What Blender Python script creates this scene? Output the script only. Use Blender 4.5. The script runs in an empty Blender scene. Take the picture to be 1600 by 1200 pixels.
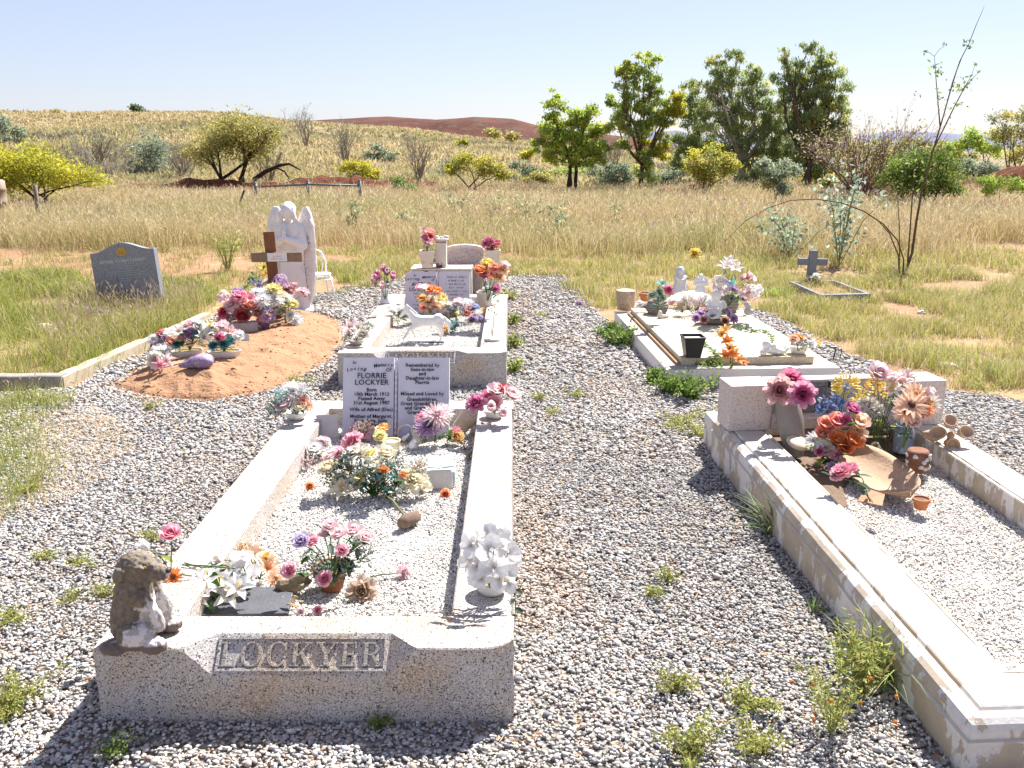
import bpy, bmesh, math, random
import numpy as np
from mathutils import Vector, Matrix, Euler, noise

# ------------------------------------------------------------------ camera
SC = bpy.context.scene
COL = SC.collection
F, H = 1400.0, 1.65
PITCH = math.atan(368 / F)
cam_d = bpy.data.cameras.new('camera')
cam_d.sensor_width = 36.0
cam_d.lens = 36.0 * F / 1600.0
cam_d.clip_start = 0.05
cam_d.clip_end = 6000
cam = bpy.data.objects.new('camera', cam_d)
COL.objects.link(cam)
cam.location = (0, 0, H)
cam.rotation_euler = (math.pi / 2 - PITCH, 0, 0)
SC.camera = cam

# ------------------------------------------------------------------ sky, sun, exposure
SUN = Vector((0.46, 0.72, 1.0)).normalized()
SUN_EL = math.asin(SUN.z)
SUN_AZ = math.atan2(SUN.x, SUN.y)
W = bpy.data.worlds.new('World')
SC.world = W
W.use_nodes = True
wn = W.node_tree.nodes
sky = wn.new('ShaderNodeTexSky')
sky.sky_type = 'NISHITA'
sky.sun_disc = False
sky.sun_elevation = SUN_EL
sky.sun_rotation = SUN_AZ
sky.altitude = 100
sky.air_density = 1.0
sky.dust_density = 0.5
sky.ozone_density = 1.6
wn['Background'].inputs['Strength'].default_value = 0.069
# thin bright haze evens the sky out: the clear-sky model mixed with a pale even blue
hz = wn.new('ShaderNodeMix')
hz.data_type = 'RGBA'
hz.inputs[0].default_value = 0.70
hz.inputs[7].default_value = (1.92, 1.94, 2.75, 1)
W.node_tree.links.new(sky.outputs['Color'], hz.inputs[6])
W.node_tree.links.new(hz.outputs[2], wn['Background'].inputs['Color'])
sun_d = bpy.data.lights.new('sun', 'SUN')
sun_d.energy = 3.9
sun_d.angle = math.radians(0.5)
sun_d.color = (1.0, 0.965, 0.91)
sun_o = bpy.data.objects.new('sun', sun_d)
COL.objects.link(sun_o)
sun_o.rotation_euler = (-SUN).to_track_quat('-Z', 'Y').to_euler()
SC.view_settings.view_transform = 'Standard'
SC.view_settings.look = 'None'
SC.view_settings.exposure = 1.86
SC.view_settings.gamma = 1.0
SC.view_settings.use_curve_mapping = False
SC.cycles.max_bounces = 8
SC.cycles.transparent_max_bounces = 8

# ------------------------------------------------------------------ measuring from the photograph (1600 x 1200)
def ray(px, py):
    a = (px - 800) / F
    b = (600 - py) / F
    return Vector((a, math.cos(PITCH) + b * math.sin(PITCH), -math.sin(PITCH) + b * math.cos(PITCH)))
def G(px, py, z=0.0):
    d = ray(px, py)
    t = (z - H) / d.z
    return Vector((d.x * t, d.y * t, z))
def P(px, py, Y):
    d = ray(px, py)
    t = Y / d.y
    return Vector((d.x * t, Y, H + d.z * t))
def ppm(p):
    return F / (p.y * math.cos(PITCH) - (p.z - H) * math.sin(PITCH))

R = random.Random(7)
NR = np.random.default_rng(11)

def C(h, k=1.0):
    h = h.lstrip('#')
    o = []
    for i in (0, 2, 4):
        c = int(h[i:i + 2], 16) / 255.0
        c = c / 12.92 if c <= 0.04045 else ((c + 0.055) / 1.055) ** 2.4
        o.append(c * k)
    return tuple(o) + (1.0,)

# ------------------------------------------------------------------ materials
MATS = {}
def newmat(name):
    m = bpy.data.materials.new(name)
    m.use_nodes = True
    nt = m.node_tree
    for n in list(nt.nodes):
        nt.nodes.remove(n)
    out = nt.nodes.new('ShaderNodeOutputMaterial')
    b = nt.nodes.new('ShaderNodeBsdfPrincipled')
    nt.links.new(b.outputs[0], out.inputs['Surface'])
    return m, nt, b, out
def N(nt, t, **kw):
    n = nt.nodes.new(t)
    for k, v in kw.items():
        if k in n.inputs:
            n.inputs[k].default_value = v
        else:
            setattr(n, k, v)
    return n
def mix(nt, fac, a, b, mode='MIX'):
    # a blend of two colours or sockets
    n = nt.nodes.new('ShaderNodeMix')
    n.data_type = 'RGBA'
    n.blend_type = mode
    for i, s in ((0, fac), (6, a), (7, b)):
        if isinstance(s, (int, float, tuple)):
            n.inputs[i].default_value = s
        else:
            nt.links.new(s, n.inputs[i])
    return n.outputs[2]
def ramp(nt, src, lo, hi):
    n = nt.nodes.new('ShaderNodeMapRange')
    n.inputs['From Min'].default_value = lo
    n.inputs['From Max'].default_value = hi
    nt.links.new(src, n.inputs['Value'])
    return n.outputs[0]
def coords(nt, obj=True):
    n = nt.nodes.new('ShaderNodeTexCoord')
    return n.outputs['Object']
def noise_t(nt, co, scale, detail=3.0, rough=0.55):
    n = nt.nodes.new('ShaderNodeTexNoise')
    n.inputs['Scale'].default_value = scale
    n.inputs['Detail'].default_value = detail
    n.inputs['Roughness'].default_value = rough
    nt.links.new(co, n.inputs['Vector'])
    return n.outputs[0]
def bump(nt, b, h, strength=0.3, dist=0.01):
    n = nt.nodes.new('ShaderNodeBump')
    n.inputs['Strength'].default_value = strength
    n.inputs['Distance'].default_value = dist
    nt.links.new(h, n.inputs['Height'])
    nt.links.new(n.outputs[0], b.inputs['Normal'])

def m_plain(name, rgb, rough=0.6, var=0.25, scale=12.0, bmp=0.2, spec=0.3, dirt=None, dirt_amt=0.5, bdist=0.006):
    if name in MATS:
        return MATS[name]
    m, nt, b, out = newmat(name)
    co = coords(nt)
    n1 = noise_t(nt, co, scale)
    n2 = noise_t(nt, co, scale * 7)
    a = tuple(c * (1 - var) for c in rgb[:3]) + (1,)
    c = tuple(min(1, c * (1 + var)) for c in rgb[:3]) + (1,)
    col = mix(nt, ramp(nt, n1, 0.3, 0.7), a, c)
    col = mix(nt, 0.35, col, mix(nt, ramp(nt, n2, 0.3, 0.7), a, c))
    if dirt:
        col = mix(nt, ramp(nt, noise_t(nt, co, scale * 0.6, 6, 0.65), 0.58 - 0.1 * dirt_amt, 0.72), col, dirt)
    nt.links.new(col, b.inputs['Base Color'])
    b.inputs['Roughness'].default_value = rough
    b.inputs['Specular IOR Level'].default_value = spec
    if bmp:
        bump(nt, b, n2, bmp, bdist)
    MATS[name] = m
    return m

def m_granite(name, base, dark, light, stain, scale=160.0, rough=0.75):
    m, nt, b, out = newmat(name)
    co = coords(nt)
    big = noise_t(nt, co, 3.5, 5, 0.6)
    col = mix(nt, ramp(nt, big, 0.42, 0.68), base, stain)
    s1 = noise_t(nt, co, scale, 2.0, 0.6)
    s2 = noise_t(nt, co, scale * 0.62, 2.0, 0.6)
    v = N(nt, 'ShaderNodeTexVoronoi', Scale=scale * 1.1)
    nt.links.new(co, v.inputs['Vector'])
    col = mix(nt, ramp(nt, s2, 0.54, 0.60), col, light)
    col = mix(nt, ramp(nt, s1, 0.57, 0.63), col, dark)
    vs = nt.nodes.new('ShaderNodeSeparateColor')
    nt.links.new(v.outputs['Color'], vs.inputs[0])
    col = mix(nt, ramp(nt, vs.outputs[0], 0.90, 0.93), col, tuple(c * 0.6 for c in dark[:3]) + (1,))
    nt.links.new(col, b.inputs['Base Color'])
    b.inputs['Roughness'].default_value = rough
    b.inputs['Specular IOR Level'].default_value = 0.3
    bump(nt, b, noise_t(nt, co, scale * 0.5, 4, 0.7), 0.45, 0.006)
    MATS[name] = m
    return m

def m_peel(name, paint, under, thr=0.5, scale=6.0):
    m, nt, b, out = newmat(name)
    co = coords(nt)
    mp = nt.nodes.new('ShaderNodeMapping')
    mp.inputs['Scale'].default_value = (1.0, 1.0, 0.45)
    nt.links.new(co, mp.inputs['Vector'])
    n1 = noise_t(nt, mp.outputs[0], scale, 9, 0.68)
    n2 = noise_t(nt, co, 60, 4, 0.6)
    u = mix(nt, ramp(nt, noise_t(nt, co, 9, 4), 0.3, 0.7), under, tuple(c * 0.72 for c in under[:3]) + (1,))
    p = mix(nt, ramp(nt, n2, 0.3, 0.75), paint, tuple(c * 0.85 for c in paint[:3]) + (1,))
    msk = ramp(nt, n1, thr, thr + 0.015)
    # on the flat tops the paint has worn thin evenly; it flakes in patches on the upright faces
    ge = nt.nodes.new('ShaderNodeNewGeometry')
    sg = nt.nodes.new('ShaderNodeSeparateXYZ')
    nt.links.new(ge.outputs['True Normal'], sg.inputs[0])
    worn = mix(nt, ramp(nt, noise_t(nt, co, 4, 6, 0.65), 0.3, 0.75), mix(nt, 0.4, paint, under), mix(nt, 0.95, paint, under))
    nt.links.new(mix(nt, ramp(nt, sg.outputs[2], 0.8, 0.95), mix(nt, msk, u, p), worn), b.inputs['Base Color'])
    b.inputs['Roughness'].default_value = 0.75
    b.inputs['Specular IOR Level'].default_value = 0.25
    add = nt.nodes.new('ShaderNodeMath')
    add.operation = 'MULTIPLY_ADD'
    nt.links.new(msk, add.inputs[0])
    add.inputs[1].default_value = 1.0
    nt.links.new(n2, add.inputs[2])
    bump(nt, b, add.outputs[0], 0.5, 0.003)
    MATS[name] = m
    return m

def m_leafy(name, rgb=None, trans=0.35, rough=0.6, var=0.18):
    """thin leaves, petals and blades: diffuse plus light passing through; colour from attribute Col when rgb is None"""
    if name in MATS:
        return MATS[name]
    m, nt, b, out = newmat(name)
    if rgb is None:
        a = nt.nodes.new('ShaderNodeAttribute')
        a.attribute_name = 'Col'
        col = a.outputs['Color']
    else:
        co = coords(nt)
        lo = tuple(c * (1 - var) for c in rgb[:3]) + (1,)
        hi = tuple(min(0.95, c * (1 + var)) for c in rgb[:3]) + (1,)
        col = mix(nt, ramp(nt, noise_t(nt, co, 2.2), 0.3, 0.7), lo, hi)
        if name.startswith('petal_'):      # cloth petals are dyed deeper at the heart and bleached at the rim
            ln = nt.nodes.new('ShaderNodeVectorMath')
            ln.operation = 'LENGTH'
            nt.links.new(co, ln.inputs[0])
            pale = tuple(c + (0.80 - c) * 0.34 for c in rgb[:3]) + (1,)
            deep = tuple(c * 0.72 for c in rgb[:3]) + (1,)
            col = mix(nt, ramp(nt, ln.outputs['Value'], 0.45, 0.05), col, deep)
            col = mix(nt, ramp(nt, ln.outputs['Value'], 0.55, 1.05), col, pale)
            col = mix(nt, ramp(nt, noise_t(nt, co, 9, 4), 0.55, 0.8), col, pale)
    nt.links.new(col, b.inputs['Base Color'])
    b.inputs['Roughness'].default_value = rough
    b.inputs['Specular IOR Level'].default_value = 0.25
    t = nt.nodes.new('ShaderNodeBsdfTranslucent')
    nt.links.new(col, t.inputs['Color'])
    ms = nt.nodes.new('ShaderNodeMixShader')
    ms.inputs[0].default_value = trans
    nt.links.new(b.outputs[0], ms.inputs[1])
    nt.links.new(t.outputs[0], ms.inputs[2])
    nt.links.new(ms.outputs[0], out.inputs['Surface'])
    MATS[name] = m
    return m

def m_attr(name, rough=0.8, speck=0.0, spec=0.3):
    m, nt, b, out = newmat(name)
    a = nt.nodes.new('ShaderNodeAttribute')
    a.attribute_name = 'Col'
    col = a.outputs['Color']
    if speck:
        co = coords(nt)
        n1 = noise_t(nt, co, 170, 2)
        col = mix(nt, ramp(nt, n1, 0.35, 0.7), mix(nt, speck, col, (0.05, 0.05, 0.05, 1)), col)
    nt.links.new(col, b.inputs['Base Color'])
    b.inputs['Roughness'].default_value = rough
    b.inputs['Specular IOR Level'].default_value = spec
    MATS[name] = m
    return m

def m_glass(name, tint=(0.8, 0.88, 0.9, 1)):
    m, nt, b, out = newmat(name)
    b.inputs['Base Color'].default_value = tint
    b.inputs['Transmission Weight'].default_value = 0.9
    b.inputs['Roughness'].default_value = 0.05
    MATS[name] = m
    return m

# ------------------------------------------------------------------ objects: names, labels, parents
def tag(o, label=None, cat=None, group=None, kind=None):
    if label: o['label'] = label
    if cat: o['category'] = cat
    if group: o['group'] = group
    if kind: o['kind'] = kind
    return o
def empty(name, loc, label=None, cat=None, group=None, rz=0.0, rx=0.0):
    o = bpy.data.objects.new(name, None)
    o.empty_display_size = 0.1
    COL.objects.link(o)
    o.location = loc
    o.rotation_euler = (rx, 0, rz)
    return tag(o, label, cat, group)
def link(name, me, parent=None, loc=None, rot=None, scale=None):
    o = bpy.data.objects.new(name, me)
    COL.objects.link(o)
    if parent is not None: o.parent = parent
    if loc is not None: o.location = loc
    if rot is not None: o.rotation_euler = rot
    if scale is not None: o.scale = scale
    return o

class MB:
    """collects shapes, then becomes one mesh"""
    def __init__(s):
        s.v = []; s.f = []; s.m = []
    def add(s, vs, fs, mi=0):
        k = len(s.v)
        s.v.extend([Vector(p) for p in vs])
        for f in fs:
            s.f.append(tuple(i + k for i in f)); s.m.append(mi)
        return s
    def box(s, x0, x1, y0, y1, z0, z1, mi=0):
        return s.add([(x0, y0, z0), (x1, y0, z0), (x1, y1, z0), (x0, y1, z0), (x0, y0, z1), (x1, y0, z1), (x1, y1, z1), (x0, y1, z1)],
                     [(3, 2, 1, 0), (4, 5, 6, 7), (0, 1, 5, 4), (1, 2, 6, 5), (2, 3, 7, 6), (3, 0, 4, 7)], mi)
    def prism(s, poly, z0, z1, mi=0):
        n = len(poly)
        vs = [(x, y, z0) for x, y in poly] + [(x, y, z1) for x, y in poly]
        fs = [tuple(range(n - 1, -1, -1)), tuple(range(n, 2 * n))] + [(i, (i + 1) % n, n + (i + 1) % n, n + i) for i in range(n)]
        return s.add(vs, fs, mi)
    def tube(s, pts, radii, n=7, mi=0, cap=True):
        pts = [Vector(p) for p in pts]
        if isinstance(radii, (int, float)): radii = [radii] * len(pts)
        k = len(s.v)
        ref = Vector((0.13, 0.31, 0.94))
        for i, p in enumerate(pts):
            t = (pts[min(i + 1, len(pts) - 1)] - pts[max(i - 1, 0)])
            t = t.normalized() if t.length > 1e-9 else Vector((0, 0, 1))
            a = t.cross(ref)
            if a.length < 0.05: a = t.cross(Vector((1, 0, 0)))
            a.normalize()
            b = t.cross(a)
            for j in range(n):
                th = 2 * math.pi * j / n
                s.v.append(p + (a * math.cos(th) + b * math.sin(th)) * radii[i])
        for i in range(len(pts) - 1):
            for j in range(n):
                s.f.append((k + i * n + j, k + i * n + (j + 1) % n, k + (i + 1) * n + (j + 1) % n, k + (i + 1) * n + j)); s.m.append(mi)
        if cap:
            s.f.append(tuple(k + j for j in range(n - 1, -1, -1))); s.m.append(mi)
            e = k + (len(pts) - 1) * n
            s.f.append(tuple(e + j for j in range(n))); s.m.append(mi)
        return s
    def lathe(s, prof, n=24, mi=0, c=(0, 0, 0), sx=1.0, sy=1.0, wob=0.0):
        k = len(s.v)
        c = Vector(c)
        for i, (r, z) in enumerate(prof):
            for j in range(n):
                th = 2 * math.pi * j / n
                rr = r * (1 + wob * noise.noise(Vector((math.cos(th) * 1.5, math.sin(th) * 1.5, z * 9 + c.x * 5))))
                s.v.append(c + Vector((rr * math.cos(th) * sx, rr * math.sin(th) * sy, z)))
        for i in range(len(prof) - 1):
            for j in range(n):
                s.f.append((k + i * n + j, k + i * n + (j + 1) % n, k + (i + 1) * n + (j + 1) % n, k + (i + 1) * n + j)); s.m.append(mi)
        s.f.append(tuple(k + j for j in range(n - 1, -1, -1))); s.m.append(mi)
        e = k + (len(prof) - 1) * n
        s.f.append(tuple(e + j for j in range(n))); s.m.append(mi)
        return s
    def ball(s, c, r, n=10, mi=0, rot=None, jit=0.0, seed=0):
        """ellipsoid, r is a number or a triple"""
        if isinstance(r, (int, float)): r = (r, r, r)
        c = Vector(c)
        k = len(s.v)
        rows = max(4, n * 2 // 3)
        for i in range(rows + 1):
            ph = math.pi * i / rows
            for j in range(n):
                th = 2 * math.pi * j / n
                d = Vector((math.sin(ph) * math.cos(th), math.sin(ph) * math.sin(th), math.cos(ph)))
                q = 1 + (jit * noise.noise(d * 1.7 + Vector((seed * 3.1, seed * 1.7, 0))) if jit else 0)
                p = Vector((d.x * r[0], d.y * r[1], d.z * r[2])) * q
                if rot is not None: p = rot @ p
                s.v.append(c + p)
        for i in range(rows):
            for j in range(n):
                s.f.append((k + i * n + j, k + (i + 1) * n + j, k + (i + 1) * n + (j + 1) % n, k + i * n + (j + 1) % n)); s.m.append(mi)
        return s
    def petal(s, o, d, n, L, Wd, a0=0.0, curl=0.0, point=0.5, cup=0.25, mi=0, seg=4, ruff=0.0):
        """a petal or leaf from o: d outward, n the side it bends towards; point 0 round .. 1 pointed"""
        o = Vector(o); d = Vector(d).normalized(); n = Vector(n).normalized()
        side = d.cross(n).normalized()
        k = len(s.v)
        pos = o.copy()
        for i in range(seg + 1):
            t = i / seg
            a = a0 + curl * t
            dr = d * math.cos(a) + n * math.sin(a)
            nr = n * math.cos(a) - d * math.sin(a)
            w = Wd * 0.5 * ((1 - point) * math.sqrt(max(0.0, math.sin(math.pi * (0.06 + 0.84 * t)))) + point * max(0.02, math.sin(math.pi * min(1, 0.05 + 0.95 * t) ** 0.85)))
            rf = ruff * math.sin(t * 9 + o.x * 77 + i * 2) * Wd if ruff else 0
            s.v.append(pos - side * w + nr * (cup * w + rf))
            s.v.append(pos - nr * cup * w * 0.4)
            s.v.append(pos + side * w + nr * (cup * w - rf))
            pos = pos + dr * (L / seg)
        for i in range(seg):
            b = k + i * 3
            s.f.append((b, b + 1, b + 4, b + 3)); s.m.append(mi)
            s.f.append((b + 1, b + 2, b + 5, b + 4)); s.m.append(mi)
        return s
    def xf(s, M):
        s.v = [M @ p for p in s.v]
        return s
    def mesh(s, name, mats, smooth=False):
        me = bpy.data.meshes.new(name)
        me.from_pydata([tuple(p) for p in s.v], [], s.f)
        for m in (mats if isinstance(mats, (list, tuple)) else [mats]): me.materials.append(m)
        me.polygons.foreach_set('material_index', s.m)
        if smooth: me.polygons.foreach_set('use_smooth', [True] * len(s.f))
        me.update()
        return me
    def build(s, name, mats, parent=None, smooth=False, bevel=0.0, loc=None, rot=None, auto=None):
        o = link(name, s.mesh(name, mats, smooth), parent, loc, rot)
        if bevel:
            b = o.modifiers.new('bevel', 'BEVEL')
            b.width = bevel; b.segments = 2; b.limit_method = 'ANGLE'; b.angle_limit = math.radians(40)
        if auto:
            o.data.set_sharp_from_angle(angle=math.radians(auto))
        return o

def np_mesh(name, V, faces, cols, mat, smooth=False):
    """big mesh from arrays: faces = list of (M,k) arrays; cols per vertex (nv,3)"""
    me = bpy.data.meshes.new(name)
    nv = len(V)
    me.vertices.add(nv)
    me.vertices.foreach_set('co', np.ascontiguousarray(V, dtype=np.float32).ravel())
    idx = np.concatenate([f.ravel() for f in faces]).astype(np.int32)
    tot = np.concatenate([np.full(len(f), f.shape[1], dtype=np.int32) for f in faces])
    st = np.concatenate([[0], np.cumsum(tot)[:-1]]).astype(np.int32)
    me.loops.add(len(idx))
    me.loops.foreach_set('vertex_index', idx)
    me.polygons.add(len(tot))
    me.polygons.foreach_set('loop_start', st)
    me.polygons.foreach_set('loop_total', tot)
    if smooth: me.polygons.foreach_set('use_smooth', np.ones(len(tot), dtype=bool))
    if cols is not None:
        ca = me.color_attributes.new('Col', 'FLOAT_COLOR', 'POINT')
        rgba = np.ones((nv, 4), dtype=np.float32)
        rgba[:, :3] = cols
        ca.data.foreach_set('color', rgba.ravel())
    me.materials.append(mat)
    me.update(calc_edges=True)
    me.validate()
    return me

def inside(poly, x, y):
    x = np.asarray(x); y = np.asarray(y)
    r = np.zeros(x.shape, dtype=bool)
    n = len(poly)
    for i in range(n):
        x0, y0 = poly[i]; x1, y1 = poly[(i + 1) % n]
        c = ((y0 > y) != (y1 > y)) & (x < (x1 - x0) * (y - y0) / (y1 - y0 + 1e-12) + x0)
        r ^= c
    return r
def vnoise(x, y, s, seed=0):
    """cheap smooth noise on arrays"""
    x = np.asarray(x, dtype=float) * s; y = np.asarray(y, dtype=float) * s
    xi = np.floor(x).astype(int); yi = np.floor(y).astype(int)
    fx = x - xi; fy = y - yi
    fx = fx * fx * (3 - 2 * fx); fy = fy * fy * (3 - 2 * fy)
    def h(a, b):
        q = np.sin(a * 127.1 + b * 311.7 + seed * 74.7) * 43758.5453
        return q - np.floor(q)
    return (h(xi, yi) * (1 - fx) + h(xi + 1, yi) * fx) * (1 - fy) + (h(xi, yi + 1) * (1 - fx) + h(xi + 1, yi + 1) * fx) * fy

# ------------------------------------------------------------------ ground
def smooth01(t):
    t = np.clip(t, 0, 1)
    return t * t * (3 - 2 * t)
def tz(x, y):
    x = np.asarray(x, dtype=float); y = np.asarray(y, dtype=float)
    a = x / np.maximum(y, 1.0)
    sky_h = np.interp(a, [-1.5, -0.57, -0.30, -0.24, -0.15, -0.05, 0.03, 0.10, 0.3, 1.5], [0.040, 0.038, 0.036, 0.029, 0.021, 0.013, 0.008, -0.002, -0.006, 0.0])
    top = np.maximum(0.0, 1.65 + sky_h * 140) * (a < 0.3) + np.where(a >= 0.3, 1.0, 0)
    t = np.clip((y - 37) / 103.0, 0, 1)
    z = top * (t ** 0.92)
    z = z + np.clip((y - 40) / 60, 0, 1) * (vnoise(x, y, 0.06, 3) - 0.5) * 1.0
    z = np.where(y > 140, z - (y - 140) * 0.03 * (1 + 0 * a), z)
    z = np.maximum(z, -6)
    return z
def tzf(x, y): return float(tz(np.array([x]), np.array([y]))[0])

def m_ground():
    m, nt, b, out = newmat('ground')
    co = coords(nt)
    n1 = noise_t(nt, co, 0.55, 6, 0.65)
    n2 = noise_t(nt, co, 7, 5, 0.6)
    n3 = noise_t(nt, co, 60, 3, 0.6)
    red = C('#8d7057'); straw = C('#94835f'); dk = C('#76604a')
    col = mix(nt, ramp(nt, n1, 0.40, 0.58), straw, red)
    col = mix(nt, ramp(nt, n2, 0.48, 0.7), col, dk)
    col = mix(nt, ramp(nt, n3, 0.5, 0.75), col, C('#a8926e'))
    sx = nt.nodes.new('ShaderNodeSeparateXYZ')
    nt.links.new(co, sx.inputs[0])
    patch = mix(nt, ramp(nt, sx.outputs[1], 10.6, 11.4), (0, 0, 0, 1), mix(nt, ramp(nt, sx.outputs[1], 16.5, 15.0), (0, 0, 0, 1), mix(nt, ramp(nt, sx.outputs[0], 3.0, -2.6), (0, 0, 0, 1), ramp(nt, n2, 0.42, 0.62))))
    col = mix(nt, patch, col, C('#926a52'))
    # the hill further off is straw-coloured spinifex country with rusty scree
    sep = nt.nodes.new('ShaderNodeSeparateXYZ')
    nt.links.new(co, sep.inputs[0])
    hill = mix(nt, ramp(nt, noise_t(nt, co, 0.22, 7, 0.7), 0.40, 0.62), C('#8d8062'), C('#756a52'))
    hill = mix(nt, ramp(nt, noise_t(nt, co, 0.5, 6, 0.7), 0.6, 0.72), hill, C('#7a5f50'))
    col = mix(nt, ramp(nt, sep.outputs[1], 36, 46), col, hill)
    nt.links.new(col, b.inputs['Base Color'])
    b.inputs['Roughness'].default_value = 0.95
    b.inputs['Specular IOR Level'].default_value = 0.1
    bump(nt, b, n2, 0.6, 0.05)
    return m
def build_ground():
    ys = np.concatenate([np.linspace(-12, 36, 40), np.linspace(38, 150, 70), np.linspace(160, 1200, 14), [2000, 4500]])
    us = np.linspace(-1.6, 1.6, 141)
    V = []
    for y in ys:
        w = max(abs(y), 14.0) * 1.0
        V.append(np.stack([us * w, np.full_like(us, y), tz(us * w, np.full_like(us, y))], 1))
    V = np.concatenate(V)
    nu = len(us)
    i = np.arange(len(ys) - 1)[:, None] * nu + np.arange(nu - 1)[None, :]
    i = i.ravel()
    q = np.stack([i, i + 1, i + 1 + nu, i + nu], 1)
    o = link('ground', np_mesh('ground', V, [q], None, m_ground(), True))
    tag(o, 'red and straw coloured earth running back to the grassy hill', kind='structure')
build_ground()

def ridge(name, label, Y, pts, mat, depth, jag, seed):
    """a far range of hills: skyline given as photo pixels, a real mass with depth behind it"""
    xs = [p[0] for p in pts]; hs = [p[1] for p in pts]
    px = np.linspace(xs[0], xs[-1], 420)
    V = []
    prof = [(-1.0, 0.0), (-0.75, 0.25), (-0.5, 0.55), (-0.25, 0.85), (0.0, 1.0), (0.5, 0.7), (1.0, 0.0)]
    for t, k in prof:
        yy = Y + t * depth
        for q in px:
            py = np.interp(q, xs, hs)
            c = P(q, py, Y)
            hgt = max(0.5, c.z + 6)
            nn = vnoise(np.array([c.x]), np.array([yy]), jag, seed)[0] - 0.5
            nn += 0.5 * (vnoise(np.array([c.x]), np.array([yy]), jag * 2.7, seed + 5)[0] - 0.5)
            V.append((c.x * yy / Y, yy + nn * depth * 0.2, -6 + hgt * k * (1 + 0.10 * nn * (1 if k < 1 else 0.5))))
    V = np.array(V); nu = len(px)
    i = (np.arange(len(prof) - 1)[:, None] * nu + np.arange(nu - 1)[None, :]).ravel()
    o = link(name, np_mesh(name, V, [np.stack([i, i + 1, i + 1 + nu, i + nu], 1)], None, mat, True))
    tag(o, label, kind='structure')
def m_rock(name, a, b_, c, s):
    m, nt, b, out = newmat(name)
    co = coords(nt)
    col = mix(nt, ramp(nt, noise_t(nt, co, s, 7, 0.7), 0.4, 0.6), a, b_)
    col = mix(nt, ramp(nt, noise_t(nt, co, s * 3.5, 6, 0.7), 0.52, 0.62), col, c)
    nt.links.new(col, b.inputs['Base Color'])
    b.inputs['Roughness'].default_value = 0.95
    b.inputs['Specular IOR Level'].default_value = 0.1
    bump(nt, b, noise_t(nt, co, s * 2, 7, 0.7), 0.8, 2.0)
    return m
ridge('red_hills', 'rusty red rocky ridge on the skyline', 420, [(340, 232), (420, 193), (520, 186), (600, 183), (680, 187), (740, 182), (800, 185), (840, 196), (900, 205), (1000, 216), (1080, 232)],
      m_rock('red_rock', C('#4a2a23'), C('#5e3a2f'), C('#54483a'), 0.05), 90, 0.05, 2)
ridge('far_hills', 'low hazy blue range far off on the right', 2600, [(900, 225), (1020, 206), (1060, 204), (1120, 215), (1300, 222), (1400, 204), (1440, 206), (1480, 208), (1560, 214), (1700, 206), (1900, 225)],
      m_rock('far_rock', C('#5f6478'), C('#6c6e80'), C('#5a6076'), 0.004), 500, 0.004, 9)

# gravel covering round the graves
gp = [(-400, 900), (-200, 640), (0, 615), (110, 609), (250, 541), (330, 494), (470, 468), (600, 436), (690, 430), (880, 430), (905, 455), (930, 490), (965, 515), (1000, 480), (1185, 482), (1290, 540), (1420, 600), (1560, 625), (1800, 650)]
gpoly = [(-3.2, -2.0), (-3.2, 2.6)] + [tuple(G(a, b)[:2]) for a, b in gp[1:]] + [(5.5, 2.0), (5.5, -2.0)]
def m_gravelbase():
    m, nt, b, out = newmat('gravel_base')
    co = coords(nt)
    v = N(nt, 'ShaderNodeTexVoronoi', Scale=48.0)
    nt.links.new(co, v.inputs['Vector'])
    sc = nt.nodes.new('ShaderNodeSeparateColor')
    nt.links.new(v.outputs['Color'], sc.inputs[0])
    col = mix(nt, sc.outputs[0], C('#757069'), C('#a09a92'))
    col = mix(nt, ramp(nt, sc.outputs[1], 0.75, 0.8), col, C('#a58a74'))
    nt.links.new(col, b.inputs['Base Color'])
    b.inputs['Roughness'].default_value = 0.95
    bump(nt, b, v.outputs['Distance'], 1.0, 0.02)
    return m
def build_gravel_sheet():
    # ragged edge: subdivide the outline and push it about
    pts = []
    n = len(gpoly)
    for i in range(n):
        a = Vector(gpoly[i]); b = Vector(gpoly[(i + 1) % n])
        k = max(2, int((b - a).length / 0.12))
        for j in range(k):
            p = a.lerp(b, j / k)
            d = noise.noise(Vector((p.x * 3, p.y * 3, 0))) * 0.12
            pts.append((p.x + d, p.y + noise.noise(Vector((p.x * 3, p.y * 3, 5))) * 0.12, 0.004))
    bm = bmesh.new()
    f = bm.faces.new([bm.verts.new(p) for p in pts])
    bmesh.ops.triangulate(bm, faces=[f])
    me = bpy.data.meshes.new('gravel_path')
    bm.to_mesh(me); bm.free()
    me.materials.append(m_gravelbase())
    if me.polygons[0].normal.z < 0: me.flip_normals()
    tag(link('gravel_path', me), 'pale grey gravel spread around the graves', kind='structure')
    return [(p[0], p[1]) for p in pts]
gpts = build_gravel_sheet()

# keep-out rectangles for stones and grass (graves), as world polygons
def rect(ox, oy, th, x0, x1, y0, y1):
    c, s = math.cos(th), math.sin(th)
    return [(ox + x * c - y * s, oy + x * s + y * c) for x, y in ((x0, y0), (x1, y0), (x1, y1), (x0, y1))]
TH4, TH5 = 0.047, 0.05
O4 = (1.098, 6.187); O5 = (1.088, 4.648)
KEEP = [rect(0, 0, 0, -1.205, -0.01, 2.325, 4.95), rect(0, 0, 0, -1.225, -0.05, 6.21, 8.9),
        rect(O4[0], O4[1], TH4, 0.02, 1.24, 0.02, 2.3), rect(O5[0], O5[1], TH5, 0.03, 1.2, -2.55, -0.02)]
mound_px = [(165, 607), (205, 583), (250, 556), (310, 520), (370, 500), (430, 487), (490, 487), (538, 503), (545, 525), (525, 560), (480, 590), (420, 612), (330, 630), (240, 625)]
mound_poly = [tuple(G(a, b)[:2]) for a, b in mound_px]
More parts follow.
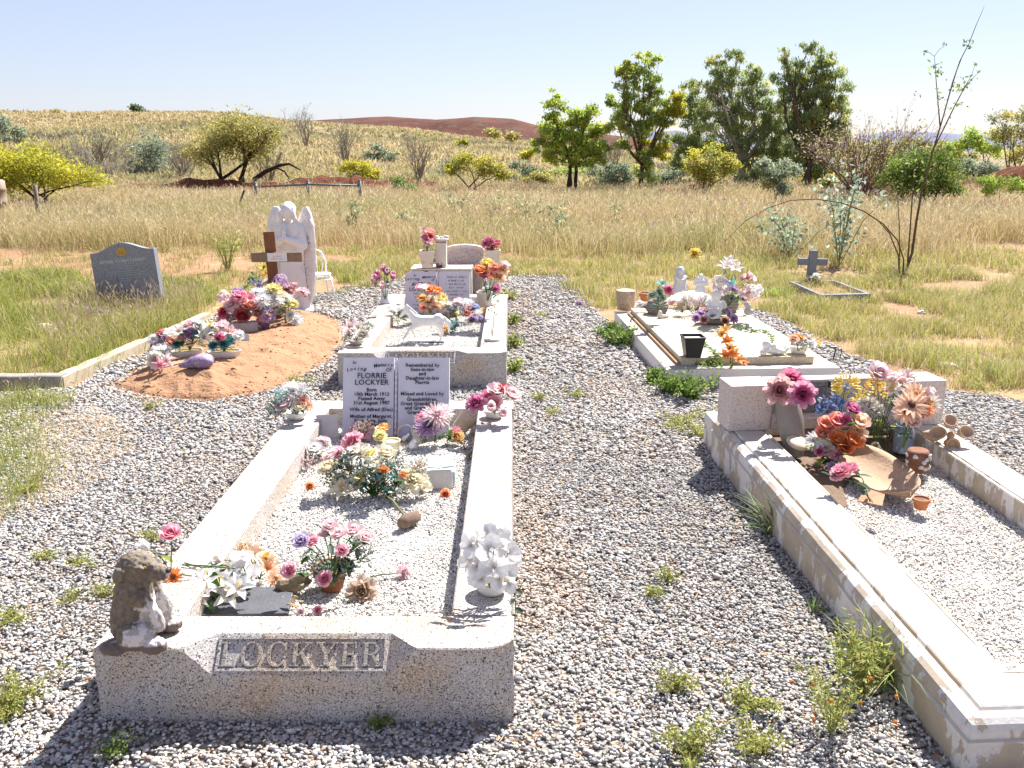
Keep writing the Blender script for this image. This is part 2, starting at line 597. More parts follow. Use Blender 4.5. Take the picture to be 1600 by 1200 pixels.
def blocked(x, y):
    r = np.zeros(np.shape(x), dtype=bool)
    for k in KEEP: r |= inside(k, x, y)
    return r

ICO_V = None
def ico():
    global ICO_V
    bm = bmesh.new()
    bmesh.ops.create_icosphere(bm, subdivisions=1, radius=1.0)
    v = np.array([tuple(p.co) for p in bm.verts]); f = np.array([[q.index for q in p.verts] for p in bm.faces])
    bm.free()
    return v, f
IV, IF = ico()
def stones(name, label, xy, z, size, pal, w, mat, flat=0.7, parent=None, kind='stuff', tint=None):
    n = len(xy)
    s = size * NR.uniform(0.6, 1.35, n)
    sc = np.stack([s * NR.uniform(0.75, 1.35, n), s * NR.uniform(0.7, 1.1, n), s * NR.uniform(0.45, 0.8, n) * flat / 0.7], 1)
    V = IV[None] * (1 + NR.normal(0, 0.17, (n, len(IV), 1)))
    # squash random sides flat so that they read as crushed stone
    d = NR.normal(size=(n, 1, 3)); d /= np.linalg.norm(d, axis=2, keepdims=True)
    dp = (V * d).sum(2, keepdims=True)
    V = V - d * np.maximum(dp - 0.45, 0)
    V = V * sc[:, None]
    a = NR.uniform(0, 2 * np.pi, n); t = NR.normal(0, 0.28, n)
    ca, sa, ct, st = np.cos(a), np.sin(a), np.cos(t), np.sin(t)
    x, y, zz = V[..., 0], V[..., 1], V[..., 2]
    y, zz = y * ct[:, None] - zz * st[:, None], y * st[:, None] + zz * ct[:, None]
    x, y = x * ca[:, None] - y * sa[:, None], x * sa[:, None] + y * ca[:, None]
    V = np.stack([x + xy[:, :1], y + xy[:, 1:2], zz + z[:, None]], 2).reshape(-1, 3)
    Fc = (IF[None] + (np.arange(n) * len(IV))[:, None, None]).reshape(-1, 3)
    pal = np.array([c[:3] for c in pal])
    ci = NR.choice(len(pal), n, p=np.array(w) / sum(w))
    col = pal[ci] * NR.uniform(0.86, 1.14, (n, 1))
    if tint is not None: col = col * tint
    me = np_mesh(name, V, [Fc], np.repeat(col, len(IV), 0), mat)
    o = link(name, me, parent)
    tag(o, label, kind=kind)
    return o
STONE = m_attr('crushed_stone', 0.85, 0.35)
def build_stones():
    pts = []
    for (y0, y1, dens, x0, x1) in ((1.9, 3.2, 11000, -2.4, 2.0), (3.2, 4.6, 8000, -3.2, 2.9), (4.6, 6.5, 3600, -4.2, 3.6), (6.5, 9.3, 1500, -3.6, 3.8), (9.3, 12.4, 800, -3.0, 1.6)):
        n = int(dens * (y1 - y0) * (x1 - x0))
        x = NR.uniform(x0, x1, n); y = NR.uniform(y0, y1, n)
        k = inside(gpts, x, y) & ~blocked(x, y) & (np.abs(x) < 0.60 * y + 0.3)
        k &= ~inside(mound_poly, x, y)
        k &= NR.uniform(0, 1, n) < 0.38 + 0.9 * vnoise(x, y, 5.0, 41) + 0.25 * vnoise(x, y, 1.1, 42)
        pts.append(np.stack([x[k], y[k]], 1))
    xy = np.concatenate(pts); x, y = xy[:, 0], xy[:, 1]
    sz = np.where(y < 3.2, 0.0066, np.where(y < 4.6, 0.0074, np.where(y < 6.5, 0.0098, 0.0145))) * np.where(NR.uniform(0, 1, len(x)) < 0.06, 1.6, 1.0)
    lift = 0.012 * (vnoise(x, y, 1.6, 17) - 0.3) + 0.006 * vnoise(x, y, 6, 18)
    z = 0.004 + sz * 0.3 + NR.uniform(0, 0.005, len(xy)) + np.maximum(lift, 0)
    pal = [C('#b2aea9'), C('#c8c4be'), C('#9c9997'), C('#84858a'), C('#b9aca0'), C('#a5917f'), C('#aaa49f'), C('#707177'), C('#cac6c0')]
    w = [22, 22, 13, 9, 13, 4, 11, 4, 9]
    # rusty staining beside the kerbs, dusty pale patches elsewhere
    rust = smooth01((vnoise(x, y, 1.3, 51) - 0.62) / 0.2) * (0.10 + 0.30 * np.exp(-((x - 0.25) / 0.4) ** 2))
    dust = 0.85 + 0.3 * vnoise(x, y, 0.9, 52)
    tint = np.stack([dust * (1 + 0.10 * rust), dust * (1 - 0.18 * rust), dust * (1 - 0.40 * rust)], 1)
    stones('gravel', 'crushed grey and pinkish gravel stones around the graves', xy, z, sz, pal, w, STONE, tint=tint)
    # dry leaf and straw litter caught between the stones
    n = 3800
    x = NR.uniform(-3.2, 3.0, n); y = NR.uniform(1.9, 8, n)
    k = inside(gpts, x, y) & ~blocked(x, y) & (vnoise(x, y, 2.2, 61) > 0.45)
    x, y = x[k], y[k]; n = len(x)
    a = NR.uniform(0, 6.28, n); L = NR.uniform(0.006, 0.03, n); wd = NR.uniform(0.0012, 0.004, n)
    d = np.stack([np.cos(a), np.sin(a), NR.normal(0, 0.15, n)], 1) * L[:, None]; sd = np.stack([-np.sin(a), np.cos(a), np.zeros(n)], 1) * wd[:, None]
    c = np.stack([x, y, np.full(n, 0.021) + NR.uniform(0, 0.006, n)], 1)
    V = np.stack([c - d, c - sd, c + d, c + sd], 1).reshape(-1, 3); kk = np.arange(n) * 4
    cl = np.array([C(h)[:3] for h in ('#a88f6c', '#8a6a4c', '#bca985', '#6f5640')])[NR.integers(0, 4, n)]
    tag(link('leaf_litter', np_mesh('leaf_litter', V, [np.stack([kk, kk + 1, kk + 2, kk + 3], 1)], np.repeat(cl, 4, 0), STONE)), 'dry bits of leaf and straw lying in the gravel', kind='stuff')
build_stones()
# ------------------------------------------------------------------ grass
def blades(name, label, base, h, wd, lean, cols, mat, heads=None, headcol=None):
    """base (n,3), h,wd,lean (n,), cols (n,3): bent tapering blades, some carrying a seed head"""
    n = len(base)
    az = NR.uniform(0, 2 * np.pi, n)
    fz = NR.uniform(0, 2 * np.pi, n)
    L = np.stack([np.cos(az), np.sin(az), np.zeros(n)], 1)
    S = np.stack([np.cos(fz), np.sin(fz), np.zeros(n)], 1) * (wd * 0.5)[:, None]
    up = np.zeros((n, 3)); up[:, 2] = 1
    mid = base + up * (h * 0.55)[:, None] + L * (h * lean * 0.3)[:, None]
    tip = base + up * (h * (1 - 0.25 * lean))[:, None] + L * (h * lean)[:, None]
    V = np.stack([base - S, base + S, mid + S * 0.75, mid - S * 0.75, tip], 1)
    k = np.arange(n) * 5
    q = np.stack([k, k + 1, k + 2, k + 3], 1)
    t = np.stack([k + 3, k + 2, k + 4], 1)
    col = np.repeat(cols, 5, 0)
    V = V.reshape(-1, 3)
    faces = [q, t]
    if heads is not None and heads.any():
        i = np.where(heads)[0]
        m = len(i)
        d = tip[i] - mid[i]
        d /= np.linalg.norm(d, axis=1, keepdims=True)
        hl = (h[i] * NR.uniform(0.12, 0.24, m))[:, None]
        hw = S[i] / np.linalg.norm(S[i], axis=1, keepdims=True) * (np.maximum(wd[i] * 0.75, 0.003))[:, None]
        V2 = np.stack([tip[i] - d * hl * 0.3, tip[i] + d * hl * 0.3 + hw, tip[i] + d * hl * 0.3 - hw, tip[i] + d * hl], 1).reshape(-1, 3)
        k2 = len(V) + np.arange(m) * 4
        faces.append(np.stack([k2, k2 + 1, k2 + 3, k2 + 2], 1))
        V = np.concatenate([V, V2])
        hc = np.array(headcol)[NR.integers(0, len(headcol), m)] * NR.uniform(0.8, 1.2, (m, 1))
        col = np.concatenate([col, np.repeat(hc, 4, 0)])
    o = link(name, np_mesh(name, V, faces, col, mat))
    tag(o, label, kind='stuff')
    return o
GRASS = m_leafy('grass_blades', None, 0.36, 0.7)
def pal(n, cols, w=None):
    c = np.array([C(x)[:3] for x in cols])
    return c[NR.choice(len(c), n, p=None if w is None else np.array(w) / sum(w))] * NR.uniform(0.8, 1.2, (n, 1))
def tufts(xy, per, spread):
    """each tuft centre becomes a handful of blade bases"""
    i = np.repeat(np.arange(len(xy)), per)
    p = xy[i] + NR.normal(0, 1, (len(i), 2)) * (spread if np.isscalar(spread) else spread[i][:, None])
    return p, i
def polypx(l): return [tuple(G(a, b)[:2]) for a, b in l]
DRY = ['#bfae84', '#b3a075', '#c9bb97', '#a08e68', '#bba97d']
GRN = ['#8f9a45', '#a3a850', '#7a8a3c', '#b5b463', '#6c7c38']

def dry_band():
    n = 17000
    y = 11.6 + (37.5 - 11.6) * NR.uniform(0, 1, n) ** 1.15
    x = NR.uniform(-1, 1, n) * (0.60 * y + 1.0)
    edge = 13.6 + 1.0 * (vnoise(x, y * 0, 0.5, 4) - 0.4) + np.where(x > 2.0, -0.10 * (x - 2.0), 0) + 1.2 * smooth01((-1.0 - x) / 2)
    keep = (y > edge + 0.9 * NR.uniform(0, 1, n) ** 2 * (vnoise(x, y, 0.9, 9) > 0.4)) & (vnoise(x, y, 0.35, 8) > 0.24) & (vnoise(x, y, 1.3, 14) > 0.2)
    x, y = x[keep], y[keep]
    xy = np.stack([x, y], 1)
    p, i = tufts(xy, 17, 0.11 + 0.006 * y)
    yy = p[:, 1]
    n = len(p)
    big = 0.24 + 0.34 * vnoise(p[:, 0], p[:, 1], 0.45, 12) + 0.12 * smooth01((yy - 12) / 2) * (1 - smooth01((yy - 18) / 12))
    h = big * NR.uniform(0.55, 1.15, n)
    wd = 0.003 + 0.00034 * yy
    g = vnoise(p[:, 0], p[:, 1], 0.3, 21)
    col = pal(n, DRY)
    gc = pal(n, ['#a5a06a', '#929556', '#aea672', '#838a50'])
    k = NR.uniform(0, 1, n) < np.clip((g - 0.42) * 1.7, 0.04, 0.6)
    col[k] = gc[k]
    base = np.stack([p[:, 0], yy, tz(p[:, 0], yy)], 1)
    blades('dry_grass', 'tall straw coloured dry grass behind the graves', base, h, wd, NR.uniform(0.1, 1.1, n), col, GRASS,
           NR.uniform(0, 1, n) < 0.3, [C('#c4b596')[:3], C('#b09c80')[:3], C('#a18c78')[:3], C('#cbbd9c')[:3]])
dry_band()

def green_patch():
    regs = []
    # (polygon in photo pixels, tufts per square metre, height, kind)
    regs.append(([(-60, 440), (330, 440), (345, 470), (300, 505), (235, 540), (100, 600), (-80, 600)], 95, 0.20, 0))      # left, around the grey headstone
    regs.append(([(-60, 392), (420, 392), (420, 445), (-60, 450)], 13, 0.14, 2))
    regs.append(([(400, 392), (1700, 392), (1700, 432), (400, 425)], 34, 0.17, 1))
    regs.append(([(330, 430), (560, 420), (560, 465), (480, 465), (350, 490)], 22, 0.13, 0))
    regs.append(([(500, 415), (640, 405), (640, 430), (560, 462)], 60, 0.13, 1))
    regs.append(([(740, 408), (900, 412), (905, 432), (760, 432)], 70, 0.13, 1))
    regs.append(([(880, 425), (1240, 405), (1230, 470), (1190, 480), (1000, 465), (960, 488), (915, 478)], 60, 0.15, 1))
    regs.append(([(1190, 430), (1700, 430), (1800, 640), (1560, 615), (1430, 598), (1300, 535), (1200, 490)], 130, 0.15, 1))
    regs.append(([(-150, 630), (95, 625), (60, 700), (75, 745), (40, 800), (-150, 850)], 120, 0.14, 0))                    # tuft patch at the left edge
    B, hh, cc = [], [], []
    for poly, dens, h, kind in regs:
        w = polypx(poly)
        x0, x1 = min(a for a, b in w), max(a for a, b in w); y0, y1 = min(b for a, b in w), max(b for a, b in w)
        n = int(dens * (x1 - x0) * (y1 - y0))
        x = NR.uniform(x0, x1, n); y = NR.uniform(y0, y1, n)
        k = inside(w, x + 0.15 * (vnoise(x, y, 3, 1) - 0.5), y) & ~blocked(x, y) & (vnoise(x, y, 1.7, 5) > (0.22 if kind == 0 else 0.34)) & ~inside(mound_poly, x, y)
        xy = np.stack([x[k], y[k]], 1)
        p, i = tufts(xy, 26, 0.035 + 0.05 * vnoise(xy[:, 0], xy[:, 1], 2.0, 3))
        n = len(p)
        ht = h * (0.5 + vnoise(p[:, 0], p[:, 1], 1.6, 6)) * NR.uniform(0.4, 1.2, n)
        if kind == 1: c = pal(n, GRN + DRY[:4], [2.2, 3, .7, 4, 0.5, 3, 2.2, 3, 1.4])
        elif kind == 2: c = pal(n, DRY + GRN, [3, 3, 2, 3, 2, 1, 1, .5, 1, .5])
        else: c = pal(n, GRN + DRY[:3], [3, 3, 3, 2, 2, 1, .7, .8])
        B.append(np.stack([p[:, 0], p[:, 1], np.zeros(n)], 1)); hh.append(ht); cc.append(c)
    B = np.concatenate(B); hh = np.concatenate(hh); cc = np.concatenate(cc)
    wd = np.maximum(0.0028, 0.00055 * B[:, 1])
    n = len(B)
    blades('green_grass', 'short yellow green grass growing beside the graves', B, hh, wd, NR.uniform(0.15, 1.0, n), cc, GRASS,
           NR.uniform(0, 1, n) < 0.06, [C('#b39a86')[:3], C('#c7b08f')[:3]])
    # purplish seed heads standing above the grass round the grey headstone
    w = polypx([(110, 480), (310, 470), (330, 495), (240, 535), (90, 590), (60, 540)])
    x = NR.uniform(-5, -2.4, 6000); y = NR.uniform(6, 10, 6000)
    k = inside(w, x, y); x, y = x[k], y[k]; n = len(x)
    blades('seeding_grass', 'grass stalks with mauve seed heads in front of the grey headstone', np.stack([x, y, np.zeros(n)], 1), NR.uniform(0.16, 0.34, n), np.full(n, 0.004), NR.uniform(0.1, 0.7, n),
           pal(n, ['#a89f62', '#b7a877', '#8e8c50']), GRASS, np.ones(n, bool), [C('#a88f86')[:3], C('#bda78f')[:3], C('#8f7a76')[:3]])
    # bleached straw lying on the gravel by the left edge
    w = polypx([(60, 650), (160, 640), (215, 700), (150, 770), (60, 800), (20, 830), (-40, 830), (40, 760)])
    x = NR.uniform(-3.2, -1.4, 9000); y = NR.uniform(3.2, 6, 9000)
    k = inside(w, x, y) & (vnoise(x, y, 4, 2) > 0.3); x, y = x[k], y[k]; n = len(x)
    blades('straw', 'bleached dry straw lying over the gravel at left', np.stack([x, y, np.full(n, 0.012)], 1), NR.uniform(0.03, 0.06, n), np.full(n, 0.003), NR.uniform(1.5, 3.2, n),
           pal(n, ['#d3c0a0', '#c3ab89', '#e0d2b8', '#a99474']), GRASS)
green_patch()

def spinifex():
    n = 18500
    y = 38 + (142 - 38) * NR.uniform(0, 1, n) ** 1.3
    x = NR.uniform(-1.25, 1, n) * (0.62 * y)
    k = ((x / y < 0.14) | (y < 62)) & (NR.uniform(0, 1, n) < 0.35 + vnoise(x, y, 0.12, 31))
    x, y = x[k], y[k]
    xy = np.stack([x, y], 1)
    p, i = tufts(xy, 16, 0.22 + 0.1 * NR.uniform(0, 1, len(x)))
    n = len(p)
    hu = 0.45 * NR.uniform(0, 1, len(x)) + 0.65 * np.clip(1.6 * vnoise(x, y, 0.09, 77) - 0.3, 0, 1)
    h = (0.25 + 0.35 * NR.uniform(0, 1, len(x)))[i] * NR.uniform(0.5, 1.1, n)
    col = np.where((hu[i] < 0.5)[:, None], pal(n, ['#c2b085', '#b5a47c', '#ccbd95', '#a89870']), np.where((hu[i] < 0.8)[:, None], pal(n, ['#a8a070', '#979066', '#b0a678']), pal(n, ['#857c6a', '#928876', '#76705e'])))
    blades('spinifex_grass', 'clumps of pale spinifex grass over the far hill', np.stack([p[:, 0], p[:, 1], tz(p[:, 0], p[:, 1])], 1), h, 0.02 + 0.0012 * p[:, 1], NR.uniform(0.2, 1.0, n), col, GRASS)
spinifex()

# ------------------------------------------------------------------ trees and shrubs
LEAF = m_leafy('foliage', None, 0.52, 0.6)
BARK = m_plain('bark', C('#5b4a3c'), 0.9, 0.35, 9, 0.5)
BARK_DK = m_plain('dark_bark', C('#3a2c26'), 0.9, 0.35, 9, 0.5)
BARK_PALE = m_plain('pale_bark', C('#a79c90'), 0.8, 0.25, 5, 0.4)
TWIG = m_plain('grey_twig', C('#8b8076'), 0.9, 0.25, 9, 0.2)
TWIG_RED = m_plain('mauve_twig', C('#79645c'), 0.9, 0.25, 9, 0.2)
def leaf_mesh(name, pos, size, cols, mat, droop=0.3, asp=0.35):
    n = len(pos)
    d = NR.normal(size=(n, 3)); d[:, 2] -= droop * 2.2
    d /= np.linalg.norm(d, axis=1, keepdims=True)
    e = NR.normal(size=(n, 3))
    s = np.cross(d, e); s /= np.linalg.norm(s, axis=1, keepdims=True) + 1e-9
    L = size * NR.uniform(0.6, 1.3, n)
    a = d * (L * 0.5)[:, None]; b = s * (L * asp * 0.5)[:, None]
    V = np.stack([pos - a, pos + b, pos + a, pos - b], 1).reshape(-1, 3)
    k = np.arange(n) * 4
    return np_mesh(name, V, [np.stack([k, k + 1, k + 2, k + 3], 1)], np.repeat(cols, 4, 0), mat)
def crown(blobs, D, N_, leafcol, w, tight=0.2, clump=12, seed=0, hi=None):
    """leaf positions and colours spread in clumps through blobs given in photo pixels; also the clump centres"""
    r = np.random.default_rng(seed + 101)
    cs = []; br = []
    tag_ = []
    for bl_ in blobs:
        px, py, rx, ry = bl_[:4]
        c = P(px, py, D); k = 1 / ppm(c)
        R3 = np.array([rx * k, 0.85 * (rx + ry) * 0.5 * k, ry * k])
        oc = np.array(c) + np.array([0, r.uniform(-0.5, 0.5) * R3[1], 0])
        m = max(5, int(clump * (rx * ry) / 900))
        v = r.normal(size=(m, 3)); v /= np.linalg.norm(v, axis=1, keepdims=True)
        q = oc + v * R3 * (r.uniform(0.15, 1, (m, 1)) ** 0.45)
        cs.append(q); br.append(np.full(m, R3.mean())); tag_.append(np.full(m, len(bl_) > 4))
    cs = np.concatenate(cs); br = np.concatenate(br); tag_ = np.concatenate(tag_)
    i = r.choice(len(cs), N_, p=br ** 1.3 / (br ** 1.3).sum())
    off = r.normal(size=(N_, 3)) * br[i][:, None] * tight * np.array([1.15, 1.15, 0.8])
    pos = cs[i] + off
    base = np.array([C(c)[:3] for c in leafcol])
    ci = r.choice(len(base), len(cs), p=np.array(w) / sum(w))
    cc = base[ci] * r.uniform(0.75, 1.25, (len(cs), 1))
    if tag_.any(): cc[tag_] = np.array([C(x)[:3] for x in ('#b3b03c', '#c2bb48', '#a0a23a')])[r.integers(0, 3, tag_.sum())]
    jit = np.where(tag_[i][:, None], cc[i], base[r.choice(len(base), N_, p=np.array(w) / sum(w))])
    col = (0.65 * cc[i] + 0.35 * jit) * r.uniform(0.8, 1.2, (N_, 1))
    return pos, col, cs
def limb(mb, a, b, r0, r1, sag=0.1, seed=0, n=5, nn=6):
    q = random.Random(seed)
    a = Vector(a); b = Vector(b)
    L = (b - a).length
    pts = []
    off = Vector((q.uniform(-1, 1), q.uniform(-1, 1), q.uniform(-0.2, 0.6))) * L * sag
    for i in range(n + 1):
        t = i / n
        pts.append(a.lerp(b, t) + off * math.sin(math.pi * t) + Vector((q.uniform(-1, 1), q.uniform(-1, 1), q.uniform(-1, 1))) * L * 0.012)
    mb.tube(pts, [r0 + (r1 - r0) * (i / n) for i in range(n + 1)], nn)
    return pts
def tree(name, label, cat, base, D, blobs, leafcol, w, n, size, r0, stems=1, droop=0.3, asp=0.35, bark=None, group=None, tight=0.2, clump=12, seed=0, twigs=2, fork=0.35):
    q = random.Random(seed)
    b = P(base[0], base[1], D)
    gz = tzf(b.x, D)
    root = empty(name, (b.x, D, gz), label, cat, group)
    stems = min(stems, len(blobs))
    pos, col, cs = crown(blobs, D, n, leafcol, w, tight, clump, seed)
    inv = np.array([b.x, D, gz])
    link('crown', leaf_mesh('crown', pos - inv, size, col, LEAF, droop, asp), root)
    mb = MB()
    tops = [P(p[0], p[1], D) for p in blobs]
    for s in range(stems):
        st = Vector((q.uniform(-1, 1) * r0 * 3 * (stems > 1), q.uniform(-1, 1) * r0 * 3 * (stems > 1), -0.1)) + Vector((b.x, D, gz))
        mine = [t for i, t in enumerate(tops) if i % stems == s]
        cen = sum(mine, Vector()) / len(mine)
        fk = st.lerp(Vector((cen.x, cen.y, cen.z)), fork)
        limb(mb, st, fk, r0, r0 * 0.75, 0.04, seed + s)
        for j, t in enumerate(mine):
            pts = limb(mb, fk, t, r0 * 0.42, r0 * 0.10, 0.14, seed + 7 * j + s)
            near = sorted(range(len(cs)), key=lambda k: (Vector(cs[k]) - t).length)[:3 + twigs * 2]
            for k in near:
                limb(mb, pts[q.choice([2, 3, 4, 5])], cs[k], r0 * 0.12, r0 * 0.03, 0.12, seed + k, 3, 4)
    mb.xf(Matrix.Translation(-Vector(inv)))
    mb.build('trunk', bark or BARK, root, smooth=True)
    return root
def twig_bush(name, label, cat, base, D, spread, height, n, mat, group=None, seed=0, r=0.02, leafcol=None, nl=0, lsize=0.08, lean=(0, 0)):
    """bare twiggy shrub fanning up from the base; sizes in metres"""
    q = random.Random(seed)
    b = P(base[0], base[1], D)
    gz = tzf(b.x, D)
    root = empty(name, (b.x, D, gz), label, cat, group)
    mb = MB()
    ends = []
    def grow(p, d, L, rr, depth):
        e = p + d * L
        m = p.lerp(e, 0.5) + Vector((q.uniform(-1, 1), q.uniform(-1, 1), q.uniform(-0.3, 0.6))) * L * 0.07
        mb.tube([p, m, e], [rr, rr * 0.8, rr * 0.55], 4, cap=False)
        ends.append(e); ends.append(m)
        if depth > 0:
            for _ in range(q.choice([2, 3])):
                dd = (d + Vector((q.uniform(-1, 1), q.uniform(-1, 1), q.uniform(-0.3, 0.7))) * 0.55).normalized()
                grow(e if q.random() < 0.7 else m, dd, L * q.uniform(0.55, 0.85), rr * 0.55, depth - 1)
    for i in range(n):
        a = q.uniform(0, 2 * math.pi); t = q.uniform(0.1, 1)
        d = Vector((math.cos(a) * t * spread + lean[0], math.sin(a) * t * spread + lean[1], height)).normalized()
        grow(Vector((q.uniform(-1, 1) * 0.08, q.uniform(-1, 1) * 0.08, -0.05)), d, math.hypot(spread * t, height) * 0.42, r, 3)
    mb.build('branch_framework', mat, root)
    if nl:
        e = np.array([tuple(v) for v in ends])
        pos = e[NR.integers(0, len(e), nl)] + NR.normal(0, 0.10, (nl, 3)) * max(spread, height) * 0.5
        link('foliage', leaf_mesh('foliage', pos, lsize, pal(nl, leafcol), LEAF, 0.1, 0.45), root)
    return root

YEL = ['#b8b23a', '#a6a636', '#c8bc4a', '#8f963a']
OLV = ['#a09a58', '#b0a864', '#8e8f52', '#beb270']
EUC = ['#869664', '#98a56e', '#76885a', '#aeb66e', '#c0bc6a']
BRT = ['#97ac4c', '#a9b852', '#829844', '#c2c658']
GRY = ['#7d8a72', '#8d9880', '#6b7a62', '#9aa38c']
# left of the photograph
tree('wattle_bush', 'broad bright yellow green wattle bush at the left edge below the hill', 'bush', (60, 300), 26, [(-20, 262, 60, 34), (35, 252, 50, 26), (75, 270, 50, 22), (115, 276, 40, 18), (150, 284, 24, 12), (30, 280, 50, 18), (-40, 240, 40, 20)],
     YEL, [4, 3, 3, 2], 15000, 0.10, 0.07, 2, 0.0, 0.4, BARK_DK, tight=0.28, clump=22, seed=1)
tree('acacia_tree', 'spreading olive acacia tree with dark forked trunk on the left', 'tree', (352, 298), 36, [(365, 200, 50, 18), (325, 215, 32, 18), (405, 208, 28, 20), (340, 238, 40, 16), (395, 232, 34, 18), (310, 238, 22, 14), (370, 218, 40, 18), (425, 205, 14, 16)],
     OLV, [3, 3, 3, 2], 9000, 0.15, 0.16, 2, 0.0, 0.3, BARK_DK, tight=0.34, clump=20, seed=2, twigs=4, fork=0.3)
# middle and right: the stand of trees
tree('young_gum', 'bright green multi-stemmed gum tree with a tall narrow leader left of the stand', 'tree', (893, 300), 34, [(864, 150, 12, 14), (866, 172, 18, 18), (862, 198, 24, 20), (890, 182, 24, 16), (922, 178, 22, 16), (912, 202, 30, 18), (850, 222, 18, 20), (880, 222, 26, 18), (915, 228, 28, 18), (940, 205, 14, 18), (858, 248, 18, 16), (900, 246, 30, 14), (938, 240, 20, 18), (955, 228, 14, 10), (865, 185, 10, 10, 1), (905, 195, 14, 10, 1), (925, 215, 12, 9, 1)],
     BRT, [4, 4, 3, 3], 13000, 0.135, 0.075, 3, 0.25, 0.4, BARK_DK, seed=3, tight=0.20, clump=26, fork=0.5)
tree('tall_gum', 'tall gum tree with open crown and bright mistletoe clumps on its right', 'tree', (1002, 298), 36, [(972, 108, 20, 12), (1012, 92, 20, 12), (992, 120, 26, 14), (978, 140, 24, 14), (1022, 132, 20, 18), (1015, 160, 26, 16), (962, 158, 16, 14), (985, 178, 26, 16), (1020, 188, 26, 16), (965, 195, 22, 14), (1000, 205, 26, 14), (1050, 165, 18, 22, 1), (1040, 188, 14, 16, 1), (1058, 150, 10, 10, 1), (1030, 235, 24, 16, 1), (1008, 250, 22, 16), (1035, 215, 14, 12), (980, 225, 16, 10), (1015, 272, 20, 12), (985, 100, 12, 8, 1)],
     BRT + EUC, [3, 3, 2, 3, 2, 2, 1, 1, 2], 16000, 0.14, 0.115, 1, 0.4, 0.4, BARK, seed=4, tight=0.20, clump=24, fork=0.36)
tree('slender_gum', 'thin grey green gum tree between the tall gum and the big gum', 'tree', (1085, 290), 40, [(1082, 140, 18, 18), (1072, 168, 20, 18), (1095, 178, 20, 20), (1082, 205, 24, 18), (1060, 225, 20, 18), (1098, 228, 26, 18), (1075, 250, 30, 18), (1055, 262, 18, 16), (1105, 258, 22, 16), (1112, 205, 14, 16)],
     EUC, [3, 3, 2, 2, 1], 11000, 0.16, 0.09, 1, 0.6, 0.28, BARK, seed=5, tight=0.20, clump=22)
tree('leaning_gum', 'big grey green gum tree with pale leaning trunk in the middle of the stand', 'tree', (1160, 266), 38, [(1118, 98, 18, 12), (1152, 92, 20, 14), (1178, 105, 14, 16), (1132, 115, 24, 16), (1160, 125, 26, 18), (1112, 135, 18, 18), (1185, 140, 20, 20), (1138, 148, 28, 18), (1170, 165, 26, 18), (1115, 168, 22, 20), (1145, 185, 30, 18), (1200, 178, 20, 20), (1122, 205, 30, 18), (1168, 212, 30, 18), (1205, 215, 24, 22), (1212, 190, 22, 22), (1210, 162, 18, 18), (1095, 130, 14, 14), (1100, 190, 20, 18), (1222, 225, 24, 20), (1140, 235, 34, 16), (1190, 248, 34, 18), (1215, 250, 22, 20), (1125, 95, 12, 8, 1), (1175, 195, 12, 12, 1), (1150, 262, 30, 12)],
     EUC, [4, 4, 4, 2, 2], 24000, 0.165, 0.17, 1, 0.7, 0.25, BARK_PALE, seed=6, tight=0.19, clump=24)
tree('weeping_gum', 'tallest dense gum tree with drooping leaves on the right of the stand', 'tree', (1262, 280), 37, [(1228, 88, 18, 12), (1262, 78, 20, 12), (1285, 92, 18, 14), (1242, 108, 26, 16), (1275, 115, 28, 18), (1305, 112, 18, 18), (1225, 130, 22, 18), (1258, 138, 30, 18), (1300, 142, 26, 20), (1318, 160, 14, 22), (1240, 165, 28, 18), (1280, 172, 32, 20), (1310, 185, 18, 20), (1235, 195, 28, 20), (1270, 205, 30, 20), (1300, 212, 24, 20), (1250, 235, 32, 18), (1290, 245, 26, 18), (1265, 262, 28, 14), (1245, 120, 12, 10, 1), (1290, 160, 14, 10, 1), (1285, 225, 14, 12, 1)],
     EUC, [4, 4, 4, 2, 2], 27000, 0.165, 0.17, 1, 0.7, 0.25, BARK, seed=7, tight=0.19, clump=24)
UB = 'undergrowth bushes below the gum trees'
SR = 'scrub filling the far right background'
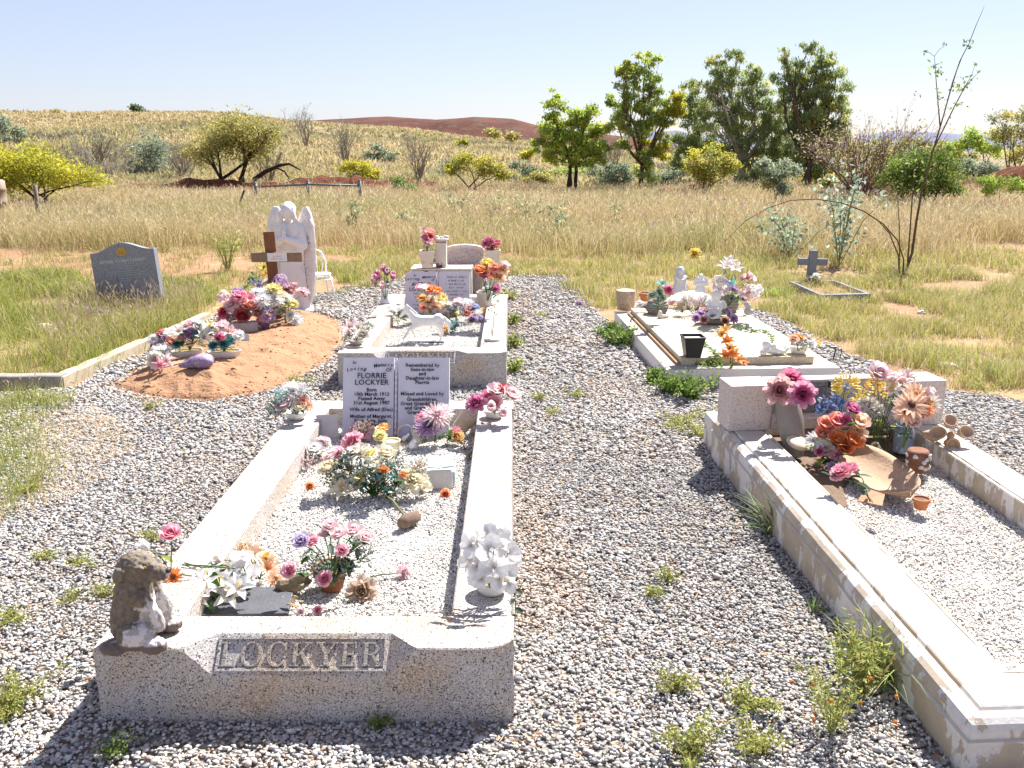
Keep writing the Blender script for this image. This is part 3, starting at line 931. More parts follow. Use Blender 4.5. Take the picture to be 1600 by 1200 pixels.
for nm, lb, bx, D_, bl, cl, n_ in [('scrub_bush', 'dark green scrub bush behind the bare mauve shrub', 1385, 44, [(1360, 235, 30, 16), (1395, 240, 30, 14), (1420, 248, 24, 12)], EUC, 3600),
    ('scrub_bush', 'pale olive scrub bush right behind the round bush', 1470, 48, [(1450, 240, 26, 10), (1485, 236, 26, 12), (1510, 246, 22, 10)], OLV, 3000), ('scrub_bush', 'olive scrub bush on the red bank below the corner tree', 1600, 40, [(1590, 240, 26, 14), (1625, 236, 26, 16)], OLV, 2600),
    ('scrub_bush', 'grey scrub bush in front of the bright flat bush', 1520, 38, [(1505, 258, 24, 12), (1535, 262, 24, 11)], GRY, 2200), ('scrub_bush', 'small grey green scrub bush under the bare sapling stem', 1395, 33, [(1375, 272, 20, 10), (1395, 266, 18, 9)], GRY + OLV[:2], 1800),
    ('scrub_bush', 'low straw green scrub bush left of the round bush', 1320, 30, [(1305, 285, 24, 12), (1335, 290, 20, 9)], OLV + GRY[:1], 2000), ('scrub_bush', 'far olive scrub bush right of the weeping gum', 1335, 55, [(1325, 228, 22, 10), (1345, 232, 18, 8)], OLV, 1600), ('scrub_bush', 'far grey scrub bush near the blue hills', 1440, 62, [(1430, 226, 16, 7), (1455, 228, 16, 7)], GRY, 1200),
    ('scrub_bush', 'green scrub bush behind the stems of the bright gum', 900, 44, [(885, 276, 24, 12), (915, 272, 24, 14)], EUC + BRT[:1], 2600), ('scrub_bush', 'dark scrub bush behind the tall gum trunk', 990, 44, [(975, 270, 22, 14), (1005, 274, 22, 12)], EUC, 2400),
    ('scrub_bush', 'wide dark scrub bush behind the rounded olive bush', 1120, 45, [(1090, 262, 30, 18), (1125, 258, 30, 20), (1155, 262, 24, 16)], EUC, 4000), ('scrub_bush', 'dense scrub bush between the leaning and weeping gums', 1225, 44, [(1205, 255, 26, 20), (1235, 262, 28, 18), (1225, 240, 22, 16)], EUC, 4000)]:
    tree(nm, lb, 'bush', (bx, 292), D_, bl, cl, [1] * len(cl), n_, 0.0036 * D_, 0.05, 2, 0.1, 0.35, TWIG, SR if 'scrub' in nm else UB, tight=0.26, clump=22, seed=bx)
for nm, lb, bx, bl, cl, n_ in [('grey_bush', 'grey undergrowth bush between the bright gum and the tall gum', 960, [(945, 272, 24, 16), (965, 262, 18, 16), (972, 282, 20, 10)], GRY, 2600), ('grey_bush', 'dark grey green undergrowth bush at the foot of the tall gum', 1040, [(1030, 282, 24, 12), (1050, 275, 20, 14)], GRY + EUC[:2], 2400),
                       ('green_bush', 'yellow green undergrowth bush below the weeping gum', 1300, [(1290, 268, 24, 16), (1308, 280, 20, 12), (1275, 282, 22, 12)], YEL + EUC[:2], 3000), ('green_bush', 'dull green undergrowth bush right of the pale leaning trunk', 1185, [(1175, 280, 26, 14), (1200, 272, 22, 14)], EUC, 2600),
                       ('olive_undergrowth', 'olive undergrowth bush left of the bright gum stems', 845, [(840, 282, 20, 12), (858, 276, 16, 12)], OLV, 1800)]:
    tree(nm, lb, 'bush', (bx, 296), 37, bl, cl, [1] * len(cl), n_, 0.13, 0.04, 2, 0.1, 0.35, TWIG, UB, tight=0.26, clump=22, seed=bx)
tree('olive_bush', 'rounded yellow olive bush in front of the gum trees', 'bush', (1100, 292), 30, [(1085, 255, 26, 20), (1120, 250, 28, 20), (1100, 270, 36, 18), (1140, 262, 16, 12)],
     OLV + YEL, [3, 3, 2, 2, 2, 2, 1, 1], 5000, 0.11, 0.05, 3, 0.0, 0.35, BARK, seed=8, tight=0.26)
tree('saltbush', 'grey green shrub standing in the dry grass before the big gums', 'bush', (1215, 322), 25, [(1205, 265, 20, 18), (1235, 268, 22, 18), (1215, 285, 26, 20)],
     GRY + OLV[:1], [3, 3, 3, 2, 2], 3600, 0.09, 0.035, 3, 0.1, 0.4, TWIG, seed=9, tight=0.26)
tree('round_bush', 'dense dark green rounded bush behind the bare sapling', 'bush', (1440, 318), 24, [(1405, 268, 34, 24), (1445, 258, 42, 26), (1485, 272, 32, 24), (1430, 285, 44, 22), (1475, 292, 34, 18)],
     ['#6c7f34', '#5b6e30', '#82923d', '#4c5e2c'], [3, 3, 2, 2], 11000, 0.09, 0.05, 4, 0.1, 0.3, BARK_DK, seed=10, tight=0.26, clump=18)
tree('flat_bush', 'bright green low bush beyond the round bush on the right skyline', 'bush', (1535, 250), 42, [(1510, 220, 24, 14), (1540, 222, 26, 14), (1495, 232, 20, 10), (1550, 235, 26, 10)],
     BRT, [3, 3, 3, 1], 3600, 0.16, 0.07, 2, 0.0, 0.35, BARK_DK, seed=11, tight=0.25)
tree('corner_tree', 'loose grey green tree at the right edge of the skyline', 'tree', (1585, 262), 36, [(1565, 190, 22, 16), (1595, 185, 24, 16), (1580, 212, 30, 18), (1610, 215, 24, 22)],
     OLV + GRY[:2], [3, 2, 3, 2, 2, 2], 3400, 0.14, 0.07, 2, 0.1, 0.35, BARK, seed=12, tight=0.3)
tree('low_bush', 'low vivid green bush in front of the red bank at the right edge', 'bush', (1560, 312), 24, [(1540, 290, 22, 11), (1570, 287, 26, 12), (1600, 292, 22, 10)],
     BRT[:3], [3, 3, 3], 3000, 0.08, 0.03, 3, -0.3, 0.3, BARK, seed=13, tight=0.26)
twig_bush('bare_shrub', 'large mauve brown leafless shrub fanning out beside the big gums', 'bush', (1345, 290), 27, 2.3, 2.0, 46, TWIG_RED, seed=14, r=0.026, leafcol=['#8d7a6c', '#9a8a70', '#a09a58'], nl=2600, lsize=0.10, lean=(0.25, 0))
# shrubs over the slope on the left
SG = 'shrubs scattered over the hill slope'
for (nm, lb, ct, bx, by, D, bl, cl, n, sz) in [
    ('yellow_shrub', 'vivid yellow green shrub behind the pipe barrier', 'bush', 560, 285, 38, [(548, 262, 16, 14), (572, 268, 16, 12), (585, 275, 12, 8)], YEL, 2600, 0.12),
    ('yellow_shrub', 'wide yellow shrub right of centre with a thin dark stem', 'bush', 728, 300, 33, [(725, 255, 24, 12), (760, 258, 26, 14), (785, 270, 20, 12), (705, 262, 14, 8)], YEL + OLV[:2], 4200, 0.11),
    ('green_shrub', 'small upright mid green shrub on the red bank', 'bush', 630, 306, 32, [(630, 290, 16, 14), (640, 298, 12, 9), (622, 298, 10, 8)], ['#6f8a45', '#83994f', '#5d773c'], 2400, 0.10),
    ('skyline_shrub', 'low olive shrub on the hill skyline at far left', 'bush', 93, 195, 125, [(80, 180, 16, 6), (100, 180, 18, 7)], OLV, 900, 0.45),
    ('skyline_tree', 'small round tree alone on the hill skyline', 'tree', 215, 190, 125, [(213, 170, 9, 8), (220, 178, 9, 6)], ['#6f7b58', '#828c66', '#5d6a4b'], 900, 0.42),
    ('distant_shrub', 'pale yellow shrub high on the slope under the red ridge', 'bush', 785, 225, 95, [(775, 208, 16, 7), (805, 212, 16, 7)], OLV, 1000, 0.35),
    ('distant_shrub', 'small yellow shrub low on the slope left of the bright gum', 'bush', 825, 250, 60, [(825, 240, 11, 7)], YEL, 700, 0.22),
    ('distant_shrub', 'yellow shrub halfway up the slope below the ridge', 'bush', 722, 236, 80, [(722, 224, 8, 6)], YEL, 500, 0.25),
    ('grey_shrub', 'grey leafy shrub left of the acacia trunk', 'bush', 235, 295, 42, [(225, 225, 24, 26), (245, 245, 22, 28), (215, 260, 18, 18)], GRY, 2200, 0.15),
    ('grey_shrub', 'faded grey shrub at the left edge high on the slope', 'bush', 10, 232, 60, [(5, 195, 14, 14), (20, 212, 20, 12)], GRY, 1200, 0.22),
    ('grey_shrub', 'grey shrub right of the barrier on the lower slope', 'bush', 690, 290, 44, [(700, 262, 18, 14), (680, 272, 14, 10)], GRY, 1100, 0.15),
    ('grey_shrub', 'hazy grey shrub above the vivid yellow shrub', 'bush', 590, 268, 55, [(585, 240, 16, 12), (600, 248, 16, 10)], GRY, 1000, 0.2),
    ('grey_shrub', 'low grey shrub between the wattle and the bare shrubs', 'bush', 185, 292, 44, [(180, 272, 18, 12), (195, 280, 16, 9)], GRY, 1000, 0.16),
    ('grey_shrub', 'grey shrub high on the slope left of the ridge', 'bush', 400, 215, 90, [(395, 200, 16, 8), (410, 205, 14, 7)], GRY, 700, 0.3),
    ('olive_shrub', 'olive shrub at mid slope right of the tall bare shrub', 'bush', 620, 262, 60, [(625, 246, 12, 8)], OLV, 700, 0.2),
    ('olive_shrub', 'olive shrub low on the slope right of the wide yellow shrub', 'bush', 800, 296, 42, [(795, 280, 16, 10), (808, 285, 12, 8)], OLV, 1200, 0.14),
    ('olive_shrub', 'olive shrub left of the acacia low on the slope', 'bush', 270, 300, 40, [(268, 285, 18, 9)], OLV, 1000, 0.13),
    ('olive_shrub', 'small olive shrub right of the acacia under the dead branch', 'bush', 455, 300, 39, [(452, 286, 16, 9)], OLV, 900, 0.13),
    ('olive_shrub', 'dull olive shrub halfway up the slope above the barrier', 'bush', 500, 262, 64, [(500, 248, 14, 8)], OLV, 700, 0.2),
    ('grey_shrub', 'grey green shrub at the foot of the slope left of the bright gum', 'bush', 815, 292, 40, [(812, 268, 20, 14), (835, 275, 14, 12)], GRY + OLV[:1], 1500, 0.14)]:
    tree(nm, lb, ct, (bx, by), D, bl, cl, [1] * len(cl), n, sz, 0.012 * D ** 0.5 if D < 60 else 0.05, 2, 0.0, 0.4, TWIG if 'grey' in nm else BARK, SG, tight=0.3, clump=16, seed=bx)
for (lb, bx, by, D, sp, hh, n, lf) in [
    ('leafless grey twiggy shrub right of the acacia trunk', 420, 298, 38, 1.1, 1.7, 12, 150), ('tall leafless grey shrub behind the vivid yellow shrub', 542, 262, 48, 0.9, 2.2, 12, 120),
    ('bare grey shrub standing between the two yellow shrubs', 655, 283, 40, 0.8, 2.0, 12, 60), ('bare grey shrub left of the grey leafy shrub', 160, 290, 46, 1.6, 1.7, 12, 200),
    ('bare grey shrub between the grey leafy shrub and the acacia', 290, 297, 40, 1.2, 1.7, 13, 120), ('bare twigs beside the tall gum trunk', 955, 296, 40, 1.0, 1.9, 12, 80), ('wide grey dead shrub high on the slope above the acacia', 480, 245, 70, 2.5, 2.6, 12, 150)]:
    twig_bush('bare_shrub', lb, 'bush', (bx, by), D, sp, hh, n, TWIG, SG, seed=bx, r=0.018 + 0.0003 * D, leafcol=GRY, nl=lf, lsize=0.12)
# the dead branch arching out of the slope
mb = MB(); b0 = P(393, 300, 37)
mb.tube([P(393, 296, 37) - b0, P(398, 280, 37) - b0, P(415, 268, 37) - b0, P(438, 258, 37) - b0, P(452, 256, 37) - b0, P(470, 266, 37) - b0], [0.11, 0.1, 0.09, 0.07, 0.05, 0.02], 7)
mb.tube([P(430, 261, 37) - b0, P(445, 268, 36.6) - b0, P(452, 280, 36.5) - b0], [0.05, 0.04, 0.02], 6)
o = mb.build('dead_branch', BARK_DK, None, True, loc=b0)
tag(o, 'dark dead branch arching just right of the acacia', 'branch')

# leafy blue-grey weeds standing in the dry grass
BLUE = ['#8f9a78', '#a0a886', '#808c68', '#a4a878']
def weed_plant(name, label, cat, base, Yw, h, spread, n, cols, seed, leaf=0.05, group=None, z=None, stems=7, mat_st=None, droop=0.0, asp=0.55, wl=None):
    q = random.Random(seed)
    b = base if isinstance(base, Vector) else P(base[0], base[1], Yw)
    if z is not None: b = Vector((b.x, b.y, z))
    root = empty(name, b, label, cat, group)
    mb = MB(); pts = []
    for i in range(stems):
        a = q.uniform(0, 6.283); t = q.uniform(0.2, 1) * spread
        e = Vector((math.cos(a) * t, math.sin(a) * t, h * q.uniform(0.6, 1.0)))
        m = e * 0.5 + Vector((0, 0, h * 0.12))
        mb.tube([(0, 0, -0.01), m, e], [leaf * 0.09, leaf * 0.08, leaf * 0.04], 4)
        for k in range(6):
            u = 0.2 + 0.16 * k
            pts.append(m * (2 * u) if u < 0.5 else m.lerp(e, 2 * u - 1))
    mb.build('stem', mat_st or m_plain('weed_stem', C('#7d7f45'), 0.7), root)
    p = np.array([tuple(v) for v in pts])
    pos = p[NR.integers(0, len(p), n)] + NR.normal(0, 1, (n, 3)) * leaf * 0.8
    pos[:, 2] = np.maximum(pos[:, 2], 0.004)
    link('foliage', leaf_mesh('foliage', pos, leaf, pal(n, cols, wl), LEAF, droop, asp), root)
    return root
WG = 'leafy weeds in the dry grass'
for i, (px, D, h, sp, lb) in enumerate([(552, 17, 0.75, 0.22, 'grey green leafy weed in the dry grass right of the angel'), (715, 21, 0.8, 0.4, 'blue grey weed in the grass below the thin stemmed yellow shrub'), (775, 20, 0.75, 0.45, 'blue grey weed left of the young gum in the dry grass'),
                                        (830, 19, 0.8, 0.5, 'blue grey weed in front of the young gum stems'), (880, 17, 0.7, 0.5, 'blue grey weed in the grass right of the curved pale headstone'), (960, 20, 0.6, 0.4, 'blue grey weed in the grass in front of the tall gum'),
                                        (1130, 22, 0.5, 0.5, 'blue grey weed in front of the rounded olive bush'), (640, 18, 0.5, 0.4, 'yellow green weed in the grass behind the pink flower vase')]):
    b = P(px, 330, D); 
    weed_plant('leafy_weed', lb, 'weed', Vector((b.x, D, 0)), None, h * .9, sp * .9, 130, BLUE, 40 + i, 0.085, WG)
# airy green plant behind the cross
b = G(378, 415); weed_plant('feathery_shrub', 'feathery green shrub standing behind the wooden cross', 'bush', Vector((b.x, 12.4, 0)), None, 0.62, 0.4, 900, ['#9aa45a', '#8a974d', '#aeb26c'], 61, 0.05, z=0, stems=16, asp=0.22)
# grey leafy sapling and its neighbours in front of the round bush
b = G(1350, 430); weed_plant('grey_sapling', 'blue grey leafy sapling in the grass left of the bare sapling', 'plant', Vector((b.x, 13.0, 0)), None, 1.45, 0.55, 420, ['#93a595', '#a4b3a2', '#7f917d'], 62, 0.085, z=0, stems=8)
b = G(1290, 430); weed_plant('grey_sapling', 'lower sprawling blue grey plant behind the grey cross', 'plant', Vector((b.x, 13.6, 0)), None, 0.75, 0.8, 420, ['#8b9c86', '#9aa892', '#7d8d70'], 63, 0.08, z=0, stems=9)

# bare sapling and the arching cane beside it
def bare_sapling():
    D = 12.0
    b = Vector((P(1412, 430, D).x, D, 0))
    root = empty('bare_sapling', b, 'tall thin bare sapling with few leaves leaning right against the sky', 'tree')
    f = lambda px, py, dy=0.0: P(px, py, D + dy) - b
    mb = MB()
    mb.tube([Vector((0, 0, -0.05)), f(1425, 395), f(1432, 345), f(1440, 300), f(1452, 255), f(1467, 205), f(1475, 178), f(1488, 130), f(1500, 95), f(1514, 68), f(1525, 40), f(1538, 10)],
            [0.019, 0.018, 0.016, 0.014, 0.012, 0.010, 0.008, 0.007, 0.006, 0.005, 0.004, 0.002], 7)
    mb.tube([f(1469, 198), f(1466, 165, 0.1), f(1463, 130, 0.15), f(1460, 88, 0.2)], [0.009, 0.007, 0.006, 0.003], 6)
    mb.tube([f(1460, 88, 0.2), f(1452, 82, 0.25), f(1446, 82, 0.3)], [0.003, 0.0025, 0.002], 5)
    mb.tube([f(1460, 88, 0.2), f(1468, 77, 0.15), f(1477, 71, 0.1)], [0.003, 0.0025, 0.002], 5)
    mb.tube([f(1455, 240), f(1475, 200, -0.1), f(1492, 165, -0.15), f(1508, 135, -0.2), f(1530, 112, -0.2)], [0.010, 0.009, 0.007, 0.006, 0.002], 6)
    mb.tube([f(1508, 135, -0.2), f(1518, 118, -0.2), f(1524, 100, -0.2)], [0.004, 0.003, 0.002], 5)
    mb.tube([f(1470, 195), f(1483, 150, 0.1), f(1495, 110, 0.15), f(1505, 85, 0.15)], [0.008, 0.006, 0.005, 0.002], 6)
    mb.tube([Vector((0.05, 0.02, 0)), f(1424, 330, 0.2), f(1428, 270, 0.3), f(1420, 245, 0.3)], [0.012, 0.009, 0.006, 0.003], 6)
    mb.tube([Vector((-0.03, 0.05, 0)), f(1405, 350, 0.2), f(1402, 300, 0.2)], [0.009, 0.007, 0.003], 6)
    mb.build('trunk', BARK, root, True)
    lp = []
    for (px, py, s, n) in [(1463, 110, 6, 34), (1505, 132, 8, 40), (1514, 68, 4, 22), (1492, 130, 6, 14), (1497, 160, 8, 14), (1475, 165, 10, 12), (1466, 150, 5, 10), (1446, 82, 1.5, 4), (1477, 71, 1.5, 5), (1524, 100, 1.5, 5), (1531, 112, 1.5, 5), (1418, 250, 10, 26), (1430, 290, 14, 30)]:
        for _ in range(n):
            v = f(px + R.gauss(0, s), py + R.gauss(0, s), R.gauss(0, 0.06)); lp.append(tuple(v))
    lp = np.array(lp)
    link('foliage', leaf_mesh('foliage', lp, 0.055, pal(len(lp), ['#7d9150', '#6b8045', '#93a35c', '#586b3c']), LEAF, 0.1, 0.45), root)
    b2 = Vector((P(1408, 430, 11.6).x, 11.6, 0))
    g = lambda px, py, dy=0.0: P(px, py, 11.6 + dy) - b2
    mb = MB()
    mb.tube([Vector((0.03, 0, -0.03)), g(1412, 405), g(1402, 375), g(1380, 350), g(1350, 330), g(1315, 317), g(1275, 311), g(1235, 313), g(1200, 325), g(1165, 345), g(1132, 378)],
            [0.011, 0.010, 0.0095, 0.009, 0.0085, 0.008, 0.007, 0.006, 0.005, 0.004, 0.003], 6)
    mb.tube([Vector((0.0, 0.03, -0.03)), g(1404, 400), g(1390, 365), g(1372, 345)], [0.011, 0.01, 0.008, 0.004], 6)
    o = mb.build('arched_cane', BARK, None, True, loc=b2)
    tag(o, 'thin bare cane bent over in a wide arch beside the sapling', 'branch')
bare_sapling()

# red earth banks
def bank(name, label, px0, px1, py, Y, hgt, dep, seed):
    a = P(px0, py, Y); b = P(px1, py, Y)
    nx, ny = 70, 12
    V = []
    for j in range(ny):
        v = j / (ny - 1)
        for i in range(nx):
            u = i / (nx - 1)
            x = a.x + (b.x - a.x) * u; y = Y + (v - 0.5) * dep
            e = math.sin(math.pi * u) ** 0.4 * math.sin(math.pi * v) ** 0.8
            z = hgt * e * (0.35 + 1.0 * vnoise(np.array([x]), np.array([y]), 0.9, seed)[0] + 0.5 * vnoise(np.array([x]), np.array([y]), 3.0, seed + 1)[0])
            V.append((x, y, tzf(x, y) - 0.05 + z))
    i = (np.arange(ny - 1)[:, None] * nx + np.arange(nx - 1)[None]).ravel()
    o = link(name, np_mesh(name, np.array(V), [np.stack([i, i + 1, i + 1 + nx, i + nx], 1)], None, RED_EARTH))
    tag(o, label, kind='structure')
RED_EARTH = m_rock('red_earth', C('#7c4630'), C('#8d5a42'), C('#5a3a2c'), 1.6)
bank('dirt_bank', 'low bank of red earth across the foot of the slope', 120, 850, 300, 35.0, 0.5, 3.0, 3)
bank('dirt_bank', 'heap of red earth behind the pipe barrier', 495, 610, 300, 33.5, 0.5, 2.0, 8)
bank('dirt_bank', 'red earth bank under the bare mauve shrub', 1270, 1420, 300, 29.0, 0.7, 2.5, 5)
bank('dirt_bank', 'red earth bank at the right edge behind the green bush', 1500, 1800, 270, 33.0, 0.9, 4.0, 6)
bank('dirt_bank', 'small dark earth heap before the gum trees', 1020, 1110, 306, 31.0, 0.5, 1.6, 7)

# pipe barrier and old fence posts
GALV = m_plain('galvanised_steel', C('#5f6663'), 0.5, 0.15, 8, 0.1)
OLDW = m_plain('weathered_wood', C('#7a7068'), 0.9, 0.3, 14, 0.5)
def barrier():
    D = 25.0
    b = P(400, 305, D); b.z = 0
    root = empty('pipe_barrier', b, 'low grey pipe rail barrier standing in the dry grass', 'barrier')
    for px, py in ((399, 290), (481, 287), (562, 286)):
        t = P(px, py, D) - b
        MB().tube([(t.x, 0, -0.1), (t.x, 0, t.z + 0.06)], 0.045, 10).ball((t.x, 0, t.z + 0.06), 0.045, 10).build('post', GALV, root, True)
    MB().tube([P(399, 292, D) - b - Vector((0, .02, 0)), P(481, 288, D) - b - Vector((0, .02, 0)), P(562, 290, D) - b - Vector((0, .02, 0))], 0.028, 10).build('rail', GALV, root, True)
barrier()
FG = 'old fence posts in the dry grass'
for (px, py0, py1, D, lean, lb) in [(62, 289, 356, 19.5, 0.02, 'grey weathered wooden fence post in the dry grass at far left'), (368, 297, 330, 22, 0.25, 'thin dark leaning fence post below the acacia'), (1130, 0, 0, 0, 0, None)]:
    if not lb: continue
    b = P(px, py1, D); t = P(px, py0, D)
    mb = MB().tube([(0, 0, -0.1), (lean * 0.4, 0, t.z * 0.5), (lean, 0, t.z)], [0.045, 0.045, 0.042] if D < 20 else [0.025] * 3, 8)
    tag(mb.build('fence_post', OLDW if D < 20 else BARK_DK, None, True, loc=(b.x, D, 0)), lb, 'fence post', FG)
# pale ribbed drum at the very edge of the picture
b = P(-11, 300, 21); mb = MB()
mb.lathe([(0.22, 0.0), (0.27, 0.02), (0.27, 0.12), (0.29, 0.14), (0.27, 0.16), (0.27, 0.28), (0.29, 0.30), (0.27, 0.32), (0.27, 0.46), (0.29, 0.48), (0.27, 0.5), (0.27, 0.6), (0.22, 0.62)], 24)
mb.xf(Matrix.Diagonal((1, 1, 1.55, 1)))
tag(mb.build('ribbed_drum', m_plain('faded_pink_metal', C('#93806f'), 0.6, 0.2, 6, 0.1), None, True, loc=(b.x, 21, 0.0)), 'pale brownish ribbed drum at the left edge of the dry grass', 'drum')
# ------------------------------------------------------------------ graves and stonework
GRAN = m_granite('speckled_granite', C('#b7b1ad'), C('#504d4c'), C('#cfcac5'), C('#b59f84'), 250)
GRAN_GREY = m_granite('grey_granite', C('#868991'), C('#5c5e66'), C('#a3a6ad'), C('#888a91'), 240, 0.5)
GRAN_PINK = m_granite('pink_granite', C('#b09a84'), C('#75604f'), C('#c8b8a2'), C('#a08468'), 200)
CREAM = m_granite('cream_terrazzo', C('#c2b79e'), C('#a3957e'), C('#cfc6b2'), C('#bcab8c'), 200)
WHITEP = m_peel('flaking_white_paint', C('#d9d5d0'), C('#a7998a'), 0.36, 5)
PEEL = m_peel('peeling_paint', C('#d3cec8'), C('#b8aa96'), 0.52, 6)
PINKW = m_granite('pale_pink_concrete', C('#cdc0b8'), C('#aa9c94'), C('#d8cec8'), C('#c8b7aa'), 240)
BOOKM = m_plain('mauve_grey_marble', C('#cbc8d0'), 0.35, 0.05, 8, 0.03, 0.4)
SLATE = m_plain('slate', C('#4a4d52'), 0.55, 0.2, 10, 0.3)
INK = m_plain('engraved_black', C('#2d2c33'), 0.6, 0.1, 20, 0)
GOLD = m_plain('gilt', C('#c99b2e'), 0.5, 0.15, 20, 0.1)
SILV = m_plain('silver_lettering', C('#b9bbc2'), 0.5, 0.1, 20, 0)
WHITE = m_plain('white_ceramic', C('#dcdad6'), 0.4, 0.06, 8, 0.05, 0.4)
STONEW = m_plain('weathered_white_stone', C('#cfcac3'), 0.85, 0.14, 14, 0.4, dirt=C('#8d857b'), dirt_amt=0.4)
SOIL = m_plain('dark_soil', C('#6f5d4c'), 0.95, 0.35, 30, 0.8)
CHIP = m_attr('marble_chip', 0.8, 0.0)

def chips(parent, poly, z, dens, name='chipping_bed', pal_=None, w=None, size=0.0044):
    """white chippings lying over a grave, as one part; poly in the parent's own coordinates"""
    xs = [p[0] for p in poly]; ys = [p[1] for p in poly]
    n = int(dens * 1.6 * (max(xs) - min(xs)) * (max(ys) - min(ys)))
    x = NR.uniform(min(xs), max(xs), n); y = NR.uniform(min(ys), max(ys), n)
    k = inside(poly, x, y)
    x, y = x[k], y[k]
    zz = z + 0.012 * (vnoise(x, y, 5, 2) - 0.5) + NR.uniform(0, 0.004, len(x))
    o = stones('chippings', None, np.stack([x, y], 1), zz, size, pal_ or [C('#d2cec7'), C('#c4bfb8'), C('#dfdbd5'), C('#9c9a98'), C('#65656b'), C('#bdb0a0')], w or [32, 22, 26, 8, 5, 3], CHIP, 0.8, parent, None)
    o['kind'] = 'stuff'
    g = MB().prism([tuple(p) for p in poly], z - 0.25, z - 0.003).build(name, m_plain('chip_ground', C('#c4bcb2'), 0.95, 0.25, 60, 0.8), parent)

def text_into(mb, s, M, size, mi=0, ext=0.0006, weight=0.0, shear=0.0, align='CENTER', space=1.0):
    cu = bpy.data.curves.new('lettering', 'FONT')
    cu.body = s; cu.size = size; cu.extrude = ext; cu.offset = weight; cu.align_x = align; cu.shear = shear
    cu.space_character = space
    cu.resolution_u = 2
    o = bpy.data.objects.new('lettering', cu)
    COL.objects.link(o)
    bpy.context.view_layer.update()
    me = bpy.data.meshes.new_from_object(o.evaluated_get(bpy.context.evaluated_depsgraph_get()))
    mb.add([M @ v.co for v in me.vertices], [tuple(p.vertices) for p in me.polygons], mi)
    bpy.data.objects.remove(o); bpy.data.curves.remove(cu); bpy.data.meshes.remove(me)
def scribble(mb, M, x0, x1, y, hgt, seed, mi=0, t=0.0006):
    """engraving too small to read in the photograph: broken strokes of letter size"""
    q = random.Random(seed)
    x = x0
    while x < x1:
        if q.random() < 0.16: x += hgt * 0.6; continue
        w = hgt * q.uniform(0.14, 0.24)
        a = y + (0 if q.random() < 0.8 else hgt * 0.2); b = y + hgt * q.choice([0.7, 0.7, 1.0])
        mb.add([M @ Vector(v) for v in ((x, a, 0), (x + w, a, 0), (x + w, b, 0), (x, b, 0), (x, a, t), (x + w, a, t), (x + w, b, t), (x, b, t))], [(4, 5, 6, 7), (0, 1, 5, 4), (1, 2, 6, 5), (2, 3, 7, 6), (3, 0, 4, 7)], mi)
        if q.random() < 0.5:
            c = y + hgt * q.choice([0.0, 0.3, 0.55])
            mb.add([M @ Vector(v) for v in ((x + w, c, t * 0.8), (x + hgt * 0.45, c, t * 0.8), (x + hgt * 0.45, c + hgt * 0.15, t * 0.8), (x + w, c + hgt * 0.15, t * 0.8))], [(0, 1, 2, 3)], mi)
        x += hgt * q.uniform(0.5, 0.7)

# serif capitals cut as stems, serifs and bowls (unit height 1)
def ring(cx, cy, rx, ry, t0, t1, a0, a1, n=14):
    """part of a bowl; thickness swells from t1 at top/bottom to t0 at the sides"""
    out = []
    for i in range(n):
        q = []
        for a, o in ((a0 + (a1 - a0) * i / n, 1), (a0 + (a1 - a0) * (i + 1) / n, 1), (a0 + (a1 - a0) * (i + 1) / n, 0), (a0 + (a1 - a0) * i / n, 0)):
            a = math.radians(a)
            t = t1 + (t0 - t1) * abs(math.cos(a))
            q.append((cx + (rx - (0 if o else t)) * math.cos(a), cy + (ry - (0 if o else t1 + (t - t1) * 0.2)) * math.sin(a)))
        out.append(q)
    return out
def rc(x0, y0, x1, y1): return [(x0, y0), (x1, y0), (x1, y1), (x0, y1)]
GLY = {
    'L': (0.68, [rc(0.10, 0.07, 0.25, 0.93), rc(0.0, 0, 0.62, 0.07), rc(0, 0.93, 0.36, 1), rc(0.56, 0.07, 0.62, 0.28)]),
    'O': (0.92, ring(0.44, 0.5, 0.44, 0.52, 0.15, 0.06, 0, 360, 26)),
    'C': (0.84, ring(0.44, 0.5, 0.44, 0.52, 0.15, 0.06, 42, 318, 22) + [rc(0.72, 0.68, 0.79, 0.98), rc(0.72, 0.02, 0.79, 0.22)]),
    'K': (0.88, [rc(0.10, 0.07, 0.25, 0.93), rc(0, 0, 0.36, 0.07), rc(0, 0.93, 0.36, 1), [(0.25, 0.42), (0.34, 0.42), (0.74, 0.93), (0.64, 0.93)], [(0.36, 0.56), (0.50, 0.60), (0.80, 0.07), (0.62, 0.07)], rc(0.54, 0.93, 0.84, 1), rc(0.52, 0, 0.88, 0.07)]),
    'Y': (0.86, [rc(0.35, 0.07, 0.50, 0.48), rc(0.24, 0, 0.61, 0.07), [(0.35, 0.48), (0.50, 0.48), (0.25, 0.93), (0.08, 0.93)], [(0.43, 0.49), (0.50, 0.48), (0.77, 0.93), (0.68, 0.93)], rc(0, 0.93, 0.34, 1), rc(0.58, 0.93, 0.86, 1)]),
    'E': (0.72, [rc(0.10, 0.07, 0.25, 0.93), rc(0, 0, 0.66, 0.07), rc(0, 0.93, 0.64, 1), rc(0.25, 0.47, 0.48, 0.54), rc(0.48, 0.38, 0.54, 0.63), rc(0.58, 0.74, 0.64, 0.93), rc(0.60, 0.07, 0.66, 0.28)]),
    'R': (0.90, [rc(0.10, 0.07, 0.25, 0.93), rc(0, 0, 0.36, 0.07), rc(0, 0.93, 0.40, 1), rc(0.25, 0.46, 0.40, 0.52), [(0.38, 0.46), (0.52, 0.47), (0.82, 0.07), (0.64, 0.07)], rc(0.58, 0, 0.90, 0.07)] + ring(0.40, 0.73, 0.30, 0.27, 0.14, 0.065, -90, 90, 12)),
}
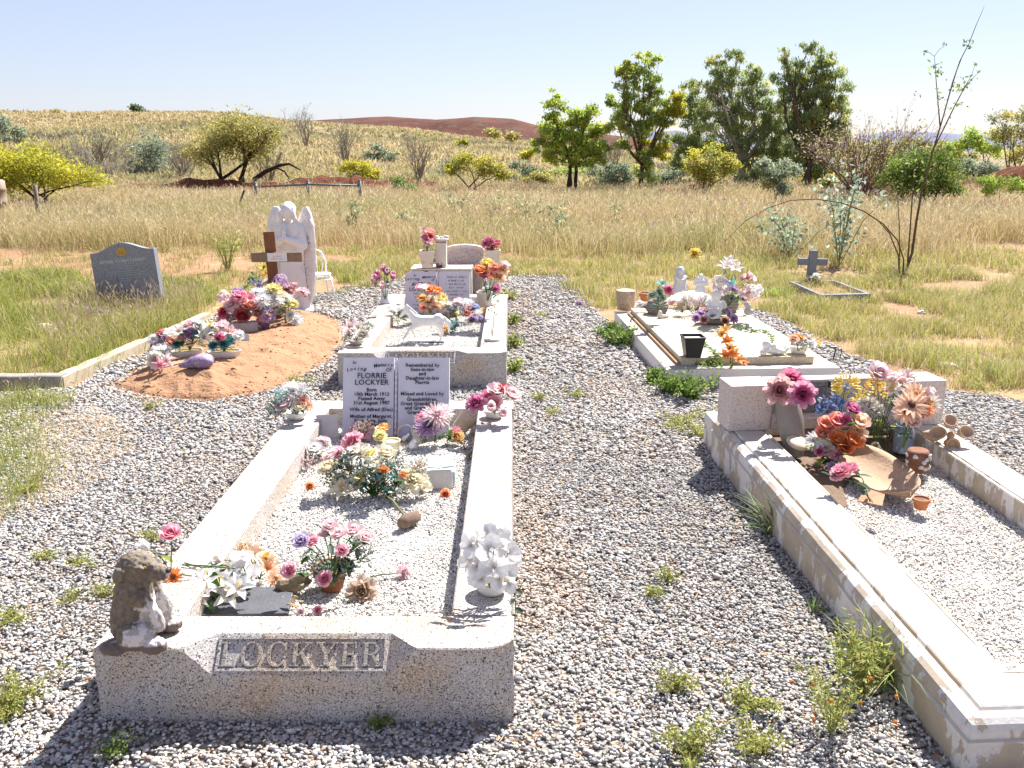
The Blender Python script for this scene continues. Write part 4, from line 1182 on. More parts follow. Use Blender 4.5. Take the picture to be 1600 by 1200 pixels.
def serif(mb, word, M, size, gap, ext, mi=0):
    x = 0; k = 0
    tot = sum(GLY[c][0] for c in word) + gap * (len(word) - 1)
    x = -tot / 2
    for c in word:
        for poly in GLY[c][1]:
            k += 1
            h = ext + 0.00012 * (k % 7)
            pp = [(size * (x + a), size * b) for a, b in poly]
            ar = sum(pp[i][0] * pp[(i + 1) % len(pp)][1] - pp[(i + 1) % len(pp)][0] * pp[i][1] for i in range(len(pp)))
            if ar < 0: pp = pp[::-1]
            n = len(pp)
            vs = [M @ Vector((a, b, -0.003)) for a, b in pp] + [M @ Vector((a, b, h)) for a, b in pp]
            mb.add(vs, [tuple(range(n, 2 * n))] + [(i, (i + 1) % n, n + (i + 1) % n, n + i) for i in range(n)], mi)
        x += GLY[c][0] + gap

def family_grave(loc, label, W_, L, hh, seed, fill_z, dens, chipname, rz=0.0):
    """granite kerbed grave with a notched front kerb carrying the family name; origin front left on the ground"""
    root = empty('kerbed_grave', loc, label, 'grave', None, rz)
    kw, kf = 0.195, 0.19
    # front kerb: swept section with the slanted name panel cut in it, hewn right end
    mb = MB()
    xs = [W_ * i / 60 for i in range(61)]
    n0, n1, n2, n3 = 0.21 * W_, 0.275 * W_, 0.70 * W_, 0.765 * W_
    rows = 9
    ring_n = rows + 5
    for x in xs:
        c = float(np.clip((x - n0) / (n1 - n0), 0, 1) * np.clip((n3 - x) / (n3 - n2), 0, 1))
        zb = hh - 0.004 - 0.082 * c; yt = 0.004 + 0.083 * c
        pr = []
        for i in range(rows):
            z = -0.10 + (zb + 0.10) * i / (rows - 1)
            j = noise.noise(Vector((x * 14 + seed, z * 14, 1))) * 0.004 + noise.noise(Vector((x * 4 + seed, z * 4, 3))) * 0.005
            e = 0.0
            if x > W_ - 0.10: e = (x - W_ + 0.10) / 0.10
            chip = 0.055 * e * e * max(0, 1 - abs(z - hh + 0.02) / 0.14) + 0.02 * e * abs(noise.noise(Vector((z * 22, seed, x * 9))))
            pr.append((x, (j if 0 < i < rows - 1 or c == 0 else 0) + chip, z if i < rows - 1 else zb))
        pr.append((x, yt + (pr[-1][1] if c == 0 else 0), hh))
        pr.append((x, kf * 0.6, hh))
        pr.append((x, kf - 0.004, hh)); pr.append((x, kf, hh - 0.004)); pr.append((x, kf, -0.1))
        if x > W_ - 1e-6:
            pr = [(p[0] - 0.012 * abs(noise.noise(Vector((p[1] * 20, p[2] * 25, seed)))), p[1], p[2]) for p in pr]
        mb.v.extend([Vector(p) for p in pr])
    for i in range(len(xs) - 1):
        for j in range(ring_n):
            a = i * ring_n + j; b = i * ring_n + (j + 1) % ring_n
            mb.f.append((a, a + ring_n, b + ring_n, b)); mb.m.append(0)
    mb.f.append(tuple(range(ring_n - 1, -1, -1))); mb.m.append(0)
    e = (len(xs) - 1) * ring_n
    mb.f.append(tuple(e + j for j in range(ring_n))); mb.m.append(0)
    fk = mb.build('front_kerb', GRAN, root)
    # panel frame and raised letters on the slant
    ang = math.atan2(0.082, 0.083)
    M = Matrix.Translation((0.4875 * W_, 0.0, hh - 0.086)) @ Matrix.Rotation(ang, 4, 'X') @ Matrix.Translation((0, 0.006, 0.0))
    sl = math.hypot(0.082, 0.083)
    hw = 0.205 * W_
    ib = MB()
    b = 0.009
    for (x0, x1, y0, y1, h_) in ((-hw, hw, 0.004, 0.004 + b, 0.007), (-hw, hw, sl - 0.019, sl - 0.019 + b, 0.007), (-hw, -hw + b, 0.004 + b, sl - 0.019, 0.0068), (hw - b, hw, 0.004 + b, sl - 0.019, 0.0068)):
        ib.add([M @ Vector(p) for p in ((x0, y0, -.003), (x1, y0, -.003), (x1, y1, -.003), (x0, y1, -.003), (x0, y0, h_), (x1, y0, h_), (x1, y1, h_), (x0, y1, h_))],
               [(4, 5, 6, 7), (0, 1, 5, 4), (1, 2, 6, 5), (2, 3, 7, 6), (3, 0, 4, 7)])
    lt = MB()
    serif(lt, 'LOCKYER', M @ Matrix.Translation((0, 0.0175, 0)), 0.071, 0.16, 0.008)
    ib.build('panel_frame', GRAN, fk)
    lt.build('inscription', GRAN_D, fk)
    g = 0.003
    def rough_box(nm, x0, x1, y0, y1, hewn=0):
        m = MB(); ny = max(2, int((y1 - y0) / 0.03)); 
        for i in range(ny + 1):
            y = y0 + (y1 - y0) * i / ny
            q = abs(noise.noise(Vector((y * 16, seed, 2)))) * 0.012 + abs(noise.noise(Vector((y * 45, seed, 4)))) * 0.008
            q *= hewn
            m.v.extend([Vector(p) for p in ((x0, y, -.1), (x0, y, hh - .005), (x0 + .005, y, hh), (x1 - .004 - q, y, hh), (x1 - q * 0.7, y, hh - .006 - q), (x1 + q * 0.7, y, hh * .55), (x1 + q * 0.5, y, -.1))])
        for i in range(ny):
            for j in range(7):
                a = i * 7 + j; b_ = i * 7 + (j + 1) % 7
                m.f.append((a, b_, b_ + 7, a + 7)); m.m.append(0)
        m.f.append(tuple(range(7))); m.m.append(0); m.f.append(tuple(ny * 7 + j for j in range(6, -1, -1))); m.m.append(0)
        return m.build(nm, GRAN, root)
    rough_box('side_kerb', 0.004, kw, kf + g, L - 0.17 - g)
    rough_box('side_kerb', W_ - kw, W_ - 0.006, kf + g, L - 0.17 - g, 1)
    MB().box(0.0, W_, L - 0.17, L, -0.1, hh - 0.002).build('back_kerb', GRAN, root, bevel=0.005)
    chips(root, [(kw + .002, kf + .002), (W_ - kw - .002, kf + .002), (W_ - kw - .002, L - .172), (kw + .002, L - .172)], fill_z, dens)
    return root
GRAN_D = m_granite('granite_lettering', C('#9c958d'), C('#5f5a57'), C('#b5aea6'), C('#9f907d'), 270)
family_grave((-1.213, 2.312, 0), 'nearest grave, long speckled granite kerb filled with white chips, family name on its front', 1.22, 2.65, 0.25, 1.0, 0.145, 15000, 'a')
family_grave((-1.238, 6.19, 0), 'second granite grave with white chips, directly behind the nearest one', 1.20, 2.65, 0.25, 5.0, 0.15, 6000, 'b')

def open_book(label, base, w, h, tilt, left, right, ink, script):
    """headstone shaped as an open book leaning back"""
    root = empty('book_headstone', base, label, 'headstone', None, 0.0)
    M = Matrix.Rotation(math.pi / 2 - tilt, 4, 'X')
    def page(sgn):
        m = MB(); n = 10
        pr = []
        for i in range(n + 1):
            t = i / n
            x = sgn * (0.012 + (w / 2 - 0.012) * t)
            z = 0.004 + 0.016 * math.sin(math.pi * min(1, t * 1.15)) * (1 - 0.4 * t)
            pr.append((x, z))
        for k, y in enumerate((0.0, h)):
            for x, z in pr: m.v.append(M @ Vector((x, y, z)))
            for x, z in pr: m.v.append(M @ Vector((x, y, -0.045)))
        q = n + 1
        for i in range(n):
            m.f += [(i, i + 1, 2 * q + i + 1, 2 * q + i), (q + i + 1, q + i, 3 * q + i, 3 * q + i + 1), (i + 1, i, q + i, q + i + 1), (2 * q + i, 2 * q + i + 1, 3 * q + i + 1, 3 * q + i)]
            m.m += [0] * 4
        m.f += [(n, q + n, 3 * q + n, 2 * q + n), (q, 0, 2 * q, 3 * q)]; m.m += [0, 0]
        return m
    for s in (-1, 1): 
        o = page(s).build('page', BOOKM, root)
    sp = MB()
    pts = []
    for i in range(41):
        y = 0.004 + (h - 0.008) * i / 40
        pts.append(M @ Vector((0, y, 0.003)))
    sp.tube(pts, [0.007 + 0.0025 * math.sin(i * 1.9) for i in range(41)], 7)
    sp.build('spine_cord', BOOKM, root, True)
    MB().add([M @ Vector(p) for p in ((-w / 2 + .006, -.012, -.06), (w / 2 - .006, -.012, -.06), (w / 2 - .006, -.012, -.012), (-w / 2 + .006, -.012, -.012), (-w / 2 + .006, h - .01, -.06), (w / 2 - .006, h - .01, -.06), (w / 2 - .006, h - .01, -.048), (-w / 2 + .006, h - .01, -.048))],
             [(3, 2, 1, 0), (4, 5, 6, 7), (0, 1, 5, 4), (1, 2, 6, 5), (2, 3, 7, 6), (3, 0, 4, 7)]).build('cover', BOOKM, root)
    for side, lines in ((-1, left), (1, right)):
        mb = MB()
        for (s, x, y, size, kind) in lines:
            zz = 0.0215
            T = M @ Matrix.Translation((side * w * 0.25 + x * w * 0.5, y * h, zz))
            if kind == 'arc':                      # black-letter heading, each letter set along a wave
                step = size * 0.66
                for i, ch in enumerate(s):
                    u = i - (len(s) - 1) / 2
                    text_into(mb, ch, T @ Matrix.Translation((u * step, script * u * abs(u) * 0.0004 - (script * 0.0022 * (u * u) * 0.22), 0)) @ Matrix.Rotation(-script * 0.09 * u, 4, 'Z'), size, 0, 0.0005, 0.0006, 0.2)
            elif kind == 'scr':
                scribble(mb, T, -x, x, 0, size, int(y * 1000) + len(s))
            else:
                text_into(mb, s, T, size, 0, 0.0005, 0.0006 if kind == 'b' else 0.0005, 0.12 if kind == 'i' else 0.0, 'CENTER', 1.04)
        mb.build('inscription', ink, root)
    return root
BW, BH = 0.575, 0.425
ln = 0.0265
open_book('open book headstone with black lettering, standing in the nearest grave', (-0.628, 4.60, 0.150), BW, BH, math.radians(20),
          [('In', -0.28, 0.915, 0.026, 'i'), ('Loving', -0.24, 0.835, 0.027, 'arc'), ('Memory', 0.27, 0.885, 0.026, 'arc'), ('Of', 0.36, 0.82, 0.027, 'i'),
           ('FLORRIE', 0.05, 0.735, 0.041, 'n'), ('LOCKYER', 0.05, 0.65, 0.041, 'n'), ('Born', 0.05, 0.565, ln, 'b'), ('10th March 1912', 0.05, 0.51, ln, 'b'), ('Passed Away', 0.05, 0.455, ln, 'b'), ('31st August 1987', 0.05, 0.40, ln, 'b'),
           ('Wife of Alfred (Dec)', 0.05, 0.315, ln, 'b'), ('Mother of Margaret,', 0.05, 0.23, ln, 'b'), ('Kate, June, Judy,', 0.05, 0.175, ln, 'b'), ('Doreen, Henry', 0.0, 0.12, ln, 'b')],
          [('Remembered by', 0.0, 0.88, ln, 'b'), ('Sons-in-law', 0.0, 0.825, ln, 'b'), ('and', 0.0, 0.77, ln, 'b'), ('Daughter-in-law', 0.0, 0.715, ln, 'b'), ('Florrie', 0.0, 0.66, ln, 'b'),
           ('Missed and Loved by', 0.0, 0.515, ln, 'b'), ('Grandchildren,', 0.0, 0.445, ln, 'b'), ('Great Grandchildren', 0.0, 0.39, ln, 'b'), ('and Great Great', 0.0, 0.335, ln, 'b'), ('Grandchildren', 0.0, 0.28, ln, 'b')], INK, 1.0)
b2 = G(690, 487, 0.15)
open_book('smaller open book headstone rising behind flowers on the second granite grave', (-0.695, 8.25, 0.16), 0.60, 0.385, math.radians(14),
          [('In', -0.2, 0.90, 0.028, 'i'), ('Loving', -0.28, 0.81, 0.034, 'arc'), ('Memory', 0.24, 0.86, 0.030, 'arc'), ('of', 0.36, 0.79, 0.028, 'i'), ('ALFRED', 0.0, 0.66, 0.050, 'n'), ('LOCKYER', 0.0, 0.54, 0.050, 'n')] + [('x' * k, 0.105 - 0.02 * (k % 3), 0.46 - 0.09 * k, 0.016, 'scr') for k in range(5)],
          [('x' * k, 0.10 - 0.03 * (k % 2), 0.86 - 0.085 * k, 0.016, 'scr') for k in range(9)], INK, 1.0)

# older grave behind: stepped cream base with a stem and bowl, and the curved pale headstone
def old_grave():
    b = P(690, 465, 9.55); b.z = 0
    root = empty('stepped_monument', b, 'cream stepped stone monument with a shallow bowl on its stem, chipped to red brick', 'monument')
    k = lambda px, py: P(px, py, b.y) - b
    chipm = m_peel('chipped_render', C('#d3c8bb'), C('#7a3f2c'), 0.40, 7)
    zt = k(690, 420).z
    MB().box(k(645, 420).x, k(737, 420).x, -0.14, 0.22, -0.1, zt).build('plinth', chipm, root, bevel=0.01)
    MB().box(k(645, 420).x - .01, k(737, 420).x + .01, -0.15, 0.23, zt + 0.001, zt + 0.02).build('slab', PINKW, root, bevel=0.005)
    z1 = k(690, 378).z
    MB().box(k(681, 400).x, k(698, 400).x, -0.06, 0.06, zt + 0.021, z1).build('stem', chipm, root, bevel=0.008)
    m = MB().lathe([(0.045, z1 + .001), (0.085, z1 + 0.02), (0.085, z1 + 0.035), (0.07, z1 + 0.04), (0.03, z1 + 0.03)], 18, c=(k(689, 400).x, 0, 0))
    m.build('bowl', PINKW, root, True)
    for i, (px, s) in enumerate([(682, .028), (690, .022), (697, .027)]):
        tag(MB().ball((0, 0, s * 0.5), (s, s, s * .8), 8, jit=.4, seed=i).build('shell', STONEW, None, True, loc=b + Vector((k(px, 375).x, 0.02 * (i - 1), z1 + 0.034))),
            ['pale shell in the bowl on the monument, left one of three', 'small pale shell in the bowl on the monument, middle of three', 'pale shell in the bowl on the monument, right one of three'][i], 'shell', 'shells in the monument bowl')
    # curved headstone
    Y = 9.95
    c = P(727, 440, Y); c.z = 0
    r2 = empty('curved_headstone', c, 'pinkish grey headstone with a gently curved top behind the stepped monument', 'headstone')
    w = (P(758, 400, Y).x - P(697, 400, Y).x) / 2
    zs = P(700, 390, Y).z; zt2 = P(727, 381, Y).z
    poly = [(-w, 0), (w, 0), (w, zs)] + [(w * math.cos(math.radians(a)), zs + (zt2 - zs) * math.sin(math.radians(a)) ** 0.8) for a in range(15, 180, 15)] + [(-w, zs)]
    m = MB().prism(poly, 0, 0.09); m.xf(Matrix.Rotation(math.pi / 2, 4, 'X'))
    m.build('stone', PINKW, r2, bevel=0.006)
    pi_ = [(x * 0.88, 0.1 + (z - 0.1) * 0.92) for x, z in poly]
    m = MB().prism(pi_, 0.0, 0.004); m.xf(Matrix.Translation((0, -0.091, 0)) @ Matrix.Rotation(math.pi / 2, 4, 'X'))
    m.build('face_panel', m_granite('faded_panel', C('#b5a9a6'), C('#8e8481'), C('#c4b8b4'), C('#b0a09a'), 120), r2)
    MB().box(-w - .05, w + .05, -0.16, 0.10, -.1, 0.10).build('base', PINKW, r2, bevel=.008)
old_grave()

# grave of the cream slab on a white plinth (right, further back)
def slab_grave():
    root = empty('slab_grave', (O4[0], O4[1], 0), 'white painted plinth carrying a flat cream slab crowded with ornaments', 'grave', None, TH4)
    W_, L = 1.26, 2.35
    g = .003
    MB().box(0, W_, 0, L, -0.1, 0.13).build('plinth', WHITEP, root, bevel=0.008)
    MB().box(-.012, W_ + .012, -.012, L, -0.1, 0.03).build('footing', m_plain('grey_concrete', C('#a49d94'), 0.9, 0.2, 10, 0.4), root, bevel=0.004)
    MB().box(0.13, W_ - 0.15, 0.12, L - 0.15, 0.131, 0.187).build('slab', CREAM, root, bevel=0.004)
    MB().box(0.10, 0.127, 0.12, L - 0.15, 0.131, 0.15).build('edge_strip', m_plain('rusty_mortar', C('#9a7d5f'), 0.95, 0.25, 20, 0.5), root)
    # grey worn corner where the paint has gone
    MB().box(0.02, 0.42, 0.003, 0.11, 0.131, 0.134).build('bare_patch', m_plain('grey_mortar', C('#9c988f'), 0.9, 0.2, 20, 0.5), root)
slab_grave()

# near right grave: moulded kerb with peeling paint, block headstone with grey slate plaque
def moulded_grave():
    tilt = -0.014
    root = empty('moulded_grave', (O5[0], O5[1], 0), 'right hand grave with broad moulded kerbs of peeling white paint', 'grave', None, TH5, 0.0)
    root.rotation_euler = (0.020, 0, TH5)
    W_, L = 1.22, 2.58
    prof = [(0.0, -0.16), (0.0, 0.158), (-0.006, 0.163), (-0.006, 0.171), (0.004, 0.174), (0.004, 0.196), (0.012, 0.214), (0.026, 0.226), (0.044, 0.231), (0.048, 0.231), (0.05, 0.224), (0.054, 0.224), (0.057, 0.236), (0.062, 0.240),
            (0.200, 0.240), (0.204, 0.233), (0.210, 0.233), (0.213, 0.237), (0.222, 0.237), (0.226, 0.231), (0.226, 0.0)]
    def seg(nm, a, b, da, db):
        """kerb from corner a to b; da/db: how the inset moves the ends (mitre)"""
        a = Vector((a[0], a[1], 0)); b = Vector((b[0], b[1], 0)); da = Vector((da[0], da[1], 0)); db = Vector((db[0], db[1], 0))
        m = MB(); n = len(prof); k = max(2, int((b - a).length / 0.04))
        for i in range(k + 1):
            t = i / k
            for (s, z) in prof:
                p0 = a + da * s; p1 = b + db * s
                p = p0.lerp(p1, t)
                j = noise.noise(Vector((p.x * 9, p.y * 9, z * 9))) * 0.0022
                m.v.append(Vector((p.x + j, p.y + j, z + j * 0.6)))
        for i in range(k):
            for j in range(n - 1):
                q = i * n + j
                m.f.append((q, q + n, q + n + 1, q + 1)); m.m.append(0)
        m.f.append(tuple(range(n))); m.m.append(0); m.f.append(tuple(k * n + j for j in range(n - 1, -1, -1))); m.m.append(0)
        bm = bmesh.new()
        me = m.mesh('x', PEEL); bm.from_mesh(me); bmesh.ops.recalc_face_normals(bm, faces=bm.faces); bm.to_mesh(me); bm.free()
        o = link(nm, me, root); o.data.name = nm
        return o
    e = 0.0002
    seg('side_kerb', (0, 0), (0, -L + e), (1, 0), (1, 1))
    fk = seg('front_kerb', (e, -L), (W_ - e, -L), (1, 1), (-1, 1))
    seg('side_kerb', (W_, -L + e), (W_, 0), (-1, 1), (-1, 0))
    MB().box(0.02, W_ - 0.02, 0.002, 0.24, -0.1, 0.20).build('back_kerb', PEEL, root, bevel=0.006)
    chips(root, [(0.228, -L + 0.228), (W_ - 0.228, -L + 0.228), (W_ - 0.228, -0.30), (0.228, -0.30)], 0.125, 9000)
    # dark earth at the head end under the flowers
    MB().prism([(0.229, -0.8), (0.27, -1.02), (0.36, -0.95), (0.42, -0.75), (0.55, -0.58), (0.72, -0.45), (W_ - 0.229, -0.38), (W_ - 0.229, 0.0), (0.229, 0.0)], 0.0, 0.137).build('soil_bed', SOIL, root, bevel=0.01)
    # mason's stamp, partly lost
    mb = MB(); T = Matrix.Translation((0.235, -L - 0.0062, 0.055)) @ Matrix.Rotation(math.pi / 2, 4, 'X')
    text_into(mb, 'MONUMENTAL', T, 0.034, 0, 0.001, 0.0004, 0, 'CENTER', 1.15)
    text_into(mb, 'WORKS', T @ Matrix.Translation((0, -0.04, 0)), 0.034, 0, 0.001, 0.0004, 0, 'CENTER', 1.15)
    mb.build('stamp', m_plain('worn_stamp', C('#a58c74'), 0.9, 0.2, 30, 0.2), fk)
moulded_grave()
def block_headstone():
    c = O5
    Rz = TH5 + 0.055
    root = empty('block_headstone', (c[0] + 0.03, c[1] - 0.235, 0.236), 'low pale pink headstone of two square blocks with a grey slate plaque between', 'headstone', None, Rz)
    W_ = 1.165; h = 0.242; d = 0.19
    g = .003
    MB().box(0.0, 0.225, 0, d, 0, h).build('block', PINKW, root, bevel=0.006)
    MB().box(W_ - 0.225, W_, 0, d, 0, h).build('block', PINKW, root, bevel=0.006)
    MB().box(0.225 + g, W_ - 0.225 - g, 0.10, d - .002, 0, h - 0.003).build('wall', PINKW, root, bevel=0.004)
    MB().box(0.225 + g, W_ - 0.225 - g, 0.0, 0.097, 0, 0.062).build('ledge', PINKW, root, bevel=0.006)
    m = MB().box(-0.17, 0.17, 0, 0.018, 0, 0.152); 
    T = Matrix.Translation((0.42 + 0.03, 0.078, 0.075)) @ Matrix.Rotation(-0.10, 4, 'X')
    m.xf(T)
    pl = m.build('plaque', m_granite('plaque_slate', C('#777b80'), C('#5c6066'), C('#8a8e92'), C('#7b7a78'), 140, 0.5), root, bevel=0.002)
    mb = MB(); S = T @ Matrix.Translation((0, -0.001, 0)) @ Matrix.Rotation(math.pi / 2, 4, 'X')
    for i in range(7):
        scribble(mb, S, -0.125 + 0.025 * (i % 3), 0.125 - 0.02 * ((i + 1) % 3), 0.122 - 0.017 * i, 0.010, 90 + i)
    mb.build('inscription', m_plain('plaque_letters', C('#5a5e64'), 0.5, 0.1, 20, 0), pl)
    MB().box(0.56, 0.60, 0.083, 0.099, 0.200, 0.232).build('clip', INK, root)
    MB().box(0.26, 0.285, 0.083, 0.099, 0.200, 0.232).build('clip', INK, root)
block_headstone()

# grey granite headstone at left
def grey_headstone():
    Y = 9.5
    b = P(205, 487, Y); b.z = 0
    root = empty('grey_headstone', b, 'grey granite headstone with arched top and gold rising sun emblem, leaning back in grass', 'headstone', None, -0.14)
    root.rotation_euler = (0, -0.10, -0.14)
    root.scale = (1.1, 1.1, 1.15)
    f = lambda px, py: P(px, py, Y) - b
    w = 0.335; zt = 0.60; zs = 0.525
    poly = [(-w, -0.05), (w, -0.05), (w, zs)]
    for i in range(1, 24):
        t = i / 24
        x = w - 2 * w * t
        u = abs(x) / w
        z = zs + (zt - zs) * (0.5 + 0.5 * math.cos(math.pi * min(1, u * 1.08))) 
        poly.append((x, z))
    poly.append((-w, zs))
    TT = Matrix.Rotation(-0.06, 4, 'X') @ Matrix.Rotation(math.pi / 2, 4, 'X')
    m = MB().prism(poly, -0.07, 0.0); m.xf(TT @ Matrix.Shear('XY', 4, (0.0, 0.0)) )
    m.build('stone', GRAN_GREY, root, bevel=0.004)
    # emblem: half sun of rays over a crown-like bar and scroll
    e = MB(); E = TT @ Matrix.Translation((0, 0.505, 0.001))
    def flat(pts, z=0.002):
        n = len(pts)
        e.add([E @ Vector((x, y, 0)) for x, y in pts] + [E @ Vector((x, y, z)) for x, y in pts], [tuple(range(n, 2 * n))] + [(i, (i + 1) % n, n + (i + 1) % n, n + i) for i in range(n)])
    for i, a in enumerate(range(0, 181, 20)):
        a = math.radians(a); r0, r1, s = 0.022, 0.052, 0.13
        flat([(r0 * math.cos(a - s * 1.3), r0 * math.sin(a - s * 1.3)), (r1 * math.cos(a - s), r1 * math.sin(a - s)), (r1 * math.cos(a + s), r1 * math.sin(a + s)), (r0 * math.cos(a + s * 1.3), r0 * math.sin(a + s * 1.3))])
    flat([(0.015 * math.cos(math.radians(a)), 0.002 + 0.015 * math.sin(math.radians(a))) for a in range(0, 181, 20)], 0.0024)
    flat([(-0.052, -0.012), (-0.03, -0.022), (0.03, -0.022), (0.052, -0.012), (0.03, -0.010), (-0.03, -0.010)], 0.0022)
    e.build('emblem', GOLD, root)
    t = MB(); Z = TT @ Matrix.Translation((0, 0, 0.0008))
    scribble(t, Z, -0.09, 0.09, 0.455, 0.011, 3)
    text_into(t, 'ARTHUR THOMAS FOGARTY', Z @ Matrix.Translation((0, 0.422, 0)), 0.038, 0, 0.0006, 0.0006)
    for i, (a, y) in enumerate([(0.10, 0.40), (0.13, 0.38), (0.10, 0.36), (0.17, 0.335), (0.21, 0.315), (0.20, 0.295), (0.19, 0.27), (0.06, 0.25), (0.16, 0.23), (0.18, 0.21), (0.15, 0.19)]):
        scribble(t, Z, -a, a, y, 0.011, 10 + i)
    t.build('inscription', SILV, root)
grey_headstone()
GS = 'grey stones beside the grey headstone'
for i, (px, py, s) in enumerate([(128, 493, .10), (152, 492, .09), (70, 520, .08), (172, 494, .06)]):
    b = G(px, py)
    tag(MB().ball((0, 0, s * 0.3), (s * 1.3, s, s * .7), 12, jit=.5, seed=i + 3).build('field_stone', STONEW if i == 2 else m_plain('grey_stone', C('#8c8a88'), 0.9, 0.25, 10, 0.5), None, True, loc=b),
        ['rounded grey stone in the grass left of the grey headstone', 'grey stone touching the foot of the grey headstone', 'pale stone lying alone in the grass further left', 'small grey stone at the base of the grey headstone'][i], 'stone', GS)

# small grave with a grey cross
def cross_grave():
    o = G(1296, 474); A = G(1232, 452); Cc = G(1360, 473); D_ = G(1303, 450)
    Bc = G(1281, 475)
    root = empty('small_kerbed_grave', Vector((Bc.x, Bc.y, 0)), 'small earth grave inside a low grey concrete kerb on the right', 'grave')
    pts = [Vector((p.x - Bc.x, p.y - Bc.y, 0)) for p in (A, Bc, Cc, D_)]
    con = m_plain('dark_concrete', C('#7d7f86'), 0.9, 0.2, 10, 0.5)
    cen = sum(pts, Vector()) / 4
    h = 0.10
    for i in range(4):
        a, b = pts[i], pts[(i + 1) % 4]
        ai, bi = a.lerp(cen, 0.13), b.lerp(cen, 0.13)
        sh = (b - a).normalized() * 0.0015
        pl = [(a + sh), (b - sh), (bi - sh), (ai + sh)]
        MB().prism([(p.x, p.y) for p in pl], -0.05, h).build('kerb', con, root, bevel=0.006)
    inn = [p.lerp(cen, 0.135) for p in pts]
    MB().prism([(p.x, p.y) for p in inn], -0.05, 0.05).build('earth_fill', RED_EARTH2, root)
    cb = G(1265, 448)
    cr = empty('stone_cross', Vector((cb.x, cb.y, 0)), 'plain grey stone cross standing at the head of the small kerbed grave', 'cross', None, 0.1)
    k = lambda px, py: P(px, py, cb.y) - cb
    zt = k(1266, 391).z; za = k(1266, 409).z
    MB().box(-0.048, 0.048, -0.03, 0.03, -.05, zt).build('upright', con, cr, bevel=0.004, rot=(0, 0.03, 0))
    for s in (-1, 1):
        x0, x1 = (-0.185, -0.05) if s < 0 else (0.05, 0.185)
        MB().box(x0, x1, -0.028, 0.028, za - 0.04, za + 0.04).build('arm', con, cr, bevel=0.004, rot=(0, 0.03, 0))
RED_EARTH2 = m_plain('red_sand', C('#96745c'), 0.95, 0.25, 20, 0.7)
cross_grave()

# sand mound with its wooden cross, angel and chair
SAND = m_plain('orange_sand', C('#987356'), 0.95, 0.13, 7, 0.7, bdist=0.02)
def mound():
    pl = mound_poly
    x0, x1 = min(p[0] for p in pl), max(p[0] for p in pl); y0, y1 = min(p[1] for p in pl), max(p[1] for p in pl)
    nx, ny = 150, 240
    X, Y = np.meshgrid(np.linspace(x0, x1, nx), np.linspace(y0, y1, ny))
    d = np.full(X.shape, 9.0)
    for i in range(len(pl)):
        a = np.array(pl[i]); b = np.array(pl[(i + 1) % len(pl)])
        ab = b - a
        t = np.clip(((X - a[0]) * ab[0] + (Y - a[1]) * ab[1]) / (ab @ ab), 0, 1)
        d = np.minimum(d, np.hypot(X - a[0] - t * ab[0], Y - a[1] - t * ab[1]))
    ins = inside(pl, X, Y)
    d = np.where(ins, d, -d)
    Z = 0.11 * smooth01(d / 0.45) + 0.03 * smooth01(d / 0.1) - 0.02 + 0.025 * (vnoise(X, Y, 4, 2) - 0.5) + 0.02 * (vnoise(X, Y, 11, 3) - 0.5) * (d > 0) + 0.010 * (vnoise(X, Y, 24, 4) - 0.5) * (d > 0) + 0.022 * smooth01((vnoise(X, Y, 7, 9) - 0.62) / 0.3) * (vnoise(X, Y, 19, 7)) * (d > 0.05)
    Z = np.where(d < -0.02, -0.03, Z)
    V = np.stack([X, Y, Z], 2).reshape(-1, 3)
    i = (np.arange(ny - 1)[:, None] * nx + np.arange(nx - 1)[None]).ravel()
    keep = ins.ravel()
    q = np.stack([i, i + 1, i + 1 + nx, i + nx], 1)
    dd = d.ravel()
    q = q[(dd[q] > -0.08).any(1)]
    o = link('burial_mound', np_mesh('burial_mound', V, [q], None, SAND, True))
    tag(o, 'long low burial mound of bare orange sand between grass and gravel', 'mound')
    def zat(x, y):
        j = int(np.clip(round((y - y0) / (y1 - y0) * (ny - 1)), 0, ny - 1)); k = int(np.clip(round((x - x0) / (x1 - x0) * (nx - 1)), 0, nx - 1))
        return float(Z[j, k])
    return zat
MZ = mound()
def clods():
    p = []
    for i in range(len(mound_poly)):
        a = Vector(mound_poly[i]); b = Vector(mound_poly[(i + 1) % len(mound_poly)])
        for k in range(int((b - a).length * 170)):
            q = a.lerp(b, R.random()); p.append((q.x + R.gauss(0, .05), q.y + R.gauss(0, .05)))
    for k in range(420):
        p.append((R.uniform(-2.9, -1.5), R.uniform(5.8, 8.8)))
    p = np.array(p); z = np.array([max(0.004, MZ(a, b)) if inside(mound_poly, np.array([a]), np.array([b]))[0] else 0.012 for a, b in p])
    k = inside(gpts, p[:, 0], p[:, 1]) & ((z > 0.03) | (NR.uniform(0, 1, len(p)) < 0.8)) & (np.arange(len(p)) < len(p) - 420) | (z > 0.03)
    stones('sand_clods', 'small clods of orange sand crumbled over the mound and its edges', p[k], z[k], 0.010, [C('#987356'), C('#886449'), C('#a68264')], [3, 2, 2], STONE)
clods()
def onmound(px, py):
    z = 0.1
    for _ in range(6):
        g = G(px, py, z); z = max(0.0, MZ(g.x, g.y)) if inside(mound_poly, np.array([g.x]), np.array([g.y]))[0] else 0.004
    return G(px, py, z)

